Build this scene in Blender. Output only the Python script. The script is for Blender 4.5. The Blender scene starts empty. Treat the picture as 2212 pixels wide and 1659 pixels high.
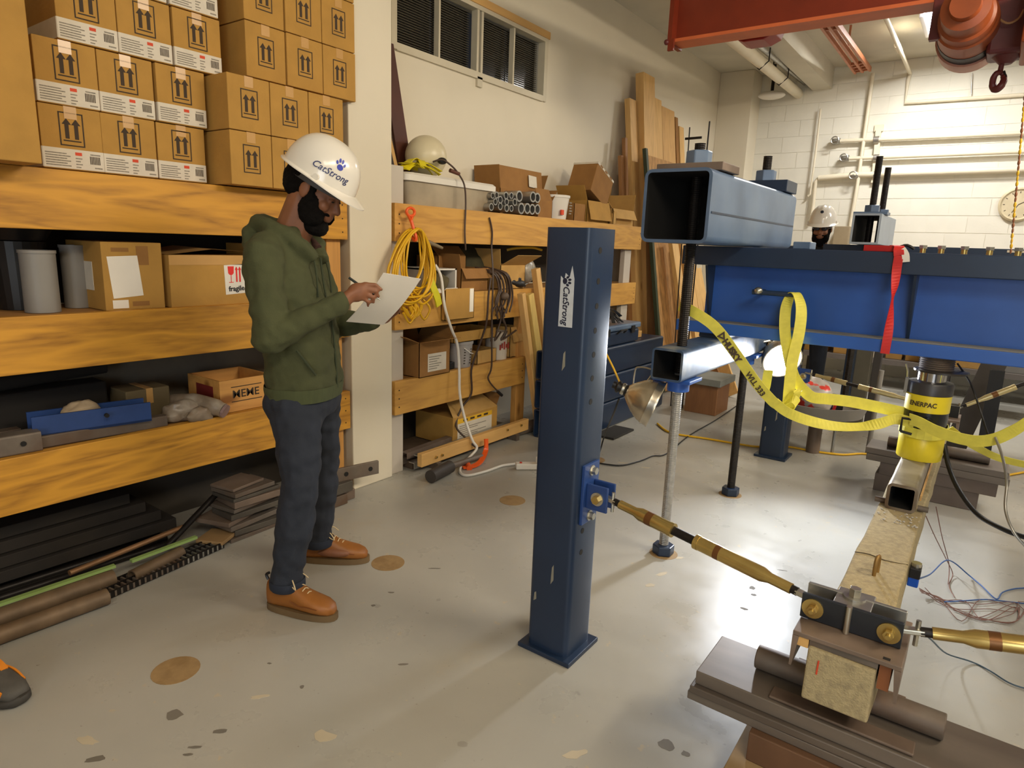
import bpy, bmesh, math, random
from mathutils import Vector as V, Matrix, Quaternion, noise

S = bpy.context.scene
COL = S.collection
PI = math.pi

# ---------------------------------------------------------------- camera
F_PX, CX, CY = 1412.32, 1106.0, 829.5          # focal length in pixels of a 2212x1659 frame
R_ = V((0.80722599, 0.58911158, 0.03652049))
U_ = V((-0.15223341, 0.14801783, 0.97719789))
W_ = V((-0.57027291, 0.79437917, -0.2091663))
EYE = V((0, 0, 1.5))
cam_d = bpy.data.cameras.new('camera')
cam_d.sensor_width = 36.0
cam_d.lens = F_PX / 2212 * 36
cam_d.clip_start = 0.05
cam = bpy.data.objects.new('camera', cam_d)
COL.objects.link(cam)
cam.matrix_world = Matrix(((R_.x, U_.x, -W_.x, EYE.x), (R_.y, U_.y, -W_.y, EYE.y), (R_.z, U_.z, -W_.z, EYE.z), (0, 0, 0, 1)))
S.camera = cam

# ---------------------------------------------------------------- world, lights, exposure
wd = bpy.data.worlds.new('world'); S.world = wd; wd.use_nodes = True
wd.node_tree.nodes['Background'].inputs[0].default_value = (0.05, 0.05, 0.055, 1)
wd.node_tree.nodes['Background'].inputs[1].default_value = 0.3
S.view_settings.view_transform = 'Standard'
S.view_settings.look = 'None'
S.view_settings.exposure = 0.0
S.view_settings.gamma = 1.0
S.view_settings.use_curve_mapping = False

def area_light(name, loc, size, size_y, power, col, target=None):
    d = bpy.data.lights.new(name, 'AREA'); d.shape = 'RECTANGLE'
    d.size = size; d.size_y = size_y; d.energy = power; d.color = col
    o = bpy.data.objects.new(name, d); COL.objects.link(o); o.location = loc
    if target is not None:
        o.rotation_euler = (V(target) - V(loc)).to_track_quat('-Z', 'Y').to_euler()
    return o
WARM = (1.0, 0.87, 0.68)
NEUT = (1.0, 0.98, 0.92)
COOL = (0.80, 0.90, 1.0)
area_light('ceiling_lamp_near', (1.4, -0.6, 3.7), 2.4, 0.6, 122, WARM, (-2.6, 1.2, 1.0))
area_light('ceiling_lamp_mid', (2.4, 3.4, 3.7), 2.4, 0.6, 190, WARM, (-3.0, 4.0, 1.6))
area_light('ceiling_lamp_far', (-0.93, 8.35, 3.74), 0.5, 0.28, 75, NEUT)
area_light('ceiling_lamp_right', (2.2, 7.0, 3.75), 2.4, 0.6, 150, NEUT)

area_light('cool_fill_light', (1.6, -3.9, 1.5), 3.0, 2.4, 135, COOL, (0.2, 3.4, 1.3))  # added cool fill behind the camera for the beam web; no door built

# ---------------------------------------------------------------- helpers
def lin(c):
    return tuple(((x / 255) / 12.92 if x / 255 <= 0.04045 else ((x / 255 + 0.055) / 1.055) ** 2.4) for x in c)

def at(px, py, ax, val):
    """point seen at a photo pixel that lies on the plane coordinate[ax] == val"""
    d = ((px - CX) * R_ - (py - CY) * U_) / F_PX + W_
    return EYE + d * ((val - EYE[ax]) / d[ax])

MATS = {}
def mat(name, col, rough=0.6, metal=0.0, var=0.12, nscale=6.0, bump=0.0, bscale=60.0, col2=None, lo=0.42, hi=0.62,
        emit=0.0, coat=0.0, stretch=None, rvar=0.0, alpha=1.0, trans=0.0, spec=None):
    """procedural material: base colour varied by noise, optional second colour in patches, optional bump"""
    if name in MATS: return MATS[name]
    m = bpy.data.materials.new(name); m.use_nodes = True; MATS[name] = m
    nt = m.node_tree; N = nt.nodes; L = nt.links; b = N['Principled BSDF']
    c = lin(col)
    b.inputs['Roughness'].default_value = rough; b.inputs['Metallic'].default_value = metal
    if coat: b.inputs['Coat Weight'].default_value = coat; b.inputs['Coat Roughness'].default_value = 0.15
    if spec is not None: b.inputs['Specular IOR Level'].default_value = spec
    if alpha < 1: b.inputs['Alpha'].default_value = alpha
    if trans: b.inputs['Transmission Weight'].default_value = trans
    if emit:
        b.inputs['Emission Color'].default_value = (*c, 1); b.inputs['Emission Strength'].default_value = emit
    tc = N.new('ShaderNodeTexCoord'); mp = N.new('ShaderNodeMapping'); L.new(tc.outputs['Object'], mp.inputs[0])
    if stretch: mp.inputs['Scale'].default_value = stretch
    oi = N.new('ShaderNodeObjectInfo'); ad = N.new('ShaderNodeVectorMath'); ad.operation = 'ADD'
    L.new(mp.outputs[0], ad.inputs[0])
    sc = N.new('ShaderNodeVectorMath'); sc.operation = 'SCALE'; sc.inputs[0].default_value = (7, 13, 5)
    L.new(oi.outputs['Random'], sc.inputs['Scale']); L.new(sc.outputs[0], ad.inputs[1])
    n = N.new('ShaderNodeTexNoise'); n.inputs['Scale'].default_value = nscale; n.inputs['Detail'].default_value = 6
    L.new(ad.outputs[0], n.inputs['Vector'])
    rp = N.new('ShaderNodeValToRGB'); L.new(n.outputs['Fac'], rp.inputs[0])
    d = tuple(x * (1 - var) for x in c); l = tuple(min(1, x * (1 + var)) for x in c)
    rp.color_ramp.elements[0].position = 0.3; rp.color_ramp.elements[0].color = (*d, 1)
    rp.color_ramp.elements[1].position = 0.7; rp.color_ramp.elements[1].color = (*l, 1)
    out = rp.outputs[0]
    if col2:
        n2 = N.new('ShaderNodeTexNoise'); n2.inputs['Scale'].default_value = nscale * 0.55; n2.inputs['Detail'].default_value = 8
        L.new(ad.outputs[0], n2.inputs['Vector'])
        r2 = N.new('ShaderNodeValToRGB'); L.new(n2.outputs['Fac'], r2.inputs[0])
        r2.color_ramp.elements[0].position = lo; r2.color_ramp.elements[1].position = hi
        mx = N.new('ShaderNodeMix'); mx.data_type = 'RGBA'; L.new(r2.outputs[0], mx.inputs[0])
        L.new(out, mx.inputs[6]); mx.inputs[7].default_value = (*lin(col2), 1); out = mx.outputs[2]
    L.new(out, b.inputs['Base Color'])
    if rvar:
        ma = N.new('ShaderNodeMapRange'); L.new(n.outputs['Fac'], ma.inputs[0])
        ma.inputs[3].default_value = max(0.02, rough - rvar); ma.inputs[4].default_value = rough + rvar
        L.new(ma.outputs[0], b.inputs['Roughness'])
    if bump:
        n3 = N.new('ShaderNodeTexNoise'); n3.inputs['Scale'].default_value = bscale; n3.inputs['Detail'].default_value = 4
        L.new(ad.outputs[0], n3.inputs['Vector'])
        bp = N.new('ShaderNodeBump'); bp.inputs['Strength'].default_value = bump; bp.inputs['Distance'].default_value = 0.01
        L.new(n3.outputs['Fac'], bp.inputs['Height']); L.new(bp.outputs[0], b.inputs['Normal'])
    return m

def wood(name, col, dark, axis=1, rough=0.55, ring=9.0, strength=0.6):
    """sawn timber: grain lines along one object axis, a few knots"""
    if name in MATS: return MATS[name]
    m = bpy.data.materials.new(name); m.use_nodes = True; MATS[name] = m
    nt = m.node_tree; N = nt.nodes; L = nt.links; b = N['Principled BSDF']; b.inputs['Roughness'].default_value = rough
    tc = N.new('ShaderNodeTexCoord'); oi = N.new('ShaderNodeObjectInfo')
    sc = N.new('ShaderNodeVectorMath'); sc.operation = 'SCALE'; sc.inputs[0].default_value = (9, 17, 6)
    L.new(oi.outputs['Random'], sc.inputs['Scale'])
    ad = N.new('ShaderNodeVectorMath'); L.new(tc.outputs['Object'], ad.inputs[0]); L.new(sc.outputs[0], ad.inputs[1])
    mp = N.new('ShaderNodeMapping'); s = [1, 1, 1]; s[axis] = 0.12; mp.inputs['Scale'].default_value = s
    L.new(ad.outputs[0], mp.inputs[0])
    n = N.new('ShaderNodeTexNoise'); n.inputs['Scale'].default_value = ring; n.inputs['Detail'].default_value = 2; n.inputs['Distortion'].default_value = 0.6
    L.new(mp.outputs[0], n.inputs['Vector'])
    mu = N.new('ShaderNodeMath'); mu.operation = 'MULTIPLY'; mu.inputs[1].default_value = 9.0; L.new(n.outputs['Fac'], mu.inputs[0])
    fr = N.new('ShaderNodeMath'); fr.operation = 'PINGPONG'; fr.inputs[1].default_value = 1.0; L.new(mu.outputs[0], fr.inputs[0])
    n2 = N.new('ShaderNodeTexNoise'); n2.inputs['Scale'].default_value = 70; n2.inputs['Detail'].default_value = 3
    L.new(mp.outputs[0], n2.inputs['Vector'])
    mm = N.new('ShaderNodeMath'); mm.operation = 'MULTIPLY'; L.new(fr.outputs[0], mm.inputs[0]); L.new(n2.outputs['Fac'], mm.inputs[1])
    rp = N.new('ShaderNodeValToRGB'); L.new(mm.outputs[0], rp.inputs[0])
    c = lin(col); k = lin(dark); mid = tuple(a * (1 - strength * .5) + e * strength * .5 for a, e in zip(c, k))
    rp.color_ramp.elements[0].position = 0.05; rp.color_ramp.elements[0].color = (*c, 1)
    rp.color_ramp.elements[1].position = 0.75; rp.color_ramp.elements[1].color = (*mid, 1)
    vo = N.new('ShaderNodeTexVoronoi'); vo.inputs['Scale'].default_value = 2.1
    m2 = N.new('ShaderNodeMapping'); s2 = [1, 1, 1]; s2[axis] = 0.45; m2.inputs['Scale'].default_value = s2
    L.new(ad.outputs[0], m2.inputs[0]); L.new(m2.outputs[0], vo.inputs['Vector'])
    r2 = N.new('ShaderNodeValToRGB'); L.new(vo.outputs['Distance'], r2.inputs[0])
    r2.color_ramp.elements[0].position = 0.03; r2.color_ramp.elements[0].color = (1, 1, 1, 1)
    r2.color_ramp.elements[1].position = 0.075; r2.color_ramp.elements[1].color = (0, 0, 0, 1)
    mx = N.new('ShaderNodeMix'); mx.data_type = 'RGBA'; L.new(r2.outputs[0], mx.inputs[0]); L.new(rp.outputs[0], mx.inputs[6]); mx.inputs[7].default_value = (*k, 1)
    L.new(mx.outputs[2], b.inputs['Base Color'])
    bp = N.new('ShaderNodeBump'); bp.inputs['Strength'].default_value = 0.15; bp.inputs['Distance'].default_value = 0.003
    L.new(n2.outputs['Fac'], bp.inputs['Height']); L.new(bp.outputs[0], b.inputs['Normal'])
    return m

def frame_of(d):
    d = V(d).normalized()
    a = V((0, 0, 1)) if abs(d.z) < 0.9 else V((1, 0, 0))
    x = a.cross(d).normalized(); return x, d.cross(x)

class MB:
    """collects shapes and links them as ONE mesh object"""
    def __init__(s): s.v = []; s.f = []; s.m = []
    def _add(s, vs, fs, m=0):
        o = len(s.v); s.v += [V(p) for p in vs]; s.f += [tuple(i + o for i in f) for f in fs]; s.m += [m] * len(fs); return s
    def box(s, x0, x1, y0, y1, z0, z1, m=0):
        return s._add([(x, y, z) for x in (x0, x1) for y in (y0, y1) for z in (z0, z1)],
                      [(0, 1, 3, 2), (4, 6, 7, 5), (0, 4, 5, 1), (2, 3, 7, 6), (0, 2, 6, 4), (1, 5, 7, 3)], m)
    def obox(s, M, sx, sy, sz, m=0):
        """oriented box centred on matrix M"""
        return s._add([M @ V((x * sx / 2, y * sy / 2, z * sz / 2)) for x in (-1, 1) for y in (-1, 1) for z in (-1, 1)],
                      [(0, 1, 3, 2), (4, 6, 7, 5), (0, 4, 5, 1), (2, 3, 7, 6), (0, 2, 6, 4), (1, 5, 7, 3)], m)
    def beam(s, a, b, w, h, up=(0, 0, 1), m=0):
        """square bar from a to b, w sideways, h along up"""
        a = V(a); b = V(b); d = (b - a).normalized(); x = V(up).cross(d)
        x = x.normalized() if x.length > 1e-4 else V((1, 0, 0)); u = d.cross(x)
        vs = [p + x * (w / 2 * i) + u * (h / 2 * j) for p in (a, b) for i, j in ((-1, -1), (1, -1), (1, 1), (-1, 1))]
        return s._add(vs, [(3, 2, 1, 0), (4, 5, 6, 7)] + [(i, (i + 1) % 4, (i + 1) % 4 + 4, i + 4) for i in range(4)], m)
    def rings(s, rs, m=0, cap=True, close=False):
        n = len(rs[0]); vs = [p for r in rs for p in r]; fs = []
        k = len(rs)
        for i in range(k if close else k - 1):
            for j in range(n):
                a = i * n; c = ((i + 1) % k) * n; fs.append((a + j, a + (j + 1) % n, c + (j + 1) % n, c + j))
        if cap and not close: fs.append(tuple(range(n - 1, -1, -1))); fs.append(tuple((k - 1) * n + j for j in range(n)))
        return s._add(vs, fs, m)
    def cyl(s, a, b, r, r2=None, n=16, m=0, cap=True, ph=0.0):
        a = V(a); b = V(b); x, y = frame_of(b - a); r2 = r if r2 is None else r2
        cs = [x * math.cos(2 * PI * i / n + ph) + y * math.sin(2 * PI * i / n + ph) for i in range(n)]
        return s.rings([[a + c * r for c in cs], [b + c * r2 for c in cs]], m, cap)
    def lathe(s, prof, a, d=(0, 0, 1), n=24, m=0, cap=True):
        """profile of (radius, height) turned about the axis through a along d"""
        a = V(a); d = V(d).normalized(); x, y = frame_of(d)
        cs = [x * math.cos(2 * PI * i / n) + y * math.sin(2 * PI * i / n) for i in range(n)]
        return s.rings([[a + d * h + c * r for c in cs] for r, h in prof], m, cap)
    def pipe(s, a, b, r, ri, n=16, m=0, mi=None):
        """hollow round tube"""
        a = V(a); b = V(b); x, y = frame_of(b - a)
        cs = [x * math.cos(2 * PI * i / n) + y * math.sin(2 * PI * i / n) for i in range(n)]
        return s.rings([[a + c * r for c in cs], [b + c * r for c in cs], [b + c * ri for c in cs], [a + c * ri for c in cs]], m, close=True)
    def tube(s, pts, r, n=8, m=0, smooth=0, cap=True):
        pts = curve_pts(pts, smooth) if smooth else [V(p) for p in pts]
        k = len(pts); rs = []; rad = r if isinstance(r, (list, tuple)) else None
        t0 = (pts[1] - pts[0]).normalized(); x, y = frame_of(t0); pt = t0
        for i, p in enumerate(pts):
            t = (pts[min(i + 1, k - 1)] - pts[max(i - 1, 0)])
            t = t.normalized() if t.length > 1e-9 else pt
            q = pt.rotation_difference(t); x = q @ x; y = q @ y; pt = t
            rr = rad[min(int(i * len(rad) / k), len(rad) - 1)] if rad else r
            rs.append([p + (x * math.cos(2 * PI * j / n) + y * math.sin(2 * PI * j / n)) * rr for j in range(n)])
        return s.rings(rs, m, cap)
    def ribbon(s, pts, w, th, side, m=0, smooth=0):
        """flat webbing: pts path, side = width direction or list of directions per point"""
        raw = [V(p) for p in pts]
        sd = [V(x).normalized() for x in side] if isinstance(side, list) else [V(side).normalized()] * len(raw)
        if smooth:
            P = curve_pts(raw, smooth); D = curve_pts(sd, smooth)
        else: P, D = raw, sd
        rs = []; k = len(P)
        for i, p in enumerate(P):
            t = (P[min(i + 1, k - 1)] - P[max(i - 1, 0)]).normalized()
            d = D[i] - t * D[i].dot(t); d.normalize(); nn = t.cross(d)
            rs.append([p + d * (w / 2) + nn * (th / 2), p - d * (w / 2) + nn * (th / 2), p - d * (w / 2) - nn * (th / 2), p + d * (w / 2) - nn * (th / 2)])
        return s.rings(rs, m)
    def prism(s, poly, a, x, y, depth, m=0):
        """2D outline in the plane (x, y) at a, extruded by depth along x cross y (both ways from 0 to depth)"""
        a = V(a); x = V(x); y = V(y); nn = x.cross(y).normalized()
        return s.rings([[a + x * p[0] + y * p[1] for p in poly], [a + x * p[0] + y * p[1] + nn * depth for p in poly]], m)
    def ell(s, c, r, M=None, n=14, k=9, m=0):
        """ellipsoid, radii r, optional 3x3 orientation"""
        c = V(c); M = M or Matrix.Identity(3); vs = [c + M @ V((0, 0, -r[2]))]; fs = []
        for i in range(1, k):
            a = -PI / 2 + PI * i / k
            for j in range(n):
                b = 2 * PI * j / n
                vs.append(c + M @ V((r[0] * math.cos(a) * math.cos(b), r[1] * math.cos(a) * math.sin(b), r[2] * math.sin(a))))
        vs.append(c + M @ V((0, 0, r[2]))); e = len(vs) - 1
        for j in range(n):
            fs.append((0, 1 + (j + 1) % n, 1 + j)); fs.append((e, e - n + j, e - n + (j + 1) % n))
        for i in range(k - 2):
            for j in range(n):
                o = 1 + i * n; fs.append((o + j, o + (j + 1) % n, o + n + (j + 1) % n, o + n + j))
        return s._add(vs, fs, m)
    def cap(s, a, b, r1, r2=None, n=12, m=0):
        """tapered capsule"""
        a = V(a); b = V(b); r2 = r1 if r2 is None else r2; d = (b - a); L = d.length; d = d / L if L > 1e-6 else V((0, 0, 1))
        pr = [(max(1e-4, r1 * math.sin(t)), -r1 * math.cos(t)) for t in (0.02, PI / 6, PI / 3, PI / 2)]
        pr += [(max(1e-4, r2 * math.sin(t)), L - r2 * math.cos(t)) for t in (PI / 2, PI * 2 / 3, PI * 5 / 6, PI - 0.02)]
        return s.lathe(pr, a, d, n, m)
    def hss(s, a, b, w, h, t, up=(0, 0, 1), r=0.02, m=0, mi=None):
        """hollow rounded rectangular steel section from a to b"""
        a = V(a); b = V(b); d = (b - a).normalized(); x = V(up).cross(d).normalized(); u = d.cross(x)
        def loop(p, w, h, r):
            o = []
            for cx, cy, q in ((w / 2 - r, h / 2 - r, 0), (-w / 2 + r, h / 2 - r, 1), (-w / 2 + r, -h / 2 + r, 2), (w / 2 - r, -h / 2 + r, 3)):
                for i in range(5):
                    an = PI / 2 * q + PI / 2 * i / 4; o.append(p + x * (cx + r * math.cos(an)) + u * (cy + r * math.sin(an)))
            return o
        ri = max(r - t, 0.004)
        s.rings([loop(a, w, h, r), loop(b, w, h, r), loop(b, w - 2 * t, h - 2 * t, ri), loop(a, w - 2 * t, h - 2 * t, ri)], m, close=True)
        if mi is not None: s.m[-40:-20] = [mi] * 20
        return s
    def hexnut(s, a, b, r, m=0): return s.cyl(a, b, r, n=6, m=m)
    def mesh(s, name, mats, off=None, smooth=None):
        me = bpy.data.meshes.new(name); o = off or V((0, 0, 0))
        me.from_pydata([p - o for p in s.v], [], s.f)
        for q in (mats if isinstance(mats, (list, tuple)) else [mats]): me.materials.append(q)
        me.polygons.foreach_set('material_index', s.m)
        bm = bmesh.new(); bm.from_mesh(me); bmesh.ops.recalc_face_normals(bm, faces=bm.faces); bm.to_mesh(me); bm.free()
        if smooth:
            me.polygons.foreach_set('use_smooth', [True] * len(me.polygons)); me.set_sharp_from_angle(angle=math.radians(smooth))
        me.update(); return me
    def build(s, name, mats, parent=None, smooth=None, bevel=0, label=None, cat=None, group=None, kind=None, local=False):
        if parent is not None:
            off = V((0, 0, 0)) if local else root_of(parent).location.copy(); loc = V((0, 0, 0))
        else:
            lo = V((min(p.x for p in s.v), min(p.y for p in s.v), min(p.z for p in s.v))); hi = V((max(p.x for p in s.v), max(p.y for p in s.v), 0))
            off = V(((lo.x + hi.x) / 2, (lo.y + hi.y) / 2, lo.z)); loc = off
        o = bpy.data.objects.new(name, s.mesh(name, mats, off, smooth)); COL.objects.link(o); o.location = loc
        if parent is not None: o.parent = parent
        if bevel:
            b = o.modifiers.new('bevel', 'BEVEL'); b.width = bevel; b.segments = 2; b.limit_method = 'ANGLE'; b.angle_limit = math.radians(40)
        tag(o, label, cat, group, kind); return o

def root_of(o):
    while o.parent is not None: o = o.parent
    return o
def tag(o, label=None, cat=None, group=None, kind=None):
    if label: o['label'] = label
    if cat: o['category'] = cat
    if group: o['group'] = group
    if kind: o['kind'] = kind
    return o
def thing(name, label, cat, loc=(0, 0, 0), group=None, rotz=0.0):
    o = bpy.data.objects.new(name, None); COL.objects.link(o); o.location = loc; o.rotation_euler = (0, 0, rotz); o.empty_display_size = 0.05
    return tag(o, label, cat, group)
def clone(o, loc=None, label=None, parent=None):
    """copy of a thing with copies of its parts and sub-parts"""
    c = o.copy(); COL.objects.link(c)
    if parent is not None: c.parent = parent
    if loc is not None: c.location = loc
    if label: c['label'] = label
    for ch in [x for x in ALLCH(o)]: clone(ch, None, None, c)
    return c
def ALLCH(o): return [x for x in o.children]
def curve_pts(pts, sub):
    """Catmull-Rom through pts"""
    P = [V(p) for p in pts]; out = []; n = len(P)
    for i in range(n - 1):
        p0, p1, p2, p3 = P[max(i - 1, 0)], P[i], P[i + 1], P[min(i + 2, n - 1)]
        for j in range(sub):
            t = j / sub; out.append(0.5 * ((2 * p1) + (p2 - p0) * t + (2 * p0 - 5 * p1 + 4 * p2 - p3) * t * t + (3 * p1 - p0 - 3 * p2 + p3) * t ** 3))
    out.append(P[-1]); return out
def fuse(mb, voxel, smooth=6, fac=0.5):
    """union of overlapping shapes as one continuous skin; returns a MB-free mesh (verts, faces)"""
    me = mb.mesh('tmp', [], None)
    o = bpy.data.objects.new('tmp', me); COL.objects.link(o)
    r = o.modifiers.new('r', 'REMESH'); r.mode = 'VOXEL'; r.voxel_size = voxel
    s = o.modifiers.new('s', 'SMOOTH'); s.iterations = smooth; s.factor = fac
    dg = bpy.context.evaluated_depsgraph_get(); ev = o.evaluated_get(dg); m2 = bpy.data.meshes.new_from_object(ev)
    bpy.data.objects.remove(o); bpy.data.meshes.remove(me)
    return m2
def skin_obj(name, me, m, parent):
    o = bpy.data.objects.new(name, me); COL.objects.link(o); o.parent = parent
    me.materials.clear(); me.materials.append(m); me.polygons.foreach_set('use_smooth', [True] * len(me.polygons)); me.name = name
    return o
def text_mesh(txt, size, bold=0.0, shear=0.0, font=None, extrude=0.0006):
    cu = bpy.data.curves.new('t', 'FONT'); cu.body = txt; cu.size = size; cu.extrude = extrude; cu.align_x = 'CENTER'; cu.align_y = 'CENTER'
    cu.shear = shear; cu.offset = bold; cu.resolution_u = 3
    o = bpy.data.objects.new('t', cu); COL.objects.link(o)
    dg = bpy.context.evaluated_depsgraph_get(); me = bpy.data.meshes.new_from_object(o.evaluated_get(dg))
    vs = [v.co.copy() for v in me.vertices]; fs = [tuple(p.vertices) for p in me.polygons]
    bpy.data.objects.remove(o); bpy.data.curves.remove(cu); bpy.data.meshes.remove(me)
    return vs, fs
def text_on(mb, txt, size, c, x, y, bold=0.0, shear=0.0, m=0, lift=0.0008, sx=1.0):
    """lettering laid flat on the plane (x right, y up) at c"""
    vs, fs = text_mesh(txt, size, bold, shear); x = V(x).normalized(); y = V(y).normalized(); n = x.cross(y); c = V(c)
    mb._add([c + x * (p.x * sx) + y * p.y + n * (p.z + lift) for p in vs], fs, m); return mb
def paw(mb, c, x, y, s, m=0, lift=0.0012, wrap=None):
    """paw print: one pad and four toes, flat discs"""
    x = V(x).normalized(); y = V(y).normalized(); n = x.cross(y); c = V(c)
    for (u, v_, a, b, rot) in ((0, -.22, .34, .28, 0), (-.42, .12, .13, .19, .5), (-.17, .38, .13, .21, .15), (.17, .38, .13, .21, -.15), (.42, .12, .13, .19, -.5)):
        ring = []
        for i in range(14):
            t = 2 * PI * i / 14; px = a * math.cos(t); py = b * math.sin(t)
            qx = px * math.cos(rot) - py * math.sin(rot) + u; qy = px * math.sin(rot) + py * math.cos(rot) + v_
            p = c + x * (qx * s) + y * (qy * s)
            ring.append(p)
        f = (lambda p, l: wrap(p, l)) if wrap else (lambda p, l: p + n * l)
        mb.rings([[f(p, -0.0003) for p in ring], [f(p, lift) for p in ring]], m)
    return mb

# ---------------------------------------------------------------- materials
CARD = mat('cardboard', (178, 134, 62), 0.85, var=0.08, nscale=9, bump=0.12, bscale=90)
CARD2 = mat('cardboard_pale', (192, 150, 84), 0.85, var=0.08, nscale=9, bump=0.12, bscale=90)
CARD3 = mat('cardboard_dark', (148, 104, 52), 0.85, var=0.1, nscale=9, bump=0.12, bscale=90)
INK = mat('print_ink', (62, 48, 34), 0.8)
PAPER = mat('white_paper', (238, 230, 216), 0.7, var=0.04)
LABEL = mat('label_paper', (214, 204, 186), 0.6, var=0.05, nscale=20)
GREYINK = mat('grey_print', (140, 132, 118), 0.8, var=0.3, nscale=200)
REDINK = mat('red_print', (214, 74, 40), 0.7)
TAPE = mat('clear_tape', (196, 152, 92), 0.25, var=0.05)
PLANK = wood('fir_plank', (212, 152, 50), (104, 58, 18), 1, strength=1.35)
PLANKX = wood('fir_plank_cross', (206, 148, 58), (120, 70, 26), 0)
PLANKZ = wood('fir_upright', (206, 150, 78), (128, 78, 30), 2)
PINE = wood('pale_pine', (222, 178, 112), (150, 100, 46), 2, ring=7)
PINEY = wood('pale_pine_long', (216, 170, 102), (150, 100, 46), 1, ring=7)
PLYW = mat('plywood_deck', (168, 120, 62), 0.7, var=0.2, nscale=5, stretch=(1, .2, 1))
OSB = mat('weathered_panel', (176, 132, 78), 0.75, var=0.35, nscale=12, stretch=(3, 3, .5))
WALLP = mat('cream_wall_paint', (222, 212, 190), 0.65, var=0.03, nscale=2, bump=0.04, bscale=40)
BLOCKP = mat('cream_block_paint', (226, 222, 208), 0.55, var=0.04, nscale=3, bump=0.1, bscale=50)
CEILP = mat('ceiling_paint', (205, 198, 180), 0.8, var=0.06, nscale=3)
GREYPOST = mat('grey_white_upright', (196, 186, 172), 0.6, var=0.04)
BLUE = mat('blue_steel_paint', (28, 44, 68), 0.36, var=0.12, nscale=3, col2=(34, 52, 78), lo=.5, hi=.75, bump=0.03, bscale=30)
BLUE2 = mat('lit_blue_steel_paint', (44, 90, 172), 0.35, var=0.12, nscale=4)  # same blue paint, brightened where light strikes the web, lower flange and plates
BLUEH = mat('lit_worn_blue_steel', (84, 104, 132), 0.35, var=0.2, nscale=4, col2=(108, 126, 148), lo=.45, hi=.75)  # worn blue, lightened overall for the strong light on the box section
DKIN = mat('steel_inside_shade', (22, 20, 18), 0.8)  # near-black for the shade inside open tubes, bolt holes and slots
BLACKST = mat('black_oxide_steel', (40, 36, 34), 0.45, 0.6, var=0.25, nscale=20)
ROD = mat('threaded_steel', (176, 174, 170), 0.32, 0.8, var=0.15, nscale=40)
ZINC = mat('zinc_plated_steel', (196, 192, 178), 0.3, 0.9, var=0.08, nscale=30)
RUST = mat('rusty_steel', (116, 106, 96), 0.55, 0.4, var=0.22, nscale=8, col2=(106, 84, 68), lo=.45, hi=.7, bump=0.06)
RUST2 = mat('brown_steel_plate', (132, 114, 100), 0.5, 0.3, var=0.2, nscale=6, col2=(100, 84, 72), lo=.45, hi=.7)
GALV = mat('galvanised_steel', (176, 174, 168), 0.35, 0.85, var=0.12, nscale=14)
BRASS = mat('gold_zinc_chromate', (192, 166, 100), 0.27, 0.8, var=0.15, nscale=10, col2=(160, 118, 66), lo=.55, hi=.75)
CONC = mat('cast_concrete', (176, 160, 122), 0.92, var=0.12, nscale=70, bump=0.45, bscale=220, col2=(156, 142, 110), lo=.5, hi=.7)
YSTRAP = mat('yellow_webbing', (228, 216, 84), 0.6, var=0.08, nscale=30, bump=0.1, bscale=300)
YCORD = mat('yellow_cord', (226, 176, 24), 0.45, var=0.06)
ORNG = mat('orange_plastic', (236, 92, 26), 0.4, var=0.05)
BLKP = mat('black_plastic', (24, 23, 24), 0.45)
GREYP = mat('grey_plastic', (136, 132, 126), 0.5, var=0.05)
WHTP = mat('white_plastic', (226, 220, 208), 0.35, var=0.03)
CRANE = mat('crane_orange_paint', (122, 40, 10), 0.5, var=0.12, nscale=5)
CRANE2 = mat('hoist_orange_paint', (152, 74, 34), 0.45, var=0.18, nscale=6)
MAROON = mat('maroon_steel', (96, 36, 34), 0.45, var=0.2)
GLASSD = mat('dark_window_glass', (34, 32, 30), 0.15, var=0.1)
TOTE = mat('cloudy_tote_plastic', (176, 162, 138), 0.35, var=0.18, nscale=5, col2=(140, 118, 88), lo=.5, hi=.7)
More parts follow.
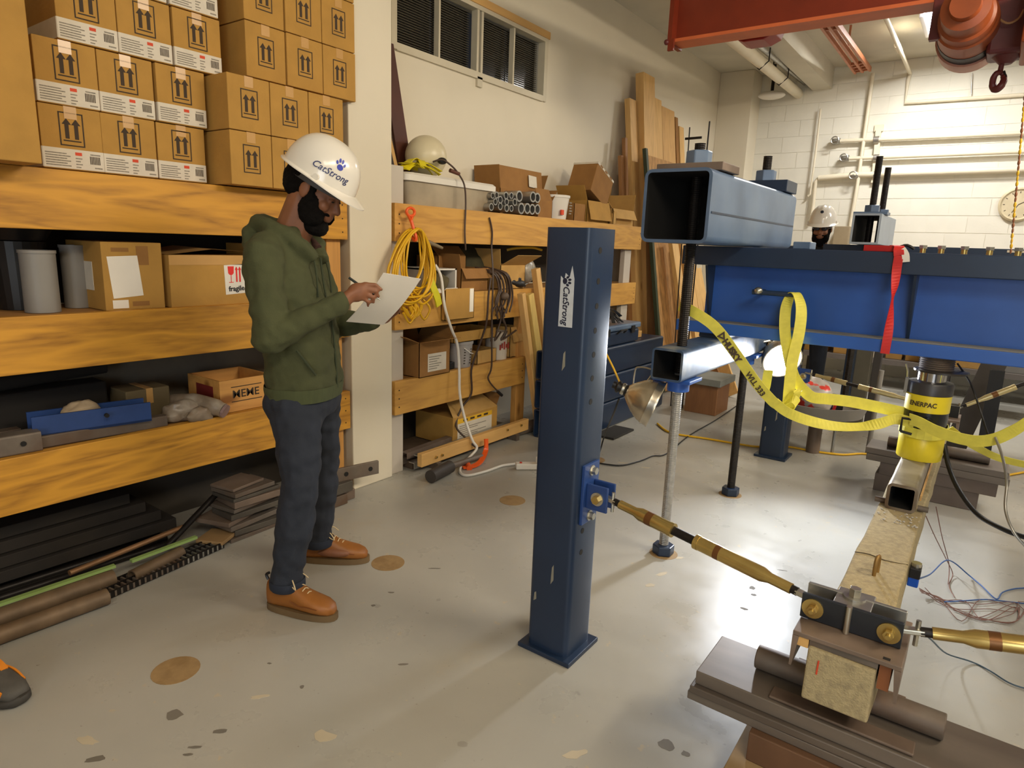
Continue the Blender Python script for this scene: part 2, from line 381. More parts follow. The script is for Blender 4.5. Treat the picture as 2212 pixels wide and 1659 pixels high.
# ================================================================ ROOM
XW, YF, ZC = -3.4, 9.67, 3.86
def floor_material():
    m = bpy.data.materials.new('painted_concrete_floor'); m.use_nodes = True
    nt = m.node_tree; N = nt.nodes; L = nt.links; b = N['Principled BSDF']
    tc = N.new('ShaderNodeTexCoord')
    def nz(scale, detail=6, rough=.55):
        n = N.new('ShaderNodeTexNoise'); n.inputs['Scale'].default_value = scale; n.inputs['Detail'].default_value = detail; n.inputs['Roughness'].default_value = rough
        L.new(tc.outputs['Object'], n.inputs['Vector']); return n
    def ramp(src, a, c):
        r = N.new('ShaderNodeValToRGB'); L.new(src, r.inputs[0]); r.color_ramp.elements[0].position = a; r.color_ramp.elements[1].position = c; return r
    def mix(fac, a, col, k=1.0):
        x = N.new('ShaderNodeMix'); x.data_type = 'RGBA'
        mu = N.new('ShaderNodeMath'); mu.operation = 'MULTIPLY'; mu.inputs[1].default_value = k; L.new(fac, mu.inputs[0]); L.new(mu.outputs[0], x.inputs[0])
        L.new(a, x.inputs[6]); x.inputs[7].default_value = (*lin(col), 1); return x.outputs[2]
    base = nz(1.2); r0 = ramp(base.outputs['Fac'], .3, .7)
    r0.color_ramp.elements[0].color = (*lin((160, 157, 148)), 1); r0.color_ramp.elements[1].color = (*lin((174, 171, 162)), 1)
    c = r0.outputs[0]
    c = mix(ramp(nz(2.3, 10, .7).outputs['Fac'], .58, .76).outputs[0], c, (176, 162, 138), .5)
    c = mix(ramp(nz(16, 6, .6).outputs['Fac'], .66, .70).outputs[0], c, (188, 172, 140), .55)
    c = mix(ramp(nz(11, 3, .5).outputs['Fac'], .725, .745).outputs[0], c, (120, 116, 106), .4)
    c = mix(ramp(nz(60, 3).outputs['Fac'], .70, .76).outputs[0], c, (120, 112, 98), .6)
    L.new(c, b.inputs['Base Color'])
    rr = ramp(nz(5, 8).outputs['Fac'], .3, .75); rr.color_ramp.elements[0].color = (.24, .24, .24, 1); rr.color_ramp.elements[1].color = (.46, .46, .46, 1)
    L.new(rr.outputs[0], b.inputs['Roughness'])
    bp = N.new('ShaderNodeBump'); bp.inputs['Strength'].default_value = .06; bp.inputs['Distance'].default_value = .01
    L.new(nz(7, 4).outputs['Fac'], bp.inputs['Height']); L.new(bp.outputs[0], b.inputs['Normal'])
    return m
FLOOR = floor_material()
floor = MB().box(XW - .1, 6.1, -4.1, YF + .1, -.12, 0).build('floor', FLOOR, kind='structure')
PLUG = mat('tan_floor_plug', (152, 124, 84), 0.7, var=0.12, nscale=30, col2=(136, 108, 70), lo=.5, hi=.7)
for (x, y) in ((-2.101, .976), (-2.115, 1.992), (-2.124, 3.008), (-2.13, 4.02), (-1.137, 2.951), (-1.141, 4.002)):
    MB().cyl((x, y, -.002), (x, y, .0012), .078 if x < -2 else .07, n=28).build('floor_plug', PLUG, floor)
rn = random.Random(5)
SCUFF = mat('bare_floor_scuff', (186, 174, 150), 0.7, var=0.1)
DSPOT = mat('dark_floor_spot', (112, 106, 96), 0.7, var=0.15)
def splat(px, py, a, b, ang, m):
    p = at(px, py, 2, 0); ring = []; a *= .75; b *= .8
    for i in range(12):
        t = 2 * PI * i / 12; k = rn.uniform(.7, 1.15); x = a * k * math.cos(t); y = b * k * math.sin(t)
        ring.append(V((p.x + x * math.cos(ang) - y * math.sin(ang), p.y + x * math.sin(ang) + y * math.cos(ang), 0)))
    MB().rings([[q - V((0, 0, .001)) for q in ring], [q + V((0, 0, .0007)) for q in ring]]).build('floor_mark', m, floor)
for q in ((1430, 1240, .05, .014, 1.2), (1404, 1264, .035, .02, .8), (1468, 1205, .03, .014, 1.), (1345, 1000, .06, .012, .5), (1395, 1010, .05, .01, .5), (1240, 1630, .06, .02, 1.),
          (560, 1505, .04, .012, .9), (1820, 1395, .02, .02, 0), (700, 1590, .05, .03, .4), (190, 1600, .05, .02, .3)): splat(*q[:5], SCUFF)
for q in ((377, 1545, .035, .03, .3), (652, 1484, .012, .01, 0), (475, 1580, .03, .012, .8), (420, 1614, .03, .007, .7), (407, 1630, .02, .006, .7), (845, 1280, .02, .007, .6), (806, 1308, .013, .011, .3),
          (870, 1435, .03, .008, .8), (582, 1433, .012, .006, .4), (1440, 1610, .035, .03, .2), (1480, 1628, .018, .014, .2), (940, 1228, .04, .006, .7), (205, 1640, .04, .015, .9),
          (1625, 1270, .022, .02, 0), (1628, 1285, .018, .014, .4), (1608, 1315, .022, .014, .2), (1690, 1232, .03, .006, 0.4)): splat(*q[:5], DSPOT)

# left wall, with the window opening
WY0, WY1, WZ0, WZ1 = 3.26, 5.03, 2.75, 3.20
wl = MB().box(XW - .12, XW, -4.1, WY0, 0, ZC).box(XW - .12, XW, WY1, YF + .1, 0, ZC).box(XW - .12, XW, WY0, WY1, 0, WZ0).box(XW - .12, XW, WY0, WY1, WZ1, ZC)
wl.build('wall_left', WALLP, kind='structure')
MB().box(XW, -2.95, 2.50, 2.82, 0, ZC).build('wall_column', WALLP, kind='structure', bevel=.006)
MB().box(XW, -2.946, 9.30, YF, 0, ZC).build('wall_column', WALLP, kind='structure', bevel=.006)
# far wall: painted block courses proud of recessed joints
wf = MB().box(XW - .1, 6.1, YF + .005, YF + .14, 0, ZC).build('wall_far', BLOCKP, kind='structure')
bw, bh = .406, .203
blk = MB().box(0, bw - .007, 0, .03, 0, bh - .007).mesh('block', BLOCKP)
for r in range(19):
    for c in range(12):
        x = XW + c * bw - (bw / 2 if r % 2 else 0)
        if x < XW - .01: x = XW + .0
        if r % 2 and c == 0: continue
        o = bpy.data.objects.new('block', blk); COL.objects.link(o); o.parent = wf
        o.location = V((x, YF, r * bh)) - wf.location
MB().box(6, 6.1, -4.1, YF + .1, 0, ZC).build('wall_right', WALLP, kind='structure')
MB().box(XW - .1, 6.1, -4.1, -4, 0, ZC).build('wall_back', WALLP, kind='structure')
cl = MB().box(XW - .12, 6.1, -4.1, YF + .14, ZC, ZC + .1)
for x0, x1 in ((-2.28, -2.05), (1.0, 1.23), (4.2, 4.43)): cl.box(x0, x1, -4.1, YF + .1, 3.6, ZC + .01)
cl.build('ceiling', CEILP, kind='structure')

# window with a wooden header, two sashes of two dark blind-covered panes
w = MB().box(XW - .05, XW + .02, WY0 - .03, WY0 + .02, WZ0 - .03, WZ1 + .02).box(XW - .05, XW + .02, WY1 - .02, WY1 + .03, WZ0 - .03, WZ1 + .02)
w.box(XW - .05, XW + .02, WY0 + .02, WY1 - .02, WZ0 - .035, WZ0 + .012).box(XW - .05, XW + .02, WY0 + .02, WY1 - .02, WZ1 - .01, WZ1 + .02)
win = w.build('window_1', mat('window_frame_paint', (206, 196, 172), .5, var=.05), kind='structure')
FRM = MATS['window_frame_paint']
MB().box(XW, XW + .03, WY0 - .05, WY1 + .04, WZ1 + .02, WZ1 + .075).build('wooden_header', PINEY, win)
ym = (WY0 + WY1) / 2
for y in (ym - .025, ym + .025): MB().box(XW - .045, XW + .012, y - .012, y + .012, WZ0 + .012, WZ1 - .01).build('sash_stile', FRM, win)
for y in ((WY0 + ym) / 2, (WY1 + ym) / 2): MB().box(XW - .04, XW + .005, y - .009, y + .009, WZ0 + .012, WZ1 - .01).build('glazing_bar', FRM, win)
ys = [WY0 + .02, (WY0 + ym) / 2 - .009, (WY0 + ym) / 2 + .009, ym - .043, ym + .043, (WY1 + ym) / 2 - .009, (WY1 + ym) / 2 + .009, WY1 - .02]
for i in range(4): MB().box(XW - .09, XW - .085, ys[2 * i], ys[2 * i + 1], WZ0 + .012, WZ1 - .01).build('pane', GLASSD, win)
sl = MB()
SLAT = mat('blind_slat', (92, 86, 72), .5)
for i in range(4):
    for k in range(26):
        z = WZ0 + .02 + k * .0162
        sl.box(XW - .075, XW - .062, ys[2 * i], ys[2 * i + 1], z, z + .0035)
sl.build('blind_slats', SLAT, win, kind='stuff')
MB().box(XW - .06, XW - .02, ym - .03, ym + .03, WZ0 - .06, WZ0 - .03).box(XW, XW + .02, ym - .03, ym + .03, WZ0 - .09, WZ0 - .02).build('sash_latch', FRM, win)
# conduit high on the left wall
p0, p1 = at(1369, 0, 0, -3.37), at(1584, 150, 0, -3.37)
dz = (p1 - p0); p0 = p0 - dz * 1.2
MB().tube([p0, p1, V((-3.36, 9.28, p1.z)), V((-2.93, 9.28, p1.z - .0))], .008, 6).build('trim_1', mat('conduit_paint', (196, 190, 176), .5), kind='structure')
# ================================================================ LEFT SHELF BAY
SX = -2.94                      # front of the shelf planks
def shelf_bay(name, label, y0, y1, zs, ends, ydeck, posts):
    t = thing(name, label, 'shelf', (SX - .2, (y0 + y1) / 2, 0))
    for z0, z1, ye in zs:
        MB().box(SX - .038, SX, y0, ye, z0, z1).build('plank', PLANK, t, bevel=.003)
        MB().box(XW + .005, SX - .038, y0 + .01, min(ye, y1) - .01, z1 - .03, z1 - .004).build('deck_board', PLYW, t)
        MB().box(XW + .005, XW + .05, y0 + .01, min(ye, y1) - .01, z0 + .02, z1 - .03).build('back_rail', PLANK, t)
        # nails at the plank ends
        nm = MB()
        for ys in (y0 + .035, ye - .035):
            for k in range(3):
                zz = z0 + .04 + k * (z1 - z0 - .08) / 2; nm.cyl((SX - .001, ys, zz), (SX + .0015, ys, zz), .004, n=6)
        nm.build('nail_heads', BLACKST, t)
    for (py0, py1, px0, zt, mm) in posts:
        MB().box(px0 - .09, px0, py0, py1, 0, zt).build('upright', mm, t, bevel=.003)
        MB().box(XW + .005, XW + .09, py0, py1, 0, zt).build('upright', mm, t, bevel=.003)
    return t
Z1 = (1.49, 1.715); Z2 = (.945, 1.165); Z3 = (.40, .625)
shelf_bay('wooden_shelf', 'deep wooden shelf with thick orange plank fronts, left of the white column', -1.2, 2.475,
          [(*Z1, 2.475), (*Z2, 2.475), (*Z3, 2.475)], None, None, [(2.36, 2.455, SX - .04, 1.49, PLANKZ), (.25, .345, SX - .04, 1.49, PLANKZ), (-1.15, -1.06, SX - .04, 1.49, PLANKZ)])
for (z0, z1, c_) in ((1.166, 1.49, (40, 36, 30)), (.626, .94, (104, 98, 86)), (.0, .398, (58, 52, 44))):  # added sheets, coloured for the deep shade behind each shelf deck
    MB().box(XW + .001, XW + .004, -1.2, 2.47, z0, z1).build('shade_panel', mat('shade_panel_%d' % int(z0 * 100), c_, .8), bpy.data.objects['wooden_shelf'])
# ---- printed marks
def arrow_mark(w=.086, h=.124):
    """square frame with two upward arrows over a bar; in the Y-Z plane facing +X, centred on 0"""
    m = MB(); t = .0045; x0, x1 = -.0005, .0012
    for y0, y1, z0, z1 in ((-w / 2, w / 2, h / 2 - t, h / 2), (-w / 2, w / 2, -h / 2, -h / 2 + t), (-w / 2, -w / 2 + t, -h / 2 + t, h / 2 - t), (w / 2 - t, w / 2, -h / 2 + t, h / 2 - t),
                           (-w * .36, w * .36, -h * .36, -h * .36 + t)): m.box(x0, x1, y0, y1, z0, z1)
    for c in (-w * .19, w * .19):
        m.box(x0, x1, c - .007, c + .007, -h * .28, h * .14)
        m.prism([(c - .016, h * .14), (c + .016, h * .14), (c, h * .32)], (x0, 0, 0), (0, 1, 0), (0, 0, 1), x1 - x0)
    return m
ARROW = arrow_mark().mesh('arrow_print', INK)
def label_sleeve(w, d):
    """white printed sleeve around the foot of a box: red mark, barcode, grey lines of print"""
    m = MB(); h = .078
    m.box(-.001, .0012, -w / 2 + .001, w / 2 - .001, .004, h); m.box(-d, 0, -w / 2 - .0012, -w / 2 + .0005, .004, h)
    for k in range(6): m.box(.0012, .0017, -w * .46, -w * (.12 if k % 2 else .06), .012 + k * .009, .016 + k * .009, 1)
    m.box(.0012, .0018, w * .02, w * .13, h - .022, h - .010, 2)
    for k in range(4): m.box(.0012, .0017, w * .02, w * (.10 + .03 * (k % 2)), .010 + k * .011, .014 + k * .011, 1)
    for k in range(7): m.box(.0012, .0018, w * .26 + k * .0055, w * .26 + k * .0055 + .0032, .028, .058, 3)
    m.box(.0012, .0017, w * .27, w * .44, .062, .067, 1); m.box(.0012, .0017, w * .33, w * .46, .012, .017, 1)
    return m
LABW = .215
SLEEVE = label_sleeve(LABW, .3).mesh('label_sleeve', [LABEL, GREYINK, REDINK, INK])
TAPEM = MB().box(-.0003, .0012, -.022, .022, -.045, .0).box(-.3, .0, -.022, .022, -.0002, .0012).mesh('packing_tape', TAPE)
CARTON = {}
def carton(w, h, d):
    k = (round(w, 3), round(h, 3), round(d, 3))
    if k not in CARTON:
        m = MB(); m.box(-d, 0, -w / 2, w / 2, 0, h - .0015)
        CARTON[k] = m.mesh('carton', CARD)
    return CARTON[k]
def box_stack(y, z, x, label, group, w=LABW, h=.236, d=.3, sleeve=True, mz=None, tilt=0.0, mm=None):
    t = thing('cardboard_box', label, 'box', (x, y, z), group, tilt)
    def ad(n, me, loc=(0, 0, 0), bev=0):
        o = bpy.data.objects.new(n, me); COL.objects.link(o); o.parent = t; o.location = loc
        if bev:
            b = o.modifiers.new('b', 'BEVEL'); b.width = bev; b.segments = 2
        return o
    ad('carton', carton(w, h, d), bev=.003)
    ad('arrow_print', ARROW, (0, 0, mz if mz else (h * .64 if sleeve else h * .5)))
    ad('packing_tape', TAPEM, (0, 0, h - .0018))
    if sleeve: ad('label_sleeve', SLEEVE)
    return t
G1, G2 = 'cartons with white label sleeves on the top shelf', 'plain brown cartons stacked beside the column'
pos = ('left', 'middle', 'right'); rj = random.Random(2)
rows = (('bottom', 1.722, 1.158), ('second', 1.960, 1.166), ('third', 2.2, 1.258), ('fourth', 2.44, 1.25))
for rn_, z, y0 in rows:
    for i in range(3):
        box_stack(y0 + i * .2205 + rj.uniform(-.003, .003), z, -3.0 + rj.uniform(-.008, .008), 'white-labelled carton in the %s row from the shelf plank, %s of three' % (rn_, pos[i]), G1, tilt=rj.uniform(-.015, .015))
for r, z in enumerate((1.72, 1.958)):
    for i in range(3):
        box_stack(1.843 + i * .2155, z, -2.85 + rj.uniform(-.006, .004), 'plain carton in the forward %s row right of the white labels, %s of three' % (('bottom', 'upper')[r], pos[i]), G2, w=.211, h=.236, sleeve=False)
for r, z in enumerate((2.215, 2.457, 2.699)):
    for i in range(3):
        box_stack(1.99 + i * .214, z, -2.92 + rj.uniform(-.006, .006), 'plain carton in the set-back %s row near the column top, %s of three' % (('lowest', 'middle', 'highest')[r], pos[i]), G2, w=.21, h=.239, sleeve=False)
# big carton at the left edge
bb = thing('cardboard_box', 'very large plain carton cut by the left edge of the picture', 'box', (-2.78, .63, 1.716))
MB().box(-3.3, -2.78, .28, .975, 1.716, 2.5).build('carton', CARD, bb, bevel=.004)
MB().box(-2.7798, -2.778, .56, .64, 1.72, 2.0).build('packing_tape', TAPE, bb)
# ---- second shelf
DZ2 = 1.163
for (x, y, r, h, lab) in ((-3.09, 1.03, .062, .245, 'wide grey plastic cylinder on the second shelf'), (-3.2, 1.2, .05, .265, 'narrow grey plastic cylinder behind the wide one')):
    t = thing('plastic_cylinder', lab, 'cylinder', (x, y, DZ2), 'grey cylinders on the second shelf')
    MB().lathe([(r, 0), (r * .99, h * .5), (r, h), (r - .005, h), (r - .005, .01)], (x, y, DZ2), n=28).build('tube_wall', GREYP, t, smooth=40)
    MB().lathe([(r + .003, h - .012), (r + .003, h), (r - .001, h), (r - .001, h - .012)], (x, y, DZ2), n=28).build('rim', GREYP, t, smooth=40)
bt = thing('black_bowl', 'black shallow bowl standing behind the grey cylinders', 'bowl', (-3.25, 1.02, DZ2))
MB().lathe([(.01, .0), (.1, .01), (.13, .06), (.125, .065), (.09, .015), (.01, .006)], (-3.26, 1.02, DZ2 + .27), n=26).build('dish', BLKP, bt, smooth=40)
MB().cyl((-3.26, 1.02, DZ2), (-3.26, 1.02, DZ2 + .275), .085, .1, n=22).build('pedestal', BLKP, bt)
t = thing('cardboard_box', 'carton with a tilted white paper sheet taped on its front', 'box', (-2.99, 1.35, DZ2))
MB().box(-3.33, -2.985, 1.222, 1.468, DZ2, DZ2 + .285).build('carton', CARD, t, bevel=.003)
pm = MB().prism([(-.06, -.085), (.062, -.075), (.048, .095), (-.074, .09)], (-2.985, 1.315, DZ2 + .135), (0, 1, 0), (0, 0, 1), .0015)
pm.build('paper_sheet', PAPER, t)
MB().box(-2.9852, -2.9838, 1.25, 1.313, DZ2 + .008, DZ2 + .043).build('paper_slip', PAPER, t)
for y0, y1, z0, z1 in ((1.26, 1.33, .245, .262), (1.36, 1.41, .19, .27), (1.33, 1.40, .015, .035)): MB().box(-2.9852, -2.9842, y0, y1, DZ2 + z0, DZ2 + z1).build('faint_print', CARD3, t)
MB().box(-3.2, -3.08, 1.2205, 1.2222, DZ2 + .08, DZ2 + .2).build('side_label', LABEL, t)
t = thing('cardboard_box', 'long taped carton with a red and white fragile sticker', 'box', (-2.97, 1.69, DZ2))
MB().box(-3.32, -2.975, 1.492, 1.885, DZ2, DZ2 + .235).build('carton', CARD, t, bevel=.003)
MB()._add([(-3.32, 1.49, DZ2 + .236), (-2.97, 1.49, DZ2 + .236), (-2.965, 1.69, DZ2 + .262), (-3.32, 1.69, DZ2 + .27), (-2.97, 1.888, DZ2 + .252), (-3.32, 1.888, DZ2 + .245)],
          [(0, 1, 2, 3), (3, 2, 4, 5)]).build('lid_flap', TAPE, t)
MB().box(-2.976, -2.9735, 1.492, 1.885, DZ2 + .19, DZ2 + .234).build('packing_tape', TAPE, t)
y0, y1 = 1.755, 1.862; zc = DZ2 + .118
st = MB().prism([(-.0535, -.07), (.0535, -.064), (.05, .076), (-.057, .07)], (-2.975, 1.808, zc), (0, 1, 0), (0, 0, 1), .0015).build('fragile_sticker', WHTP, t)
g = MB(); c0 = V((-2.9732, 1.785, zc + .02)); Yx = V((0, 1, 0)); Zx = V((0, 0, 1))
g.prism([(-.016, .045), (.016, .045), (.014, .012), (.006, .004), (-.006, .004), (-.014, .012)], c0, Yx, Zx, .0008)
g.prism([(-.0015, .004), (.0015, .004), (.0015, -.03), (-.0015, -.03)], c0, Yx, Zx, .0008).prism([(-.012, -.033), (.012, -.033), (.012, -.030), (-.012, -.030)], c0, Yx, Zx, .0008)
for dy in (.029, .046):
    g.prism([(dy - .004, -.03), (dy + .004, -.03), (dy + .004, .028), (dy - .004, .028)], c0, Yx, Zx, .0008).prism([(dy - .0085, .028), (dy + .0085, .028), (dy, .044)], c0, Yx, Zx, .0008)
g.build('red_symbols', mat('sticker_red', (222, 40, 34), .5), st)
text_on(MB(), 'fragile', .034, (-2.9732, 1.811, zc - .042), (0, 1, .05), (0, -.05, 1), bold=.0008).build('lettering', mat('sticker_ink', (30, 28, 30), .6), st)
t = thing('cardboard_box', 'plain carton at the shelf end behind the standing man', 'box', (-2.98, 2.26, DZ2))
MB().box(-3.3, -2.985, 1.96, 2.355, DZ2, DZ2 + .29).build('carton', CARD, t, bevel=.003)
MB().box(-3.25, -3.0, 2.12, 2.2, DZ2 + .289, DZ2 + .2915).box(-2.9855, -2.9835, 2.12, 2.2, DZ2 + .22, DZ2 + .29).build('packing_tape', TAPE, t)
# ---- third shelf
D3 = .623
t = thing('wooden_crate', 'small open wooden box with black block letters on its side', 'crate', (-2.99, 1.86, D3))
x0, x1, y0, y1, h = -3.28, -2.985, 1.70, 1.99, .165
CR = wood('crate_board', (216, 158, 84), (150, 96, 40), 1)
MB().box(x1 - .012, x1, y0, y1, D3, D3 + h).build('front_board', CR, t, bevel=.002)
MB().box(x0, x0 + .012, y0, y1, D3, D3 + h).build('back_board', CR, t)
e = MB().box(x0 + .012, x1 - .012, y0, y0 + .012, D3, D3 + h).build('end_board', CR, t)
MB().box(x0 + .012, x1 - .012, y1 - .012, y1, D3, D3 + h).build('end_board', CR, t)
MB().box(x0 + .012, x1 - .012, y0 + .012, y1 - .012, D3, D3 + .012).build('bottom_board', CR, t)
MB().box(x0 + .08, x1 - .06, y0 - .0015, y0 + .0005, D3 + .03, D3 + .13).build('red_patch', mat('dark_red_print', (120, 34, 28), .7), e)
lm = text_on(MB(), 'MEME', .056, (x1, (y0 + y1) / 2 - .005, D3 + .088), (0, 1, 0), (0, 0, 1), bold=.0006, sx=1.05)
for dz in (.125, .05): lm.box(x1, x1 + .001, y0 + .06, y1 - .06, D3 + dz, D3 + dz + .004)
lm.build('lettering', INK, t)
def rect_channel(name, label, cat, a, b, w, h, th, m, group=None, lips=True):
    t = thing(name, label, cat, ((a[0] + b[0]) / 2, (a[1] + b[1]) / 2, min(a[2], b[2])), group)
    a = V(a); b = V(b); d = (b - a).normalized(); x = V((0, 0, 1)).cross(d).normalized(); up = V((0, 0, 1))
    MB().beam(a + up * th / 2, b + up * th / 2, w, th).build('base_plate', m, t)
    for s in (-1, 1): MB().beam(a + x * s * (w / 2 - th / 2) + up * h / 2, b + x * s * (w / 2 - th / 2) + up * h / 2, th, h).build('side_plate', m, t)
    return t
BLUE3 = mat('royal_blue_paint', (40, 68, 124), .4, var=.15)
t = rect_channel('steel_channel', 'royal blue painted steel channel lying on the third shelf', 'channel', (-3.07, .93, D3 + .045), (-3.0, 1.36, D3 + .045), .11, .085, .01, BLUE3)
p = V((-2.952, 1.17, D3 + .105))
MB().cyl(p, p + V((.014, -.002, 0)), .009, n=12).build('bolt_hole', DKIN, t)
t = thing('steel_tube', 'brown square steel tube along the plank front under the blue channel', 'tube', (-3.02, 1.18, D3))
MB().hss((-3.02, .94, D3 + .026), (-2.99, 1.43, D3 + .026), .05, .05, .004, r=.005).build('tube_wall', RUST, t)
MB().box(-3.05, -3.0, 1.02, 1.36, D3 + .051, D3 + .055).build('cover_strip', RUST2, t)
t = thing('steel_tube', 'short square steel tube at the left end of the third shelf', 'tube', (-3.02, .8, D3))
MB().hss((-3.03, .55, D3 + .042), (-3.0, .935, D3 + .042), .08, .08, .006, r=.008).build('tube_wall', RUST, t)
MB().cyl((-2.962, .87, D3 + .045), (-2.958, .87, D3 + .045), .01, n=12).build('bolt_hole', DKIN, t)
for k, (y0, y1, x, z) in enumerate(((.5, 1.0, -3.16, .0), (.5, .97, -3.22, .0), (.45, .95, -3.13, .03), (.4, .93, -3.2, .03))):
    MB().beam((x, y0, D3 + .012 + z), (x, y1, D3 + .012 + z), .05, .02).build('steel_bar', (GALV, RUST)[k % 2], label='%s flat steel bar behind the short square tube, %s layer' % (('bright', 'dark')[k % 2], ('lower', 'upper')[k // 2]), cat='bar', group='flat bars on the third shelf')
t = thing('fabric_roll', 'long black roll lying at the back of the third shelf', 'roll', (-3.3, .95, D3))
MB().tube([(-3.31, .55, D3 + .19), (-3.31, .85, D3 + .22), (-3.3, 1.1, D3 + .24), (-3.3, 1.32, D3 + .25)], .035, 12, smooth=4).build('roll', mat('black_cloth', (28, 25, 23), .9, var=.3), t, smooth=50)
MB().box(-3.375, -3.24, .5, 1.3, D3, D3 + .19).build('cradle_box', mat('black_cloth2', (34, 30, 27), .9), t, bevel=.01)
def lump(name, label, cat, c, r, m, seed=0, amp=.25, freq=9.0, parent=None, group=None, n=22, k=14):
    q = MB().ell((0, 0, 0), (1, 1, 1), n=n, k=k); o = V((seed * 3.1, seed * 1.7, seed))
    for i, p in enumerate(q.v):
        f = 1 + amp * noise.noise(p * 1.3 + o) + amp * .5 * noise.noise(p * 3.1 + o)
        q.v[i] = V((p.x * r[0] * f, p.y * r[1] * f, max(p.z * f, -.55) * r[2])) + V(c)
    return q.build(name, m, parent, smooth=50, label=label, cat=cat, group=group)
lump('paper_bag', 'crumpled pale bag lying in the blue channel', 'bag', (-3.07, 1.12, D3 + .1), (.05, .075, .055), mat('crumpled_bag', (170, 150, 122), .8, var=.25, nscale=10, col2=(150, 84, 50), lo=.6, hi=.68), 1)
t = thing('dark_box', 'dim olive-grey box at the back of the third shelf', 'box', (-3.2, 1.43, D3))
MB().box(-3.3, -3.13, 1.33, 1.53, D3, D3 + .15).build('carton', mat('olive_card', (104, 90, 62), .8), t, bevel=.006)
MB().box(-3.3, -3.128, 1.42, 1.45, D3 + .08, D3 + .152).build('packing_tape', TAPE, t)
BAGM = mat('grey_plastic_bag', (132, 116, 98), .35, var=.3, nscale=14, col2=(168, 156, 140), lo=.5, hi=.65)
lump('plastic_bag', 'crumpled grey plastic bag beside the blue channel', 'bag', (-3.03, 1.53, D3 + .035), (.065, .09, .06), BAGM, 4, .35)
lump('plastic_bag', 'small crumpled clear bag at the plank edge in front of the rolled one', 'bag', (-2.965, 1.575, D3 + .022), (.035, .07, .04), BAGM, 6, .4)
t = thing('rolled_bag', 'rolled grey bag hanging over the plank edge beside the lettered crate', 'roll', (-2.98, 1.66, D3))
MB().tube([(-3.16, 1.56, D3 + .06), (-3.06, 1.6, D3 + .07), (-2.97, 1.655, D3 + .05), (-2.925, 1.68, D3 + .035)], [.038, .042, .042, .036], 14, smooth=4).build('roll', BAGM, t, smooth=60)
MB().cyl((-2.925, 1.68, D3 + .035), (-2.915, 1.686, D3 + .03), .034, n=14).build('end_face', mat('bag_end_pink', (150, 122, 118), .6, var=.2), t)
# ---- on the floor under the shelf
STEELS = (RUST, RUST2, mat('grey_black_plate', (96, 90, 82), .5, .5, var=.2, nscale=7))
plates = [(-2.93, 1.80, .0, .34, .16, .02, .04), (-2.91, 1.60, .022, .14, .14, .018, .5), (-2.95, 1.82, .022, .30, .2, .03, -.05), (-2.97, 1.78, .054, .30, .2, .026, .12), (-2.99, 1.72, .082, .26, .2, .024, .35),
          (-2.95, 1.80, .108, .3, .17, .028, .02), (-2.98, 1.79, .138, .27, .19, .02, .15), (-2.95, 1.82, .16, .28, .17, .035, -.03), (-2.96, 1.8, .197, .27, .18, .018, .05), (-2.97, 1.79, .217, .24, .19, .022, .1), (-2.99, 1.77, .241, .2, .16, .015, .2)]
words = ('lowest, poking forward', 'a tan offcut under the pile edge', 'second from the floor', 'third from the floor', 'skewed and fourth from the floor', 'fifth from the floor', 'sixth from the floor', 'thick and seventh from the floor', 'eighth from the floor', 'ninth from the floor', 'topmost')
for i, (x, y, z, ly, lx, h, a) in enumerate(plates):
    M = Matrix.Translation((x, y, z + h / 2)) @ Matrix.Rotation(a, 4, 'Z')
    MB().obox(M, lx, ly, h - .001).build('steel_plate', STEELS[i % 3] if i != 1 else mat('tan_offcut', (158, 126, 84), .7), bevel=.002, label='steel plate in the pile under the left shelf, %s' % words[i], cat='plate', group='steel plates piled under the left shelf')
t = thing('steel_bar', 'brown steel bar with a bolt hole, sticking out past the shelf end', 'bar', (-2.83, 2.33, .1))
MB().beam((-2.93, 2.02, .17), (-2.80, 2.56, .17), .02, .08).build('bar', RUST, t, bevel=.002)
for f in (.9, .62):
    p = V((-2.93, 2.02, .17)).lerp(V((-2.80, 2.56, .17)), f); n = V((.97, -.23, 0))
    MB().cyl(p + n * .008, p + n * .0115, .014, n=12).build('bolt_hole', DKIN, t)
for k, (x, y, z) in enumerate(((-2.87, 2.2, .0), (-2.9, 2.28, .0), (-2.87, 2.24, .068))):
    MB().beam((x, y - .12, z + .032), (x, y + .14, z + .032), .11, .06).build('steel_block', STEELS[k], bevel=.003, label='rusty steel block under the holed bar, %s' % ('nearest', 'rear', 'upper')[k], cat='block', group='blocks under the holed bar')
GREENP = mat('light_green_strip', (140, 166, 96), .5, var=.12)
def rod(label, a, b, r, m, cat='pipe', group='rods and pipes under the left shelf', ri=None, name='steel_pipe'):
    q = MB()
    (q.pipe(a, b, r, ri, 14) if ri else q.cyl(a, b, r, n=12))
    return q.build(name, m, smooth=50, label=label, cat=cat, group=group)
def fl_(px, py, z): return at(px, py, 2, z)
PIPEB = mat('old_brown_pipe', (112, 92, 70), .6, .3, var=.25, nscale=12)
rod('fat brown pipe nearest the bare floor, with an open end', (-2.745, .3, .035), fl_(232, 1288, .035), .034, PIPEB, ri=.027)
rod('fat brown pipe second from the bare floor', (-2.86, .3, .04), fl_(245, 1248, .04), .038, PIPEB, ri=.03)
rod('shorter brown pipe ending by the grating', fl_(285, 1245, .035), fl_(392, 1192, .035), .028, PIPEB, ri=.022)
for k, (a, b, z, w_) in enumerate((((-40, 1392), (118, 1335), .02, 'nearest the bare floor'), ((-40, 1318), (248, 1222), .085, 'longest, above the fat pipes'), ((283, 1212), (424, 1160), .075, 'above the shorter pipe'))):
    MB().beam(fl_(*a, z), fl_(*b, z), .022, .012).build('green_strip', GREENP, label='light green flat strip %s' % w_, cat='strip', group='green strips under the left shelf')
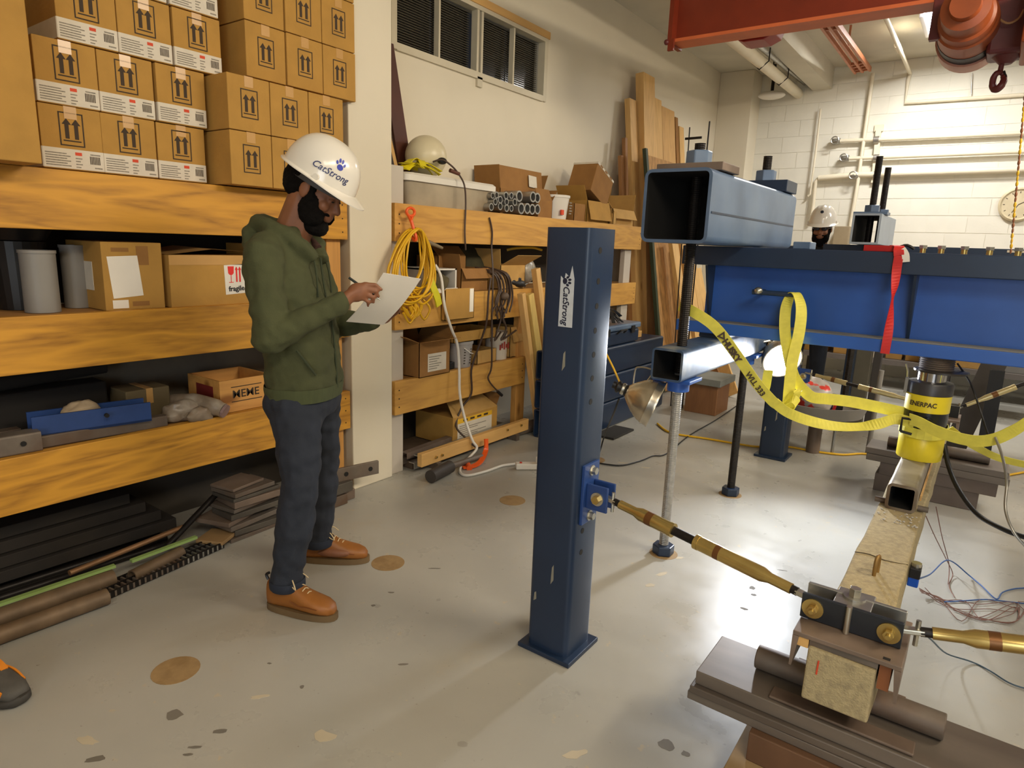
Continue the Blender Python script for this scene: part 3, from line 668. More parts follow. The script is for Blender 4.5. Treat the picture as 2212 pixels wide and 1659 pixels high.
rod('coppery bar with a swollen joint under the shelf', fl_(150, 1238, .1), fl_(396, 1138, .1), .012, mat('copper_bar', (150, 112, 78), .45, .5, var=.2))
for k in range(4): rod('thin dark rod under the left shelf, %s from the wall' % ('first', 'second', 'third', 'fourth')[k], (-3.3 + k * .075, .3, .02), (-3.26 + k * .075, 1.45, .02), .016, BLACKST, 'rod')
rod('slanting dark angle propped against the plate pile', fl_(360, 1180, .05), (-3.05, 1.7, .2), .015, BLACKST, 'rod')
t = thing('shaded_boards', 'boards darkened as deep shade, stacked against the wall under the left shelf', 'boards', (-3.22, .85, 0))  # board stack added as shadow mass, near-black for the shade under the shelf
for k in range(4): MB().box(-3.38, -3.1 - .02 * k, .37 + .03 * k, 1.5 - .06 * k, .06 + .055 * k, .11 + .055 * k).build('board', mat('shaded_board', (36, 30, 24), .85, var=.3), t, bevel=.003)
MB().box(-3.38, -3.2, .4, 1.4, 0, .06).build('bearer', MATS['shaded_board'], t)
gt = thing('floor_grating', 'dark slotted steel grating along the foot of the left shelf', 'grating', (-2.85, 1.3, 0))
ga, gb = fl_(215, 1283, .018), fl_(470, 1172, .018); gd = (gb - ga).normalized(); gs = V((gd.y, -gd.x, 0))
for s in (-.045, .0, .045): MB().beam(ga + gs * s, gb + gs * s, .006, .03).build('bearing_bar', BLACKST, gt)
for k in range(22):
    p = ga.lerp(gb, (k + .5) / 22); MB().beam(p - gs * .05, p + gs * .05, .008, .024).build('cross_bar', GALV if k > 13 else RUST, gt)
# ================================================================ RIGHT SHELF BAY
t = thing('wooden_shelf', 'long wooden shelf of pale planks under the high window, right of the column', 'shelf', (SX - .2, 4.5, 0))
for z0, z1, ye in ((1.49, 1.715, 6.25), (.95, 1.163, 6.2), (.405, .623, 4.27)):
    MB().box(SX - .038, SX, 2.835, ye, z0, z1).build('plank', wood('pale_plank', (210, 158, 76), (136, 84, 36), 1, strength=.9), t, bevel=.003)
    MB().box(XW + .005, SX - .038, 2.835, ye - .01, z1 - .03, z1 - .004).build('deck_board', PLYW, t)
    nm = MB()
    for ys in (2.87, ye - .04):
        for k in range(3): nm.cyl((SX - .001, ys, z0 + .05 + .055 * k), (SX + .0015, ys, z0 + .05 + .055 * k), .005, n=6)
    nm.build('nail_heads', BLACKST, t)
for y0, y1, zt, mm in ((2.82, 2.945, 1.935, GREYPOST), (4.21, 4.33, .945, PLANKZ), (5.98, 6.12, 1.485, GREYPOST)):
    MB().box(SX - .09, SX - .04, y0, y1, 0, zt).build('upright', mm, t, bevel=.003)
    MB().box(XW + .005, XW + .06, y0, y1, 0, zt).build('upright', mm, t, bevel=.003)
for k, (z0) in enumerate((1.0, .45)):
    MB().box(XW + .005, XW + .04, 2.95, 4.2, z0, z0 + .12).build('back_rail', PLANK, t)
for (z0, z1, y1_) in ((1.166, 1.488, 6.2), (.626, .948, 5.9), (.0, .403, 4.3)):  # dark sheets added to put shade behind the right-hand decks
    MB().box(XW + .001, XW + .004, 2.95, y1_, z0, z1).build('shade_panel', mat('dark_deck_shade', (52, 46, 38), .8), t)
DA, DB, DC = 1.713, 1.161, .621
# ---- top deck
t = thing('storage_tote', 'long cloudy plastic storage tote with a white lid', 'tote', (-3.18, 3.45, DA))
def rrect(x0, x1, y0, y1, z, r, n=4):
    o = []
    for cx, cy, q in ((x1 - r, y1 - r, 0), (x0 + r, y1 - r, 1), (x0 + r, y0 + r, 2), (x1 - r, y0 + r, 3)):
        for i in range(n + 1):
            a = PI / 2 * q + PI / 2 * i / n; o.append(V((cx + r * math.cos(a), cy + r * math.sin(a), z)))
    return o
MB().rings([rrect(-3.34, -3.03, 3.04, 3.86, DA, .04), rrect(-3.355, -3.01, 3.0, 3.9, DA + .155, .05)]).build('tub', TOTE, t, smooth=40)
MB().rings([rrect(-3.365, -2.995, 2.985, 3.915, DA + .15, .05), rrect(-3.365, -2.995, 2.985, 3.915, DA + .185, .05), rrect(-3.35, -3.01, 3.0, 3.9, DA + .2, .05)]).build('lid', WHTP, t, smooth=40)
LZ = DA + .201
t = thing('plastic_ball', 'cream plastic ball resting on the tote lid', 'ball', (-3.2, 3.37, LZ))
MB().ell((-3.2, 3.37, LZ + .137), (.14, .14, .137), n=28, k=18).build('sphere', mat('cream_ball', (216, 204, 170), .35, var=.03), t, smooth=80)
MB().lathe([(.06, 0), (.062, .012), (.05, .02)], (-3.2, 3.37, LZ), n=20).build('neck', WHTP, t, smooth=40)
def heap(name, label, cat, c, rx, ry, h, n, w, th, m, seed, group=None):
    r = random.Random(seed); q = MB()
    for k in range(n):
        a = r.uniform(0, PI); pts = []; sd = []
        for i in range(5):
            f = i / 4 * 2 - 1; z = (1 - f * f) * h * r.uniform(.3, 1) + .006 * k + .01
            pts.append(V(c) + V((math.cos(a) * f * rx, math.sin(a) * f * ry + r.uniform(-.02, .02), z))); sd.append(V((-math.sin(a), math.cos(a), r.uniform(-.6, .6))))
        q.ribbon(pts, w, th, sd, smooth=4)
    return q.build(name, m, None, label=label, cat=cat, group=group)
heap('strap_heap', 'heap of bright yellow strap at the left end of the tote lid', 'strap', (-3.1, 3.2, LZ), .1, .17, .06, 9, .045, .003, mat('bright_yellow_strap', (222, 206, 26), .6, var=.1), 3)
t = thing('electric_cord', 'brown hanging electric cord with a plug over the tote edge', 'cord', (-3.0, 3.55, 1.0))  # plain electric cord with a plug; no work light belongs to it
BROWNC = mat('brown_cord', (70, 52, 40), .5)
P = [at(935, 350, 0, -3.05), at(955, 345, 0, -3.0), at(975, 358, 0, -2.97), at(990, 375, 0, -2.97), at(1003, 400, 0, -2.93), at(1006, 440, 0, -2.93), at(1004, 500, 0, -2.925), at(1006, 540, 0, -2.93)]
MB().tube(P, .006, 7, smooth=5).build('cord', BROWNC, t, smooth=60)
MB().cyl(at(972, 368, 0, -2.985), at(992, 376, 0, -2.97), .014, .012, 12).build('plug', mat('reddish_plug', (96, 56, 40), .5), t, smooth=40)
MB().ell(at(955, 352, 0, -3.02) + V((0, 0, .012)), (.03, .035, .022)).build('socket', BLKP, t, smooth=50)
def open_carton(name, label, x0, x1, y0, y1, z, h, m, flaps, group=None, rot=0.0, fill=None):
    """five-sided carton with raised or folded flaps: flaps = {side: angle from vertical outward}"""
    cx, cy = (x0 + x1) / 2, (y0 + y1) / 2
    t = thing(name, label, 'box', (cx, cy, z), group, rot)
    a, b = (x1 - x0) / 2, (y1 - y0) / 2; th = .004
    MB().box(-a, a, -b, b, 0, th).build('bottom', m, t, local=True)
    for n, bx in (('front', (a - th, a, -b, b)), ('back', (-a, -a + th, -b, b)), ('left', (-a, a, -b, -b + th)), ('right', (-a, a, b - th, b))):
        MB().box(*bx, 0, h).build('side_panel', m, t, local=True)
    for n, (ang, ln) in flaps.items():
        o = {'front': V((a, 0, h)), 'back': V((-a, 0, h)), 'left': V((0, -b, h)), 'right': V((0, b, h))}[n]
        out = {'front': V((1, 0, 0)), 'back': V((-1, 0, 0)), 'left': V((0, -1, 0)), 'right': V((0, 1, 0))}[n]
        d = V((0, 0, 1)) * math.cos(ang) + out * math.sin(ang); s = V((-out.y, out.x, 0)) * ((b if abs(out.x) else a) - .003)
        nn = d.cross(s.normalized()) * .003
        MB()._add([o - s, o + s, o + s + d * ln, o - s + d * ln, o - s + nn, o + s + nn, o + s + d * ln + nn, o - s + d * ln + nn],
                  [(0, 1, 2, 3), (7, 6, 5, 4), (0, 4, 5, 1), (1, 5, 6, 2), (2, 6, 7, 3), (3, 7, 4, 0)]).build('flap', m, t, local=True)
    return t
t = open_carton('cardboard_box', 'open carton with raised flaps behind the steel tube bundle', -3.37, -3.12, 4.1, 4.68, DA, .2, CARD3, {'front': (-.12, .17), 'left': (.12, .17), 'right': (.45, .17), 'back': (.1, .15)})
MB().prism([(-.05, -.04), (.06, -.045), (.06, .045), (-.05, .05)], (.127, .13, .28), (0, 1, 0), (-.12, 0, 1), .002).build('label', LABEL, t, local=True)
# steel tube bundle, each tube a thing
big = [(1045, 1172, .031), (1113, 1176, .03), (1155, 1182, .029), (1045, 1245, .031), (1081, 1245, .03), (1118, 1250, .03), (1152, 1250, .029)]
sml = [(868, 1236, .02), (890, 1205, .018), (924, 1193, .02), (926, 1232, .02), (958, 1168, .02), (962, 1206, .019), (958, 1243, .02), (1004, 1207, .02), (1000, 1168, .018), (900, 1165, .018), (880, 1168, .016), (985, 1245, .018)]
TW = ['left of the upper fat ones', 'middle of the upper fat ones', 'right of the upper fat ones', 'first of the lower fat ones', 'second of the lower fat ones', 'third of the lower fat ones', 'last of the lower fat ones',
      'lowest at the far left', 'second from the left', 'upper one of the third column', 'lower one of the third column', 'topmost of the fourth column', 'middle of the fourth column', 'lowest of the fourth column', 'beside the fat ones, lower', 'beside the fat ones, upper', 'upper left, nearer the middle', 'upper left end', 'bottom, next to the fat ones']
for i, (cx, cy, r) in enumerate(big + sml):
    p = at(750 + .3617 * cx, .3617 * cy, 0, -2.96); x0 = -2.96 - random.Random(i).uniform(0, .03)
    r *= 1.36; z = max(p.z, DA + r + .001)
    kind = 'fat' if i < 7 else 'thin'
    MB().pipe((x0, p.y, z), (-3.36, p.y, z), r, r * .72, 16, 0).build('steel_tube', GALV if i % 3 else ROD, smooth=40, cat='tube', group='steel tubes in the bundle on the top shelf',
        label='%s steel tube in the bundle below the open carton, %s' % (kind, TW[i]))
t = thing('white_pail', 'white plastic pail with printed side on the top shelf', 'pail', (-3.1, 4.83, DA))
MB().lathe([(.105, 0), (.128, .18), (.135, .18), (.135, .2), (.124, .2), (.1, .006)], (-3.1, 4.83, DA), n=28).build('pail_wall', WHTP, t, smooth=40)
pm = MB()
for k in range(5): pm.box(-2.978 + .002, -2.972 + .004, 4.87, 4.9 + .01 * (k % 2), DA + .05 + k * .022, DA + .06 + k * .022)
pm.build('print', GREYINK, t)
MB().box(-2.99, -2.978, 4.76, 4.8, DA + .04, DA + .08).build('red_mark', REDINK, t)
t = open_carton('cardboard_box', 'dark carton with a leaning pale flap just left of the white pail', -3.3, -3.02, 4.47, 4.68, DA, .14, CARD3, {'front': (-.4, .1), 'right': (.7, .12)})
t = open_carton('cardboard_box', 'small closed carton right of the white pail', -3.25, -3.0, 5.0, 5.19, DA, .15, CARD3, {'front': (-1.5, .1), 'back': (-1.5, .1)})
t = open_carton('cardboard_box', 'open carton with its flap folded down the front', -3.3, -3.0, 5.22, 5.62, DA, .19, CARD, {'front': (2.9, .17), 'left': (.5, .14), 'right': (.3, .14)})
t = thing('cardboard_box', 'tall carton tipped over in the open carton, striped lid edge', 'box', (-3.1, 5.45, DA + .19))
M = Matrix.Translation((-3.12, 5.46, DA + .33)) @ Matrix.Rotation(-.42, 4, 'X')
MB().obox(M, .25, .34, .26).build('carton', CARD3, t, bevel=.004)
MB().obox(M @ Matrix.Translation((0, .0, .135)), .255, .345, .018).build('lid_edge', LABEL, t)
for k in range(3): MB().obox(M @ Matrix.Translation((.128, -.1 + .1 * k, .136)), .004, .05, .012).build('stripe', CARD3, t)
t = open_carton('cardboard_box', 'pale open carton at the far end of the top shelf plank', -3.3, -3.0, 5.7, 6.15, DA, .15, CARD2, {'front': (2.7, .1), 'left': (1.0, .16), 'right': (.2, .16)})
t = open_carton('cardboard_box', 'low carton with a paper label under the tipped one', -2.99, -2.95, 5.63, 5.69, DA, .1, CARD2, {'front': (.2, .02)})
# ---- dark panels leaning between column and tote
def ypoly(name, label, cat, pts, x, th, m, group=None):
    P = [at(a, b, 0, x) for a, b in pts]
    return MB().rings([[p for p in P], [p - V((th, 0, 0)) for p in P]]).build(name, m, label=label, cat=cat, group=group)
LG = 'thin boards leaning beside the column'
yb = 2.83
def lean(name, label, y0, y1, ztop, yt, x, th, m):
    MB().rings([[V((x, y0, DA)), V((x, y1, DA)), V((x, yt + (y1 - y0), ztop)), V((x, yt, ztop))], [V((x - th, y0, DA)), V((x - th, y1, DA)), V((x - th, yt + (y1 - y0), ztop)), V((x - th, yt, ztop))]]).build(name, m, label=label, cat='board', group=LG)
lean('leaning_board', 'dark red-brown board, tallest of those leaning by the column', 3.30, 3.42, 2.72, 3.07, -3.32, .02, mat('red_brown_board', (78, 38, 24), .5, var=.15))
lean('leaning_board', 'narrow yellow-edged board leaning against the dark brown one', 3.27, 3.30, 2.55, 2.98, -3.30, .02, PINE)
for k in range(5): lean('leaning_strip', 'thin dark strip by the column, %s from it' % ('nearest', 'second', 'third', 'fourth', 'fifth')[k], 3.02 + k * .05, 3.055 + k * .05, 2.35 + .05 * k, 2.83 + k * .03, -3.26 - .008 * k, .012, mat('slate_strip_%d' % (k % 2), ((74, 64, 60), (46, 42, 46))[k % 2], .5, var=.2))
# ---- coiled yellow cord with its orange hanger
ct = thing('cord_coil', 'big coil of yellow extension cord hanging at the column end of the shelf', 'cord', (-2.87, 3.05, 1.0))
rc = random.Random(11); q = MB()
top = at(890, 495, 0, -2.89)
for k in range(13):
    pts = []; w = rc.uniform(.10, .17); h = rc.uniform(.34, .46); oy = rc.uniform(-.06, .05); x = -2.905 + rc.uniform(0, .075)
    for i in range(17):
        a = PI / 2 + 2 * PI * i / 16
        yy = top.y + oy * (1 - math.sin(a)) / 2 * 2 + math.cos(a) * w * (1.0 - .25 * math.sin(a)); zz = top.z - h / 2 + math.sin(a) * h / 2 + rc.uniform(-.006, .006)
        pts.append(V((x + rc.uniform(-.004, .004), yy, zz)))
    q.tube(pts, .0068, 6, smooth=3, cap=False)
q.tube([at(855, 650, 0, -2.9), at(868, 668, 0, -2.9), at(885, 668, 0, -2.9), at(900, 650, 0, -2.9), at(905, 625, 0, -2.9)], .0068, 6, smooth=4)
for k in range(7):
    z0 = top.z - .4 + rc.uniform(-.04, .02); yy = top.y + rc.uniform(-.12, .1)
    q.tube([V((-2.88, yy, z0)), V((-2.865, yy + .05, z0 - .06)), V((-2.885, yy + .02, z0 - .13)), V((-2.87, yy - .05, z0 - .06))], .0068, 6, smooth=4)
q.build('cord_loops', YCORD, ct, smooth=60)
q = MB().lathe([(.011, -.003)], (0, 0, 0)) if False else MB()
hc = at(887, 458, 0, -2.885); pts = [hc + V((0, .034 * math.cos(a), .024 * math.sin(a))) for a in [2 * PI * i / 16 for i in range(17)]]
q.tube(pts, .009, 8, cap=False); q.tube([hc + V((0, -.02, -.02)), hc + V((0, 0, -.055)), hc + V((0, .02, -.02))], .008, 8)
q.tube([hc + V((.005, 0, -.05)), hc + V((.02, .006, -.1)), hc + V((.035, .012, -.15)), hc + V((.02, .012, -.165)), hc + V((-.01, .01, -.13))], .010, 8, smooth=4)
q.build('orange_hanger', ORNG, ct, smooth=60)
MB().ribbon([at(928, 600, 0, -2.86), at(937, 625, 0, -2.86), at(945, 645, 0, -2.87), at(948, 660, 0, -2.88)], .05, .012, (0, 1, .2), smooth=3).build('ribbed_plug', mat('lime_plug', (216, 206, 40), .5), ct)
MB().cyl(at(922, 522, 0, -2.9), at(956, 536, 0, -2.86), .016, .009, 10).build('connector_end', mat('grey_brown_connector', (122, 106, 80), .6), ct, smooth=50)
# ---- second deck clutter
t = thing('square_tray', 'white-edged square tray of olive cloth on the second deck', 'tray', (-3.05, 3.35, DB))
MB().box(-3.3, -3.0, 3.2, 3.21, DB, DB + .16).box(-3.3, -3.0, 3.46, 3.475, DB, DB + .16).box(-3.0, -2.988, 3.2, 3.475, DB, DB + .03).box(-3.3, -3.0, 3.2, 3.475, DB + .15, DB + .16).build('frame', WHTP, t)
lump('olive_cloth', '', '', (-3.1, 3.33, DB + .05), (.11, .11, .09), mat('olive_cloth', (84, 74, 48), .9, var=.4, nscale=20), 3, .3, parent=t)
open_carton('cardboard_box', 'open carton with a drooping flap in front of the hanging brown cord', -3.25, -2.98, 3.5, 3.8, DB, .16, CARD3, {'front': (2.6, .08), 'left': (.2, .1), 'right': (1.9, .12)})
t = open_carton('cardboard_box', 'carton with a wide pale flap stuck out to the front, second deck', -3.3, -3.0, 3.98, 4.3, DB, .18, CARD2, {'front': (1.1, .17), 'left': (.1, .12)})
open_carton('cardboard_box', 'worn carton at the back of the second deck under the top plank', -3.36, -3.15, 3.45, 3.75, DB, .24, CARD3, {'front': (-.8, .1)})
t = thing('wire_guard_lamp', 'round work lamp with a pale mesh dome on the second deck', 'lamp', (-3.05, 4.45, DB))
MB().lathe([(.11, 0), (.105, .05), (.085, .085), (.05, .105), (.01, .11)], (-3.12, 4.42, DB + .13), (1, 0, .15), n=26).build('mesh_dome', mat('cloudy_dome', (150, 142, 128), .3, var=.3, nscale=30), t, smooth=50)
MB().pipe((-3.12, 4.42, DB + .13), (-3.1, 4.42, DB + .133), .118, .1, 26).build('rim', GALV, t, smooth=40)
MB().box(-3.25, -3.1, 4.38, 4.46, DB, DB + .1).build('base', BLKP, t)
MB().tube([at(1095, 540, 0, -3.15), at(1115, 536, 0, -3.1), at(1150, 535, 0, -3.1), at(1170, 540, 0, -3.1)], .01, 7, smooth=4).build('yellow_hose', YCORD, label='short bit of yellow hose above the mesh dome lamp', cat='hose')
lump('tool_bag', 'dark olive bag stuffed at the back of the second deck', 'bag', (-3.26, 4.0, DB + .11), (.1, .22, .22), mat('dark_olive_bag', (60, 56, 34), .9, var=.4), 8, .3)
lump('tool_bag', 'black lumpy bag right of the pale flap carton', 'bag', (-3.06, 4.22, DB + .05), (.08, .12, .07), BLKP, 9, .35)
open_carton('cardboard_box', 'ridged carton piece hanging over the second plank below the cord plug', -2.935, -2.90, 3.25, 3.55, .985, .2, CARD, {'front': (.1, .01)})
MB().box(-2.905, -2.897, 3.5, 3.54, 1.03, 1.19).build('paper_strip', PAPER, label='narrow white strip on the ridged carton piece', cat='paper')
# brown cord hanging in a tangle
bt = thing('brown_cord_tangle', 'tangled brown cord hanging down the front of the second plank', 'cord', (-2.9, 3.9, .6))
rb = random.Random(21); q = MB()
for k in range(11):
    x = -2.915 + rb.uniform(0, .03); y = 3.86 + rb.uniform(-.05, .1)
    pts = [V((-3.05, y - .08, 1.24 + rb.uniform(0, .1))), V((x - .02, y - .02, 1.29)), V((x, y + .03, 1.18)), V((x, y + rb.uniform(-.03, .06), 1.08)), V((x, y + rb.uniform(-.05, .05), .98 + rb.uniform(-.05, .05)))]
    if k < 4: pts += [V((x, y + rb.uniform(-.06, .06), .88)), V((x, y + rb.uniform(-.08, .08), .8)), V((x + .01, y + rb.uniform(-.05, .12), .86))]
    q.tube(pts, .0075, 6, smooth=4)
P = [at(1060, 600, 0, -2.9), at(1055, 640, 0, -2.9), at(1050, 700, 0, -2.92), at(1030, 760, 0, -2.93), at(1018, 800, 0, -2.93), at(1018, 850, 0, -2.93), at(998, 880, 0, -2.97), at(985, 920, 0, -2.95), at(1010, 950, 0, -2.86), at(1030, 968, 0, -2.8)]
q.tube(P, .0075, 6, smooth=5)
P = [at(1057, 470, 0, -2.93), at(1063, 500, 0, -2.93), at(1062, 540, 0, -2.93), at(1065, 600, 0, -2.9), at(1062, 700, 0, -2.9), at(1062, 790, 0, -2.92), at(1055, 820, 0, -2.92), at(1082, 852, 0, -2.92)]
q.tube(P, .0065, 6, smooth=5)
q.build('cord', BROWNC, bt, smooth=60)
MB().cyl(at(1075, 846, 0, -2.92), at(1084, 854, 0, -2.92), .012, .012, 10).build('plug', BLKP, bt)
MB().ell(at(1090, 640, 0, -2.89), (.03, .04, .03), n=10, k=7).build('connector', mat('brown_connector', (92, 74, 58), .6), bt, smooth=50)
# ---- third deck
t = open_carton('cardboard_box', 'open carton with a white printed label on the third deck', -3.23, -2.93, 3.04, 3.34, DC, .23, CARD3, {'front': (1.35, .1), 'left': (1.2, .13), 'back': (.3, .14), 'right': (.6, .1)})
LZm = MB().box(.15, .1515, -.07, .11, .03, .15); 
for k in range(6): LZm.box(.1515, .152, -.06, .02 + .02 * (k % 3), .045 + k * .016, .051 + k * .016, 1)
LZm.build('label', [LABEL, GREYINK], t, local=True)
t = thing('grey_pail', 'small grey plastic pail with black print under a cardboard tray', 'pail', (-3.02, 3.55, DC))
MB().lathe([(.085, 0), (.1, .17), (.105, .17), (.105, .19), (.095, .19), (.08, .006)], (-3.04, 3.56, DC), n=26).build('pail_wall', mat('pail_grey', (158, 152, 148), .45), t, smooth=40)
pm = MB()
for k in range(6):
    for j in range(2):
        a = -.35 + .6 * j; zz = DC + .03 + k * .02; p = V((-3.04 + math.cos(a) * (.087 + k * .0018), 3.56 + math.sin(a) * (.087 + k * .0018), zz)); pm.box(p.x - .004, p.x + .002, p.y - .008, p.y + .008, zz, zz + .007)
pm.build('print', INK, t)
MB().tube([V((-2.94, 3.5, DC + .15)), V((-2.93, 3.56, DC + .11)), V((-2.94, 3.6, DC + .1))], .004, 6).build('bail_handle', WHTP, t)
open_carton('cardboard_box', 'shallow cardboard tray sitting on the grey pail', -3.2, -2.95, 3.4, 3.88, DC + .191, .075, CARD, {})
t = thing('paint_can', 'white paint can with red script on the third deck', 'can', (-3.05, 4.0, DC))
MB().lathe([(.085, 0), (.085, .21), (.08, .215), (.078, .21), (.07, .205)], (-3.06, 4.03, DC), n=26).build('can_wall', mat('can_white', (200, 188, 170), .4, var=.1), t, smooth=40)
q = MB()
for k in range(5): q.box(-2.977, -2.9735, 3.965 + k * .026, 3.98 + k * .026, DC + .08 + .012 * (k % 2), DC + .12 + .01 * (k % 3))
q.build('red_script', mat('script_red', (150, 44, 34), .6), t)
t = open_carton('cardboard_box', 'low carton between the grey pail and the paint can', -3.2, -2.98, 3.7, 3.93, DC, .1, CARD2, {})
open_carton('cardboard_box', 'small carton with one flap hanging beside the paint can', -3.2, -3.0, 4.13, 4.28, DC, .24, CARD2, {'front': (2.85, .12)})
MB().box(-3.2, -2.99, 3.36, 3.46, DC, DC + .05).build('black_tray', BLKP, label='flat black tray between the labelled carton and grey pail', cat='tray', bevel=.004)
# ---- floor under the right bay
t = thing('cardboard_box', 'carton with a large yellow-topped white label under the third plank', 'box', (-3.05, 3.7, .05))
MB().box(-3.33, -2.96, 3.42, 3.94, .06, .27).build('carton', CARD, t, bevel=.003)
MB()._add([(-2.96, 3.42, .271), (-2.96, 3.94, .271), (-3.1, 3.90, .36), (-3.1, 3.5, .36), (-2.96, 3.42, .268), (-2.96, 3.94, .268), (-3.1, 3.90, .357), (-3.1, 3.5, .357)], [(0, 1, 2, 3), (7, 6, 5, 4), (0, 4, 5, 1), (1, 5, 6, 2), (2, 6, 7, 3), (3, 7, 4, 0)]).build('flap', CARD2, t)
MB()._add([(-3.3, 3.941, .27), (-2.97, 3.941, .27), (-2.97, 3.99, .36), (-3.3, 3.99, .36)], [(0, 1, 2, 3)]).build('flap', CARD3, t)
q = MB().box(-2.96, -2.9585, 3.47, 3.87, .085, .25); q.box(-2.9585, -2.958, 3.47, 3.87, .215, .25, 1)
for k in range(7): q.box(-2.9585, -2.958, 3.49, 3.6 + .1 * (k % 3), .1 + k * .015, .106 + k * .015, 2)
for k in range(4): q.box(-2.958, -2.9577, 3.53 + k * .08, 3.58 + k * .08, .225, .24, 3)
q.build('label', [LABEL, mat('label_yellow', (226, 176, 36), .6), GREYINK, INK], t)
MB().box(-3.35, -2.95, 3.0, 4.2, 0, .055).build('floor_pallet', mat('dark_pallet', (84, 68, 52), .8, var=.3), label='dark low board under the yellow-labelled carton', cat='board')
t = thing('timber_beam', 'pale 2x4 with bolts lying along the floor under the right shelf', 'timber', (-2.84, 3.57, 0))
MB().box(-2.87, -2.83, 2.965, 4.19, .05, .14).build('timber', PINEY, t, bevel=.003)
for y in (3.1, 3.16, 3.9, 4.08): MB().cyl((-2.831, y, .09 + .02 * (y > 3.5)), (-2.818, y, .09 + .02 * (y > 3.5)), .009, n=8).build('bolt', BRASS, t)
for y in (3.1, 4.0): MB().box(-2.89, -2.81, y, y + .04, 0, .05).build('spacer', RUST, t)
for k, (x, z, m_, y0, y1, s) in enumerate(((-2.9, .11, GALV, 2.99, 4.0, 'upper bright'), (-2.925, .06, GALV, 2.97, 3.7, 'lower bright'), (-2.98, .12, RUST2, 2.96, 3.6, 'upper dark'), (-3.02, .075, RUST, 2.96, 3.9, 'lower dark'))):
    a = V((x, y0, z)); b = V((x - .02, y1, z + .01))
    MB().beam(a, b, .05, .006).beam(a + V((.022, 0, -.02)), b + V((.022, 0, -.02)), .006, .04).build('angle_iron', m_, label='%s steel angle behind the floor 2x4' % s, cat='angle', group='steel angles behind the 2x4')
t = thing('floor_roller', 'dark round roller lying in front of the pale 2x4', 'roller', (-2.72, 3.0, 0))
MB().cyl(at(930, 1030, 2, .045), at(972, 1008, 2, .045), .042, n=22).build('head', mat('charcoal_rubber', (58, 52, 48), .6, var=.2), t, smooth=40)
MB().cyl(at(972, 1008, 2, .045), at(1040, 985, 2, .03), .022, .018, 14).build('shaft', RUST, t, smooth=40)
MB().cyl((-2.9, 4.02, .05), (-2.86, 4.45, .05), .05, n=18).build('dark_pipe', RUST, smooth=40, label='dark pipe end behind the far end of the floor 2x4', cat='pipe')
t = thing('orange_hook', 'orange plastic hook lying on the floor against the 2x4', 'hook', (-2.68, 3.25, 0))
MB().ribbon([at(1050, 948, 0, -2.79), at(1050, 970, 0, -2.77), at(1045, 985, 2, .03), at(1035, 1000, 2, .02), at(1018, 1008, 2, .012), at(1000, 1010, 2, .012)], .035, .012, [(0, 1, 0), (0, 1, 0), (.4, 1, 0), (.6, .8, 0), (1, .5, 0), (1, .5, 0)], smooth=4).build('arm', ORNG, t)
MB().cyl(at(1010, 1003, 2, .012), at(1014, 1012, 2, .012), .02, n=12).build('knob', ORNG, t)
# white power cord with its strip
t = thing('power_strip_cord', 'white power cord running down to a small power strip on the floor', 'cord', (-2.6, 3.3, 0))
P = [at(940, 572, 0, -2.885), at(953, 600, 0, -2.88), at(960, 660, 0, -2.88), at(975, 710, 0, -2.88), at(988, 745, 0, -2.88), at(992, 800, 0, -2.88), at(993, 850, 0, -2.87), at(1003, 900, 0, -2.86), at(1020, 950, 0, -2.81), at(1030, 968, 0, -2.79),
     at(1012, 990, 2, .012), at(996, 1008, 2, .01), at(995, 1022, 2, .01), at(1012, 1027, 2, .01), at(1050, 1018, 2, .01), at(1085, 1006, 2, .01), at(1115, 1002, 2, .012)]
MB().tube(P, .0095, 8, smooth=5).build('cord', WHTP, t, smooth=60)
a, b = at(1114, 1006, 2, .022), at(1168, 1006, 2, .022)
sp = MB().beam(a, b, .06, .04).build('strip', WHTP, t, bevel=.006)
m_ = a.lerp(b, .2); MB().cyl(m_ + V((0, 0, .018)), m_ + V((0, 0, .026)), .009, n=10).build('red_switch', mat('switch_red', (206, 60, 40), .4), sp)
MB().box(b.x - .03, b.x + .02, b.y - .02, b.y + .03, .04, .085).build('plug_adapter', WHTP, t, bevel=.004)
# ---- boards leaning in front of the shelf
for k, (pt, y0, w_, ytop, zt, x0, xt, lab) in enumerate(((0, 4.33, .045, 4.06, 1.14, -2.82, -2.86, 'short pale timber leaning on the shelf end, darker edge'), (0, 4.44, .07, 4.16, 1.13, -2.80, -2.86, 'short yellow timber leaning on the shelf end, widest'), (0, 4.58, .06, 4.3, 1.32, -2.83, -2.9, 'tallest timber of those leaning on the shelf end'))):
    MB().beam((x0, y0, 0.02), (xt, ytop, zt), w_, .05, up=(1, 0, 0)).build('leaning_timber', (PINE, mat('yellow_pine', (214, 182, 104), .6, var=.1, nscale=14, stretch=(4, 4, .4)), PINE)[k], bevel=.003, label=lab, cat='timber', group='timbers leaning on the shelf end')
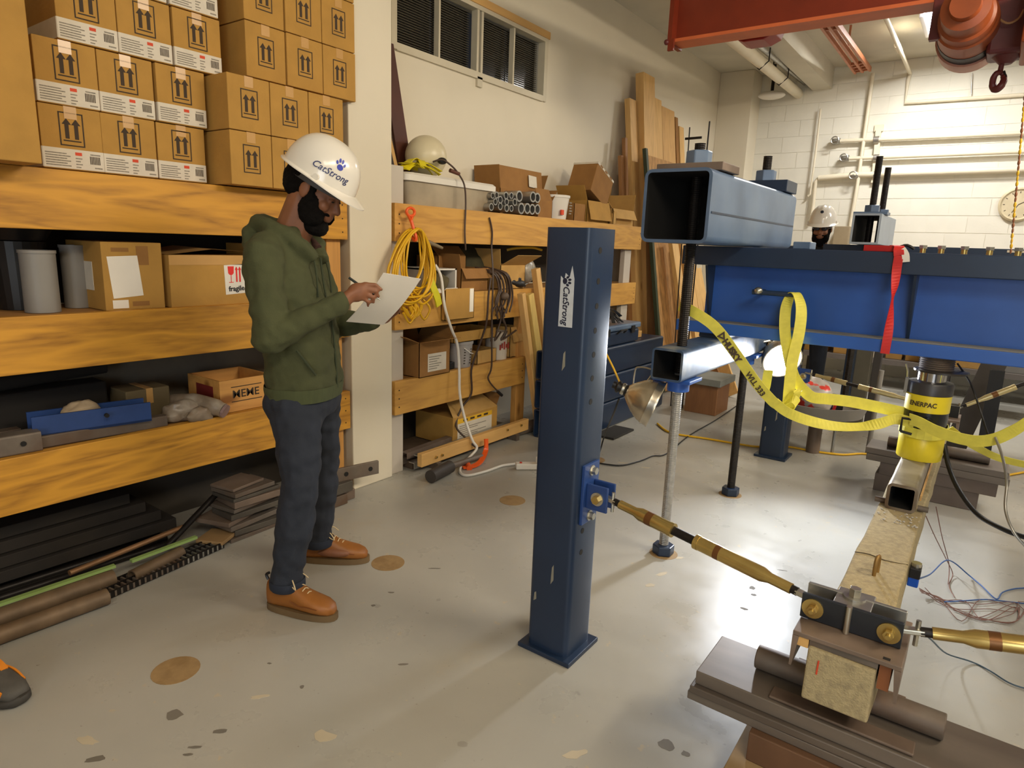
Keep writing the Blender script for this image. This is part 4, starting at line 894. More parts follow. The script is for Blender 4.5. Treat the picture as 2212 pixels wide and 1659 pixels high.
# lumber leaning in the corner of the left wall
LB = 'lumber leaning on the left wall'
def wall_board(label, y0, y1, zt, x_top=-3.37, x_bot=-2.95, th=.04, m=None, skew=0.0):
    a = V((x_bot, (y0 + y1) / 2 + skew, 0.02)); b = V((x_top + th, (y0 + y1) / 2, zt))
    MB().beam(a, b, y1 - y0, th, up=(1, 0, 0)).build('leaning_board', m or PINE, bevel=.003, label=label, cat='board', group=LB)
wall_board('tallest clean pine board leaning on the left wall', 6.62, 6.9, 3.28, th=.09)
wall_board('second tallest pine board, just left of the tallest', 6.44, 6.6, 3.0, th=.06)
wall_board('wide knotty panel right of the tallest pine board', 6.95, 7.28, 3.13, m=PINE)
wall_board('knotty panel next to the brown-edged board', 7.3, 7.66, 3.08, m=wood('knotty_pine', (210, 164, 100), (130, 84, 38), 2, ring=11))
wall_board('narrow red-brown board near the right end of the lumber', 7.7, 7.78, 3.03, m=CARD3)
wall_board('rightmost short pine board of the lumber', 7.84, 7.98, 2.95)
wall_board('weathered sheet panel with a dark green edge in front of the lumber', 6.5, 7.6, 2.45, x_top=-3.12, x_bot=-2.66, th=.025, m=OSB)
wall_board('thin dark green edged strip left of the weathered panel', 6.42, 6.47, 2.5, x_top=-3.11, x_bot=-2.66, th=.04, m=mat('dark_green_edge', (52, 62, 40), .6))
for k, (y, z) in enumerate(((6.265, 2.42), (6.325, 2.6), (6.385, 2.3))): wall_board('thin brown batten left of the lumber, %s' % ('leftmost', 'tallest', 'nearest the pine')[k], y, y + .05, z, x_top=-3.3, x_bot=-3.0, th=.04, m=wood('brown_batten', (150, 104, 58), (92, 56, 26), 2))
for k, (y, z, w_) in enumerate(((6.66, 1.62, .16), (6.95, 1.58, .2), (7.2, 1.5, .14), (7.45, 1.3, .16))): wall_board('short pale board standing at the front of the lumber, %s' % ('leftmost', 'second', 'third', 'rightmost')[k], y, y + w_, z, x_top=-2.86, x_bot=-2.46, th=.045, skew=.1, m=PINE)
# ---- blue steel members stacked on the floor
SB = 'blue steel members stacked by the shelf'
for k, (z, lab) in enumerate(((.0, 'bottom blue steel box member of the stack on the floor'), (.235, 'middle blue steel box member of the stack'), (.47, 'top blue steel box member of the stack'))):
    t = thing('steel_member', lab, 'steel beam', (-2.6, 5.0, z), SB)
    MB().hss((-2.62, 4.2, z + .115), (-2.62, 5.95 - .05 * k, z + .115), .34, .228, .012, r=.02).build('tube_wall', BLUE, t, smooth=40)
    MB().box(-2.452, -2.446, 4.2, 5.9 - .05 * k, z + .2, z + .215).build('seam_strip', BLUE, t)
t = thing('tool_case', 'blue tool case lying on the stacked blue members', 'case', (-2.6, 5.05, .7))
MB().box(-2.72, -2.47, 4.6, 5.35, .702, .82).build('case_body', BLUE, t, bevel=.02)
MB().box(-2.73, -2.46, 4.59, 5.36, .822, .872).build('case_lid', BLUEH, t, bevel=.015)
MB().tube([(-2.46, 4.9, .8), (-2.43, 4.9, .83), (-2.43, 5.02, .83), (-2.46, 5.02, .8)], .008, 6).build('handle', BLKP, t)
for y in (4.7, 5.16): MB().box(-2.465, -2.45, y, y + .06, .79, .85).build('latch', BLKP, t)
heap('strap_heap', 'heap of black rubber strap on the blue tool case', 'strap', (-2.58, 4.95, .872), .1, .22, .09, 8, .03, .006, BLKP, 8)
lump('canvas_bag', 'tan canvas bag slumped behind the black strap heap', 'bag', (-2.66, 4.65, .95), (.07, .16, .14), mat('tan_canvas', (178, 142, 76), .9, var=.2), 5, .2)
MB().box(-2.72, -2.56, 5.42, 5.6, .702, .76).build('wood_offcut', PINEY, label='pale wood offcut beside the blue tool case', cat='offcut', bevel=.003)
MB().box(-2.43, -2.25, 4.55, 4.92, 0, .018).build('rubber_mat', mat('black_rubber', (40, 37, 34), .8), label='black rubber pad on the floor by the stacked blue members', cat='mat', bevel=.004)
# ================================================================ LOAD FRAME
HX = -1.14
def threaded(mb, a, b, r, pitch=.009, n=14, m=0):
    a = V(a); b = V(b); L = (b - a).length; k = int(L / pitch); pr = []
    for i in range(k): pr += [(r, i * pitch), (r * .93, i * pitch + pitch * .5)]
    pr.append((r, L)); return mb.lathe(pr, a, b - a, n, m)
def yoke(x, tag_, first):
    """two anchor rods, a heavy box section over the beam and a light one under it"""
    sfx = 'left of the yellow jack' if first else 'right yoke outside the jack'
    for (y, zt, nm) in ((2.95, 1.965, 'near'), (4.0, 2.04, 'far')):
        t = thing('anchor_rod', 'tall %s threaded anchor rod with blue nuts, %s' % (nm, sfx), 'rod', (x, y, 0), 'anchor rods of the yokes')
        threaded(MB(), (x, y, .0), (x, y, .93), .024).build('bright_thread', ROD if nm == 'near' else BLACKST, t)
        threaded(MB(), (x, y, .93), (x, y, zt), .0245).build('black_thread', BLACKST, t)
        MB().hexnut((x, y, .002), (x, y, .05), .055).build('anchor_nut', BLUE, t, bevel=.005)
        zz = 1.872 if nm == 'near' else 1.9
        MB().hexnut((x, y, zz), (x, y, zz + .062), .058).build('locking_nut', BLUEH, t, bevel=.006)
        MB().box(x - .15, x + .15, y - .11, y + .11, 1.838, zz).build('bearing_plate', RUST2 if nm == 'near' else BLUE, t, bevel=.003)
        MB().box(x - .1, x + .085, y - .08, y + .08, .893, .910).build('support_plate', BLUE2, t, bevel=.003)
        MB().cyl((x, y, .845), (x, y, .893), .052, n=20).build('support_collar', BLUE2, t, smooth=40)
    t = thing('box_section', 'large open-ended blue steel box section lying across the beam top, %s' % sfx, 'steel beam', (x, 3.43, 1.53), 'box sections over the load beam')
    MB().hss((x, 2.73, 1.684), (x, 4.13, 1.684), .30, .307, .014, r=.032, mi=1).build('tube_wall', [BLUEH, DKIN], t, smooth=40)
    MB().box(x + .149, x + .1525, 2.75, 4.12, 1.655, 1.664).build('weld_seam', BLUE, t)
    t = thing('box_section', 'small open-ended blue steel box section under the beam, %s' % sfx, 'steel beam', (x, 3.5, .91), 'box sections under the load beam')
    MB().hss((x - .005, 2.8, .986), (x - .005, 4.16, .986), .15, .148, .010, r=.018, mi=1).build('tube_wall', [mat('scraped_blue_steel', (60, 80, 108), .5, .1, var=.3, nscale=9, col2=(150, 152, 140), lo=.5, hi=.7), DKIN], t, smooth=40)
    MB().box(x - .07, x + .07, 3.36, 3.6, 1.061, 1.084).build('shim', BLUE, t)
yoke(HX, 'left', True)
yoke(1.02, 'right', False)
bx0, bx1, by0, by1 = -1.33, 1.35, 3.33, 3.62
t = thing('load_beam', 'long deep blue steel I-beam across the right of the picture', 'steel beam', (0, 3.47, 1.085))
MB().box(bx0, bx1, by0, by1, 1.432, 1.527).build('top_flange', BLUE, t, bevel=.004)
MB().box(bx0, bx1, by0, by1, 1.085, 1.143).build('bottom_flange', BLUE2, t, bevel=.004)
MB().box(bx0 + .1, bx1 - .1, 3.463, 3.488, 1.143, 1.432).build('web', BLUE2, t)
MB().box(bx0, bx1, by0 + .001, 3.462, 1.143, 1.1445).build('dust_strip', mat('grey_dust', (128, 128, 124), .9), t)
for x, dp in ((-.275, .12), (.55, .12), (-1.2, .12)):
    for s, y in ((-1, 3.463), (1, 3.488)):
        MB().prism([(0, 0), (s * dp, 0), (s * .012, -.285), (0, -.285)], (x - .006, y, 1.431), (0, 1, 0), (0, 0, 1), .012).build('stiffener', BLUE, t)
hb = MB().cyl((-.955, 3.345, 1.312), (-.755, 3.345, 1.312), .0125, n=14); hb.cyl((-.93, 3.463, 1.312), (-.93, 3.345, 1.312), .011, n=12)
hb.build('bar_handle', BLUE, t, smooth=40)
MB().ell((-.925, 3.335, 1.32), (.022, .02, .018), n=12, k=8).build('bar_knob', ZINC, t, smooth=60)
for k, px in enumerate((1993, 2033, 2083, 2138, 2200)):
    p = at(px, 543, 1, 3.5); 
    q = thing('brass_fitting', 'small brass fitting standing on the beam top, %s from the red strap' % ('first', 'second', 'third', 'fourth', 'fifth')[k], 'fitting', (p.x, 3.5, 1.527), 'fittings on the beam top')
    MB().cyl((p.x, 3.5, 1.527), (p.x, 3.5, 1.548), .012, n=12).build('stem', BRASS, q, smooth=40)
    MB().hexnut((p.x, 3.5, 1.548), (p.x, 3.5, 1.562), .017).build('nut', ZINC, q)

# ---------------------------------------------------------------- posts with holes
def post(x0, y0, label, holes=True, sticker=True, flip=False):
    w = .177; t = thing('steel_post', label, 'post', (x0 + w / 2, y0 + w / 2, 0), 'blue steel posts'); x1, y1 = x0 + w, y0 + w
    MB().hss((x0 + w / 2, y0 + w / 2, .018), (x0 + w / 2, y0 + w / 2, 1.56), w, w, .01, up=(0, 1, 0), r=.022).build('tube_wall', BLUE, t, smooth=40)
    MB().box(x0 - .025, x1 + .025, y0 - .022, y1 + .022, 0, .018).build('base_plate', BLUE, t, bevel=.003)
    fx = x0 if flip else x1; s = -1 if flip else 1; yc = y0 + w / 2 - .025
    for z in (1.49, 1.39, 1.308, 1.226, 1.144, 1.062, .98, .503, .42):
        MB().cyl((fx - s * .002, yc, z), (fx + s * .0012, yc, z), .0105, n=14).build('bolt_hole', DKIN, t)
    b = thing_part('clevis_bracket', t)
    MB().box(min(fx, fx + s * .012), max(fx, fx + s * .012), yc - .03, yc + .075, .535, .755).build('back_plate', mat('bracket_blue', (38, 66, 122), .4, var=.12), t, bevel=.002)
    for dy in (.0, .055):
        MB().box(min(fx + s * .012, fx + s * .095), max(fx + s * .012, fx + s * .095), yc - .012 + dy, yc - .002 + dy, .597, .69).build('lug', MATS['bracket_blue'], t, bevel=.003)
    MB().cyl((fx + s * .058, yc - .018, .643), (fx + s * .058, yc - .012, .643), .024, n=18).build('washer', ZINC, t)
    MB().hexnut((fx + s * .058, yc - .033, .643), (fx + s * .058, yc - .018, .643), .015).build('bolt_head', BRASS, t)
    for z in (.73, .56):
        MB().cyl((fx + s * .012, yc + .02, z), (fx + s * .016, yc + .02, z), .019, n=16).build('washer', ZINC, t)
        MB().hexnut((fx + s * .016, yc + .02, z), (fx + s * .032, yc + .02, z), .014).build('bolt_head', ZINC, t)
    if sticker:
        sx, sz0, sz1 = x0 + .098, 1.235, 1.437
        st = MB().prism([(-.027, 0), (.027, 0), (.026, .16), (.016, .202), (.008, .165), (-.008, .178), (-.012, .155), (-.026, .168)], (sx, y0 - .0005, sz0), (1, 0, 0), (0, 0, 1), .0016)
        # prism extrudes along x cross y = -Y, towards the viewer
        st = st.build('sticker', mat('scuffed_white_vinyl', (196, 200, 204), .5, var=.06, nscale=30), t)
        lm = text_on(MB(), 'CatStrong', .034, (sx - .002, y0 - .0022, sz0 + .072), (0, 0, -1), (1, 0, 0), bold=.0003, shear=.25, sx=.92)
        paw(lm, (sx - .002, y0 - .0022, sz0 + .152), (0, 0, -1), (1, 0, 0), .03)
        lm.build('lettering', mat('navy_print', (24, 28, 52), .5), st)
    for (z, dx, h) in ((1.12, .1, .035), (.33, .1, .04), (.22, .03, .02)):
        MB().prism([(-.006, -h), (.006, -h * .5), (.004, h), (-.003, h * .7)], (x0 + dx, y0 - .0003, z), (1, 0, 0), (0, 0, 1), .0007).build('paint_chip', mat('chipped_paint', (136, 132, 118), .7), t)
    return t
def thing_part(n, t): return None
post(-1.232, 1.873, 'thick blue steel post in the foreground with a white sticker')
post(-1.24, 4.95, 'far blue steel post under the beam, behind the lit lamp', sticker=False)
post(.72, 1.873, 'blue steel post out at the right of the near brace', sticker=False, flip=True)
post(.72, 4.95, 'blue steel post out at the right of the far brace', sticker=False, flip=True)

# ---------------------------------------------------------------- turnbuckle braces
def brace(a, b, label, k=1.0, bm=BRASS):
    a = V(a); b = V(b); d = (b - a); L = d.length; u = d / L
    t = thing('turnbuckle_brace', label, 'brace', (a + b) / 2, 'turnbuckle braces')
    P = lambda f: a + u * (f * L)
    for f0, f1, s in ((0, .06, 1), (.955, 1, -1)):
        MB().beam(P(f0) - u * .02 * (f0 == 0), P(f1) + u * .02 * (f1 == 1), .024 * k, .014 * k).build('end_eye', ZINC, t, bevel=.003)
    for f0, f1 in ((.045, .085), (.925, .965)): MB().cyl(P(f0), P(f1), .0125 * k, n=14).build('threaded_end', BLACKST, t, smooth=40)
    r1, r2 = .0155 * k, .0225 * k
    def barrel(f0, f1, swap):
        pr = [(r1, f0), (r1, f0 + .09), (r2, f0 + .125), (r2, f1 - .02), (r2 * 1.06, f1 - .02), (r2 * 1.06, f1)]
        if swap: pr = [(r, f0 + f1 - f) for r, f in reversed(pr)]
        return MB().lathe([(r, f * L) for r, f in pr], a, u, 20)
    barrel(.08, .385, False).build('barrel', bm, t, smooth=40)
    barrel(.50, .94, True).build('barrel', bm, t, smooth=40)
    MB().cyl(P(.38), P(.505), .0145 * k, n=14).build('middle_rod', BLACKST, t, smooth=40)
    for f0, f1 in ((.24, .275), (.60, .625)): MB().cyl(P(f0), P(f1), r2 * 1.02, n=20).build('dark_band', mat('tarnished_band', (120, 80, 44), .4, .6), t, smooth=40)
    x, y = frame_of(u)
    MB().cyl(P(.035) - V((0, 0, .04)), P(.035) + V((0, 0, .03)), .006, n=8).build('locking_pin', ZINC, t)
    return t
a = at(1312, 1076, 1, 1.945); b = V((-.285, 1.83, .578))
brace(a, b, 'gold turnbuckle brace from the foreground post to the clamp')
a2 = V((-.045, 1.83, .572)); q = at(2212, 1393, 1, 1.87); b2 = a2 + (q - a2) * (.70 / (q.x - a2.x))
brace(a2, b2, 'gold turnbuckle brace leaving the clamp towards the right edge')
PALEB = mat('pale_zinc_tube', (206, 190, 140), .3, .7, var=.1)
a = at(1745, 806, 1, 5.0); b = at(1950, 860, 1, 4.9); brace(a, b + (b - a) * .12, 'pale turnbuckle brace behind the jack, left side', .8, PALEB)
a = at(2060, 885, 1, 4.9); b = at(2212, 829, 1, 5.0); brace(a, b + (b - a) * 1.3, 'pale turnbuckle brace behind the jack, rising to the right', .8, PALEB)

# ---------------------------------------------------------------- concrete specimen and its supports
SXa, SXb, SZ0, SZ1 = -.243, -.085, .356, .506
t = thing('concrete_beam', 'long square concrete test beam running away from the camera', 'concrete beam', (-.165, 3.4, SZ0))
q = MB(); n = 26; rc = random.Random(4); rs = []
ysp = [1.70 + (5.0 - 1.70) * i / n for i in range(n + 1)]
for i, y in enumerate(ysp):
    j = lambda: rc.uniform(-.0025, .0025)
    rs.append([V((SXa + j(), y, SZ0)), V((SXb + j(), y, SZ0 + j())), V((SXb + j(), y, SZ1 + j())), V((SXa + j(), y, SZ1 + j()))])
q.rings(rs).build('beam_body', CONC, t, bevel=.006)
for k in range(1):
    y = 2.4 + .02 * k; MB().tube([V((SXa + .0, y, SZ1 + .001)), V((-.2, y + .012, SZ1 + .001)), V((-.15, y - .004, SZ1 + .001)), V((SXb, y + .01, SZ1 + .001))], .0016, 4, smooth=3).build('surface_crack', mat('dark_crack', (70, 58, 40), .9), t)
MB().prism([(-.002, -.02), (.002, -.02), (.003, .02), (-.001, .02)], (-.215, 1.6975, .46), (1, 0, 0), (0, 0, 1), .001).build('red_chalk_mark', REDINK, t)
hq = MB()
for i in range(1): hq.tube([V((-.165, 2.25, SZ1 - .01)), V((-.165, 2.25, SZ1 + .045)), V((-.163, 2.265, SZ1 + .062)), V((-.16, 2.285, SZ1 + .05)), V((-.16, 2.285, SZ1 - .01))], .006, 8, smooth=3)
hq.build('lifting_loop', mat('rusty_gold_rod', (150, 118, 66), .5, .5), t, smooth=50)
q = MB(); rr = random.Random(9)
for k in range(60):
    x, y = rr.uniform(SXa - .0, SXb), rr.uniform(2.78, 3.0); s = rr.uniform(.002, .006); q.ell((x, y, SZ1 + s * .4), (s, s, s * .6), n=5, k=4)
q.build('crushed_grit', mat('pale_grit', (190, 186, 178), .9), t, kind='stuff')
# near support stack
NS = 'steel plates of the near support'
def slab(x0, x1, y0, y1, z0, z1, m, label, group, name='steel_plate', rot=0.0):
    cx, cy = (x0 + x1) / 2, (y0 + y1) / 2; M = Matrix.Translation((cx, cy, (z0 + z1) / 2)) @ Matrix.Rotation(rot, 4, 'Z')
    return MB().obox(M, x1 - x0, y1 - y0, z1 - z0 - .0008).build(name, m, bevel=.003, label=label, cat='plate' if name == 'steel_plate' else 'block', group=group)
DST = mat('dark_mill_steel', (120, 110, 100), .42, .35, var=.18, nscale=5, stretch=(.4, 2, 2), col2=(98, 88, 80), lo=.45, hi=.7)
slab(-.535, .42, 1.735, 1.965, .242, .285, DST, 'thick top steel plate of the near support stack', NS)
slab(-.545, .42, 1.722, 1.96, .218, .242, DST, 'thin steel plate second from the top of the near support', NS, rot=.01)
slab(-.55, .43, 1.72, 1.955, .19, .218, DST, 'thin steel plate third from the top of the near support', NS, rot=-.01)
slab(-.36, .5, 1.70, 1.96, .10, .19, mat('red_brown_block', (110, 80, 58), .6, .2, var=.2, nscale=6), 'long red-brown block under the near plates', NS, 'steel_block')
slab(-.40, .5, 1.5, 1.98, .012, .10, mat('tan_bed_block', (160, 134, 96), .8, var=.15, nscale=8, col2=(128, 104, 76), lo=.5, hi=.7), 'wide tan bedding block on the floor, lowest of the near support', NS, 'bedding_block')
slab(-.33, .02, 1.745, 1.80, .2855, .295, RUST2, 'narrow flat bar lying in front of the near roller', NS)
t = thing('steel_roller', 'fat brown steel roller under the near end of the concrete beam', 'roller', (-.16, 1.87, .286))
MB().cyl((-.40, 1.87, .3205), (.075, 1.87, .3205), .0345, n=28).build('roller', RUST, t, smooth=40, bevel=.003)
MB().box(-.30, -.02, 1.90, 1.96, .2855, .31).build('keeper_bar', RUST2, t)
# clamp channel on the beam end
t = thing('clamp_channel', 'brown steel channel saddling the near end of the concrete beam', 'channel', (-.16, 1.83, .45))
q = MB().box(-.285, -.035, 1.705, 1.955, .523, .536); q.build('channel_web', RUST2, t, bevel=.002)
for x, s in ((-.285, 1), (-.035, -1)):
    MB().prism([(0, .523), (0, .435), (s * .006, .435), (s * .016, .523)], (x, 1.955, 0), (1, 0, 0), (0, 0, 1), .25).build('channel_flange', RUST2, t)
MB().box(-.078, -.062, 1.715, 1.727, .5355, .5366).build('slot', DKIN, t)
MB().box(-.272, -.245, 1.708, 1.75, .497, .522).build('wood_packer', PINEY, t)
MB().box(-.243, -.085, 1.71, 1.95, .5065, .5225).build('steel_packer', RUST, t)
MB().box(-.082, -.056, 1.72, 1.9, .45, .515).build('side_packer', mat('orange_rust', (130, 78, 44), .8, var=.2), t)
t = thing('black_angle_plate', 'black bolted plate standing on the clamp channel, joining the two gold braces', 'plate', (-.167, 1.8, .537))
MB().box(-.288, -.048, 1.785, 1.797, .5375, .607).build('plate', mat('black_plate_paint', (32, 36, 42), .35, var=.25, nscale=8), t, bevel=.002)
MB().box(-.288, -.048, 1.856, 1.868, .5375, .607).build('backing_plate', GALV, t, bevel=.002)
MB().box(-.215, -.125, 1.797, 1.90, .596, .604).build('bolted_tab', GALV, t, bevel=.002)
for x in (-.258, -.078):
    MB().cyl((x, 1.785, .572), (x, 1.780, .572), .027, n=22).build('washer', BRASS, t)
    MB().hexnut((x, 1.780, .572), (x, 1.765, .572), .0135).build('bolt_head', BRASS, t, bevel=.001)
    MB().cyl((x, 1.765, .572), (x, 1.757, .572), .006, n=10).build('bolt_end', BRASS, t)
MB().cyl((-.172, 1.855, .604), (-.172, 1.855, .609), .028, n=20).build('washer', GALV, t)
MB().hexnut((-.172, 1.855, .609), (-.172, 1.855, .632), .0155).build('bolt_head', ZINC, t, bevel=.001)
MB().cyl((-.172, 1.777, .537), (-.172, 1.777, .613), .0075, n=12).build('upright_stud', ZINC, t, smooth=40)
# far support stack
FS = 'steel plates of the far support'
GRB = mat('grey_brown_block', (112, 100, 92), .6, .3, var=.15, nscale=6)
slab(-.435, -.2, 4.74, 5.0, 0, .118, GRB, 'left foot block of the far support', FS, 'steel_block')
slab(-.145, .128, 4.74, 5.0, 0, .118, GRB, 'right foot block of the far support', FS, 'steel_block')
slab(-.415, .21, 4.73, 4.99, .118, .2, GRB, 'wide slab on the foot blocks of the far support', FS)
slab(-.5, .26, 4.72, 4.97, .2, .245, DST, 'lower dark plate of the far support', FS)
slab(-.51, .25, 4.72, 4.97, .245, .285, DST, 'top dark plate of the far support', FS)
MB().cyl((-.4, 4.84, .3205), (.15, 4.84, .3205), .0345, n=24).build('steel_roller', RUST, smooth=40, label='steel roller under the far end of the concrete beam', cat='roller')
t = thing('clamp_channel', 'steel channel saddling the far end of the concrete beam', 'channel', (-.165, 4.88, .45))
MB().box(-.285, -.035, 4.76, 5.0, .523, .536).build('channel_web', RUST2, t)
for x, s in ((-.285, 1), (-.035, -1)): MB().prism([(0, .523), (0, .435), (s * .006, .435), (s * .016, .523)], (x, 5.0, 0), (1, 0, 0), (0, 0, 1), .24).build('channel_flange', RUST2, t)
MB().box(-.243, -.085, 4.77, 4.99, .5065, .5225).build('steel_packer', RUST, t)
MB().box(-.288, -.048, 4.86, 4.872, .537, .61).build('plate', BLKP, t)
# spreader and jack
JX, JY = -.155, 3.42
t = thing('spreader_tube', 'scraped square steel tube lying on the concrete beam under the jack', 'tube', (-.165, 3.4, SZ1))
MB().hss((-.165, 2.93, .562), (-.165, 3.95, .562), .108, .11, .012, r=.02, mi=1).build('tube_wall', [mat('scraped_mill_steel', (150, 140, 124), .4, .5, var=.2, nscale=9, col2=(104, 84, 66), lo=.5, hi=.68), DKIN], t, smooth=40)
MB().beam((-.105, 3.05, .54), (-.105, 3.9, .54), .006, .02).build('flat_strip', PINEY, t)
for x in (-.26, -.108): MB().cyl((x, 2.99, .518), (x + .038, 2.99, .518), .012, n=12).build('cross_pin', RUST, t, smooth=40)
YPAINT = mat('yellow_enamel', (222, 200, 40), .35, var=.06, nscale=8)
BENAM = mat('black_enamel', (26, 26, 30), .25, var=.1)
t = thing('hydraulic_jack', 'black and yellow hydraulic jack standing under the load beam', 'jack', (JX, JY, .617))
B0 = .6175
MB().lathe([(.088, 0), (.09, .004), (.09, .12), (.087, .124)], (JX, JY, B0), n=40).build('base', YPAINT, t, smooth=40)
MB().lathe([(.0865, .12), (.0865, .222)], (JX, JY, B0), n=40).build('cylinder_body', BENAM, t, smooth=40)
bd = MB().lathe([(.088, .222), (.088, .298)], (JX, JY, B0), n=40).build('printed_band', YPAINT, t, smooth=40)
MB().lathe([(.0865, .298), (.09, .30), (.09, .345), (.086, .352), (.06, .356)], (JX, JY, B0), n=40).build('collar', mat('grey_black_collar', (52, 50, 52), .4), t, smooth=40)
MB().lathe([(.056, .352), (.056, .40)], (JX, JY, B0), n=36).build('piston', mat('chrome_piston', (190, 188, 190), .12, 1.0, var=.03), t, smooth=40)
MB().lathe([(.105, .40), (.105, .408), (.075, .412)], (JX + .03, JY, B0), n=36).build('load_washer', mat('dark_washer', (60, 55, 52), .4, .4), t, smooth=40)
pr = []
for k in range(6): pr += [(.068, .412 + k * .009), (.064, .4165 + k * .009)]
MB().lathe(pr + [(.068, .4655)], (JX + .01, JY, B0), n=36).build('saddle', RUST, t, smooth=30)
vs, fs = text_mesh('ENERPAC', .0285, .0008)
a0 = -PI / 2 - .16; q = MB(); q._add([V((JX + math.cos(a0 + p.x * .92 / .0895) * (.0893 + p.z * .5), JY + math.sin(a0 + p.x * .92 / .0895) * (.0893 + p.z * .5), B0 + .258 + p.y)) for p in vs], fs)
q.build('lettering', INK, bd)
MB().cyl((JX + .02, JY - .085, B0 + .19), (JX + .02, JY - .115, B0 + .19), .014, n=14).cyl((JX + .02, JY - .115, B0 + .19), (JX + .02, JY - .125, B0 + .19), .018, n=6).build('hose_coupling', BENAM, t, smooth=40)
MB().box(JX - .098, JX - .085, JY - .03, JY - .005, B0 + .29, B0 + .36).build('side_lug', GREYP, t)
MB().tube([V((JX - .092, JY - .018, B0 + .36)), V((JX - .095, JY - .018, B0 + .39)), V((JX - .105, JY - .02, B0 + .42))], .004, 6).build('wire_hook', ZINC, t)
# ================================================================ LAMPS, STRAPS, CABLES
ALU = mat('spun_aluminium', (206, 196, 176), .28, .9, var=.08, nscale=20)
def clamp_lamp(label, c, axis, lit, clamp_pts):
    """bell reflector, socket and spring clamp; c = centre of the bell mouth, axis = where it points"""
    c = V(c); ax = V(axis).normalized()
    t = thing('clamp_lamp', label, 'lamp', c)
    pr = []
    R = .115
    for k in range(15):
        f = k / 14; r = .03 + (R - .03) * (math.sin(f * PI / 2) ** .85); pr.append((r + (.0022 if 4 < k < 12 and k % 2 else 0), -.15 * (1 - f)))
    inner = [(r - .0025, h) for r, h in reversed(pr)]
    MB().lathe(pr + inner, c, ax, 36, cap=False).build('reflector', ALU, t, smooth=25)
    MB().pipe(c - ax * .003, c + ax * .003, R + .004, R - .003, 36).build('rim', ALU, t, smooth=40)
    MB().lathe([(.031, -.15), (.024, -.165), (.024, -.19), (.03, -.19), (.03, -.20), (.018, -.21), (.018, -.225)], c, ax, 20).build('socket', BLKP, t, smooth=30)
    MB().lathe([(.026, -.162), (.03, -.166), (.03, -.176), (.026, -.18)], c, ax, 20).build('metal_collar', ZINC, t, smooth=30)
    if lit:
        bulb = MB().lathe([(.02, -.13), (.03, -.11), (.07, -.05), (.085, -.02), (.07, -.004), (.03, .002), (.002, .003)], c, ax, 28).build('bulb', mat('lit_bulb', (236, 240, 255), .3, emit=60, var=0), t, smooth=80)
        d = bpy.data.lights.new('bulb_light', 'SPOT'); d.energy = LAMP_W; d.color = (.86, .92, 1.0); d.shadow_soft_size = .05; d.spot_size = math.radians(165); d.spot_blend = 1.0
        o = bpy.data.objects.new('bulb_light', d); COL.objects.link(o); o.parent = t; o.location = ax * .03
        o.rotation_euler = ax.to_track_quat('-Z', 'Y').to_euler()
    else:
        MB().ell(c - ax * .06, (.03, .03, .03), n=16, k=10).build('bulb', WHTP, t, smooth=80)
    return t
LAMP_W = 95
L1 = at(1690, 778, 1, 4.08)
lt = clamp_lamp('lit clamp lamp shining white below the load beam', L1, (.58, -.72, -.38), True, None)
p = L1 - V((.42, -.82, -.33)).normalized() * .17
MB().tube([p, V((-1.05, 4.14, .98)), V((-1.12, 4.04, .96))], .008, 8).build('clamp_arm', ZINC, lt)
l2 = clamp_lamp('unlit silver clamp lamp hanging left of the near anchor rod', (-1.215, 2.88, .775), (.9, .28, -.34), False, None)
q = MB(); A = lambda x, y: at(x, y, 1, 2.87)
q.tube([A(1366, 848), A(1372, 800), A(1382, 793), A(1404, 797), A(1410, 806), A(1380, 846)], .004, 6, smooth=3)
q.build('spring_clamp_wire', ZINC, l2, smooth=60)
MB().ell(A(1373, 848), (.02, .02, .018), n=12, k=8).build('clamp_joint', ZINC, l2, smooth=50)
MB().ell(at(1381, 866, 1, 2.84), (.018, .012, .018), n=12, k=8).build('wing_nut', ZINC, l2, smooth=50)
# supply cords of the unlit lamp
MB().tube([at(1292, 725, 1, 3.0), at(1300, 745, 1, 3.0), at(1325, 795, 1, 2.97), at(1345, 840, 1, 2.95), at(1357, 858, 1, 2.92)], .005, 6, smooth=4).build('yellow_lamp_cord', YCORD, smooth=60, label='straight yellow cord slanting from the foreground post to the unlit lamp', cat='cord')
MB().tube([at(1337, 862, 1, 2.95), at(1325, 895, 1, 3.1), at(1310, 930, 2, .3), at(1303, 950, 2, .1), at(1292, 985, 2, .01), at(1275, 995, 2, .008), at(1310, 1003, 2, .008), at(1345, 1005, 2, .008), at(1385, 995, 2, .008), at(1410, 985, 2, .008), at(1440, 980, 2, .008), at(1490, 940, 2, .008), at(1550, 905, 2, .008), at(1600, 870, 2, .008)],
          .0055, 6, smooth=5).build('black_lamp_cord', BLKP, smooth=60, label='thin black cord trailing from the unlit lamp over the floor', cat='cord')
MB().tube([at(1420, 915, 2, .01), at(1450, 935, 2, .01), at(1530, 948, 2, .01), at(1600, 960, 2, .01), at(1640, 965, 2, .01), at(1700, 965, 2, .01), at(1760, 975, 2, .01), at(1820, 982, 2, .01), at(1878, 981, 2, .01), at(2000, 1005, 2, .01), at(2120, 1030, 2, .01), at(2212, 1020, 2, .01), at(2300, 1000, 2, .01)],
          .0085, 7, smooth=5).build('yellow_floor_cord', YCORD, smooth=60, label='long yellow extension cord lying across the floor behind the rods', cat='cord')
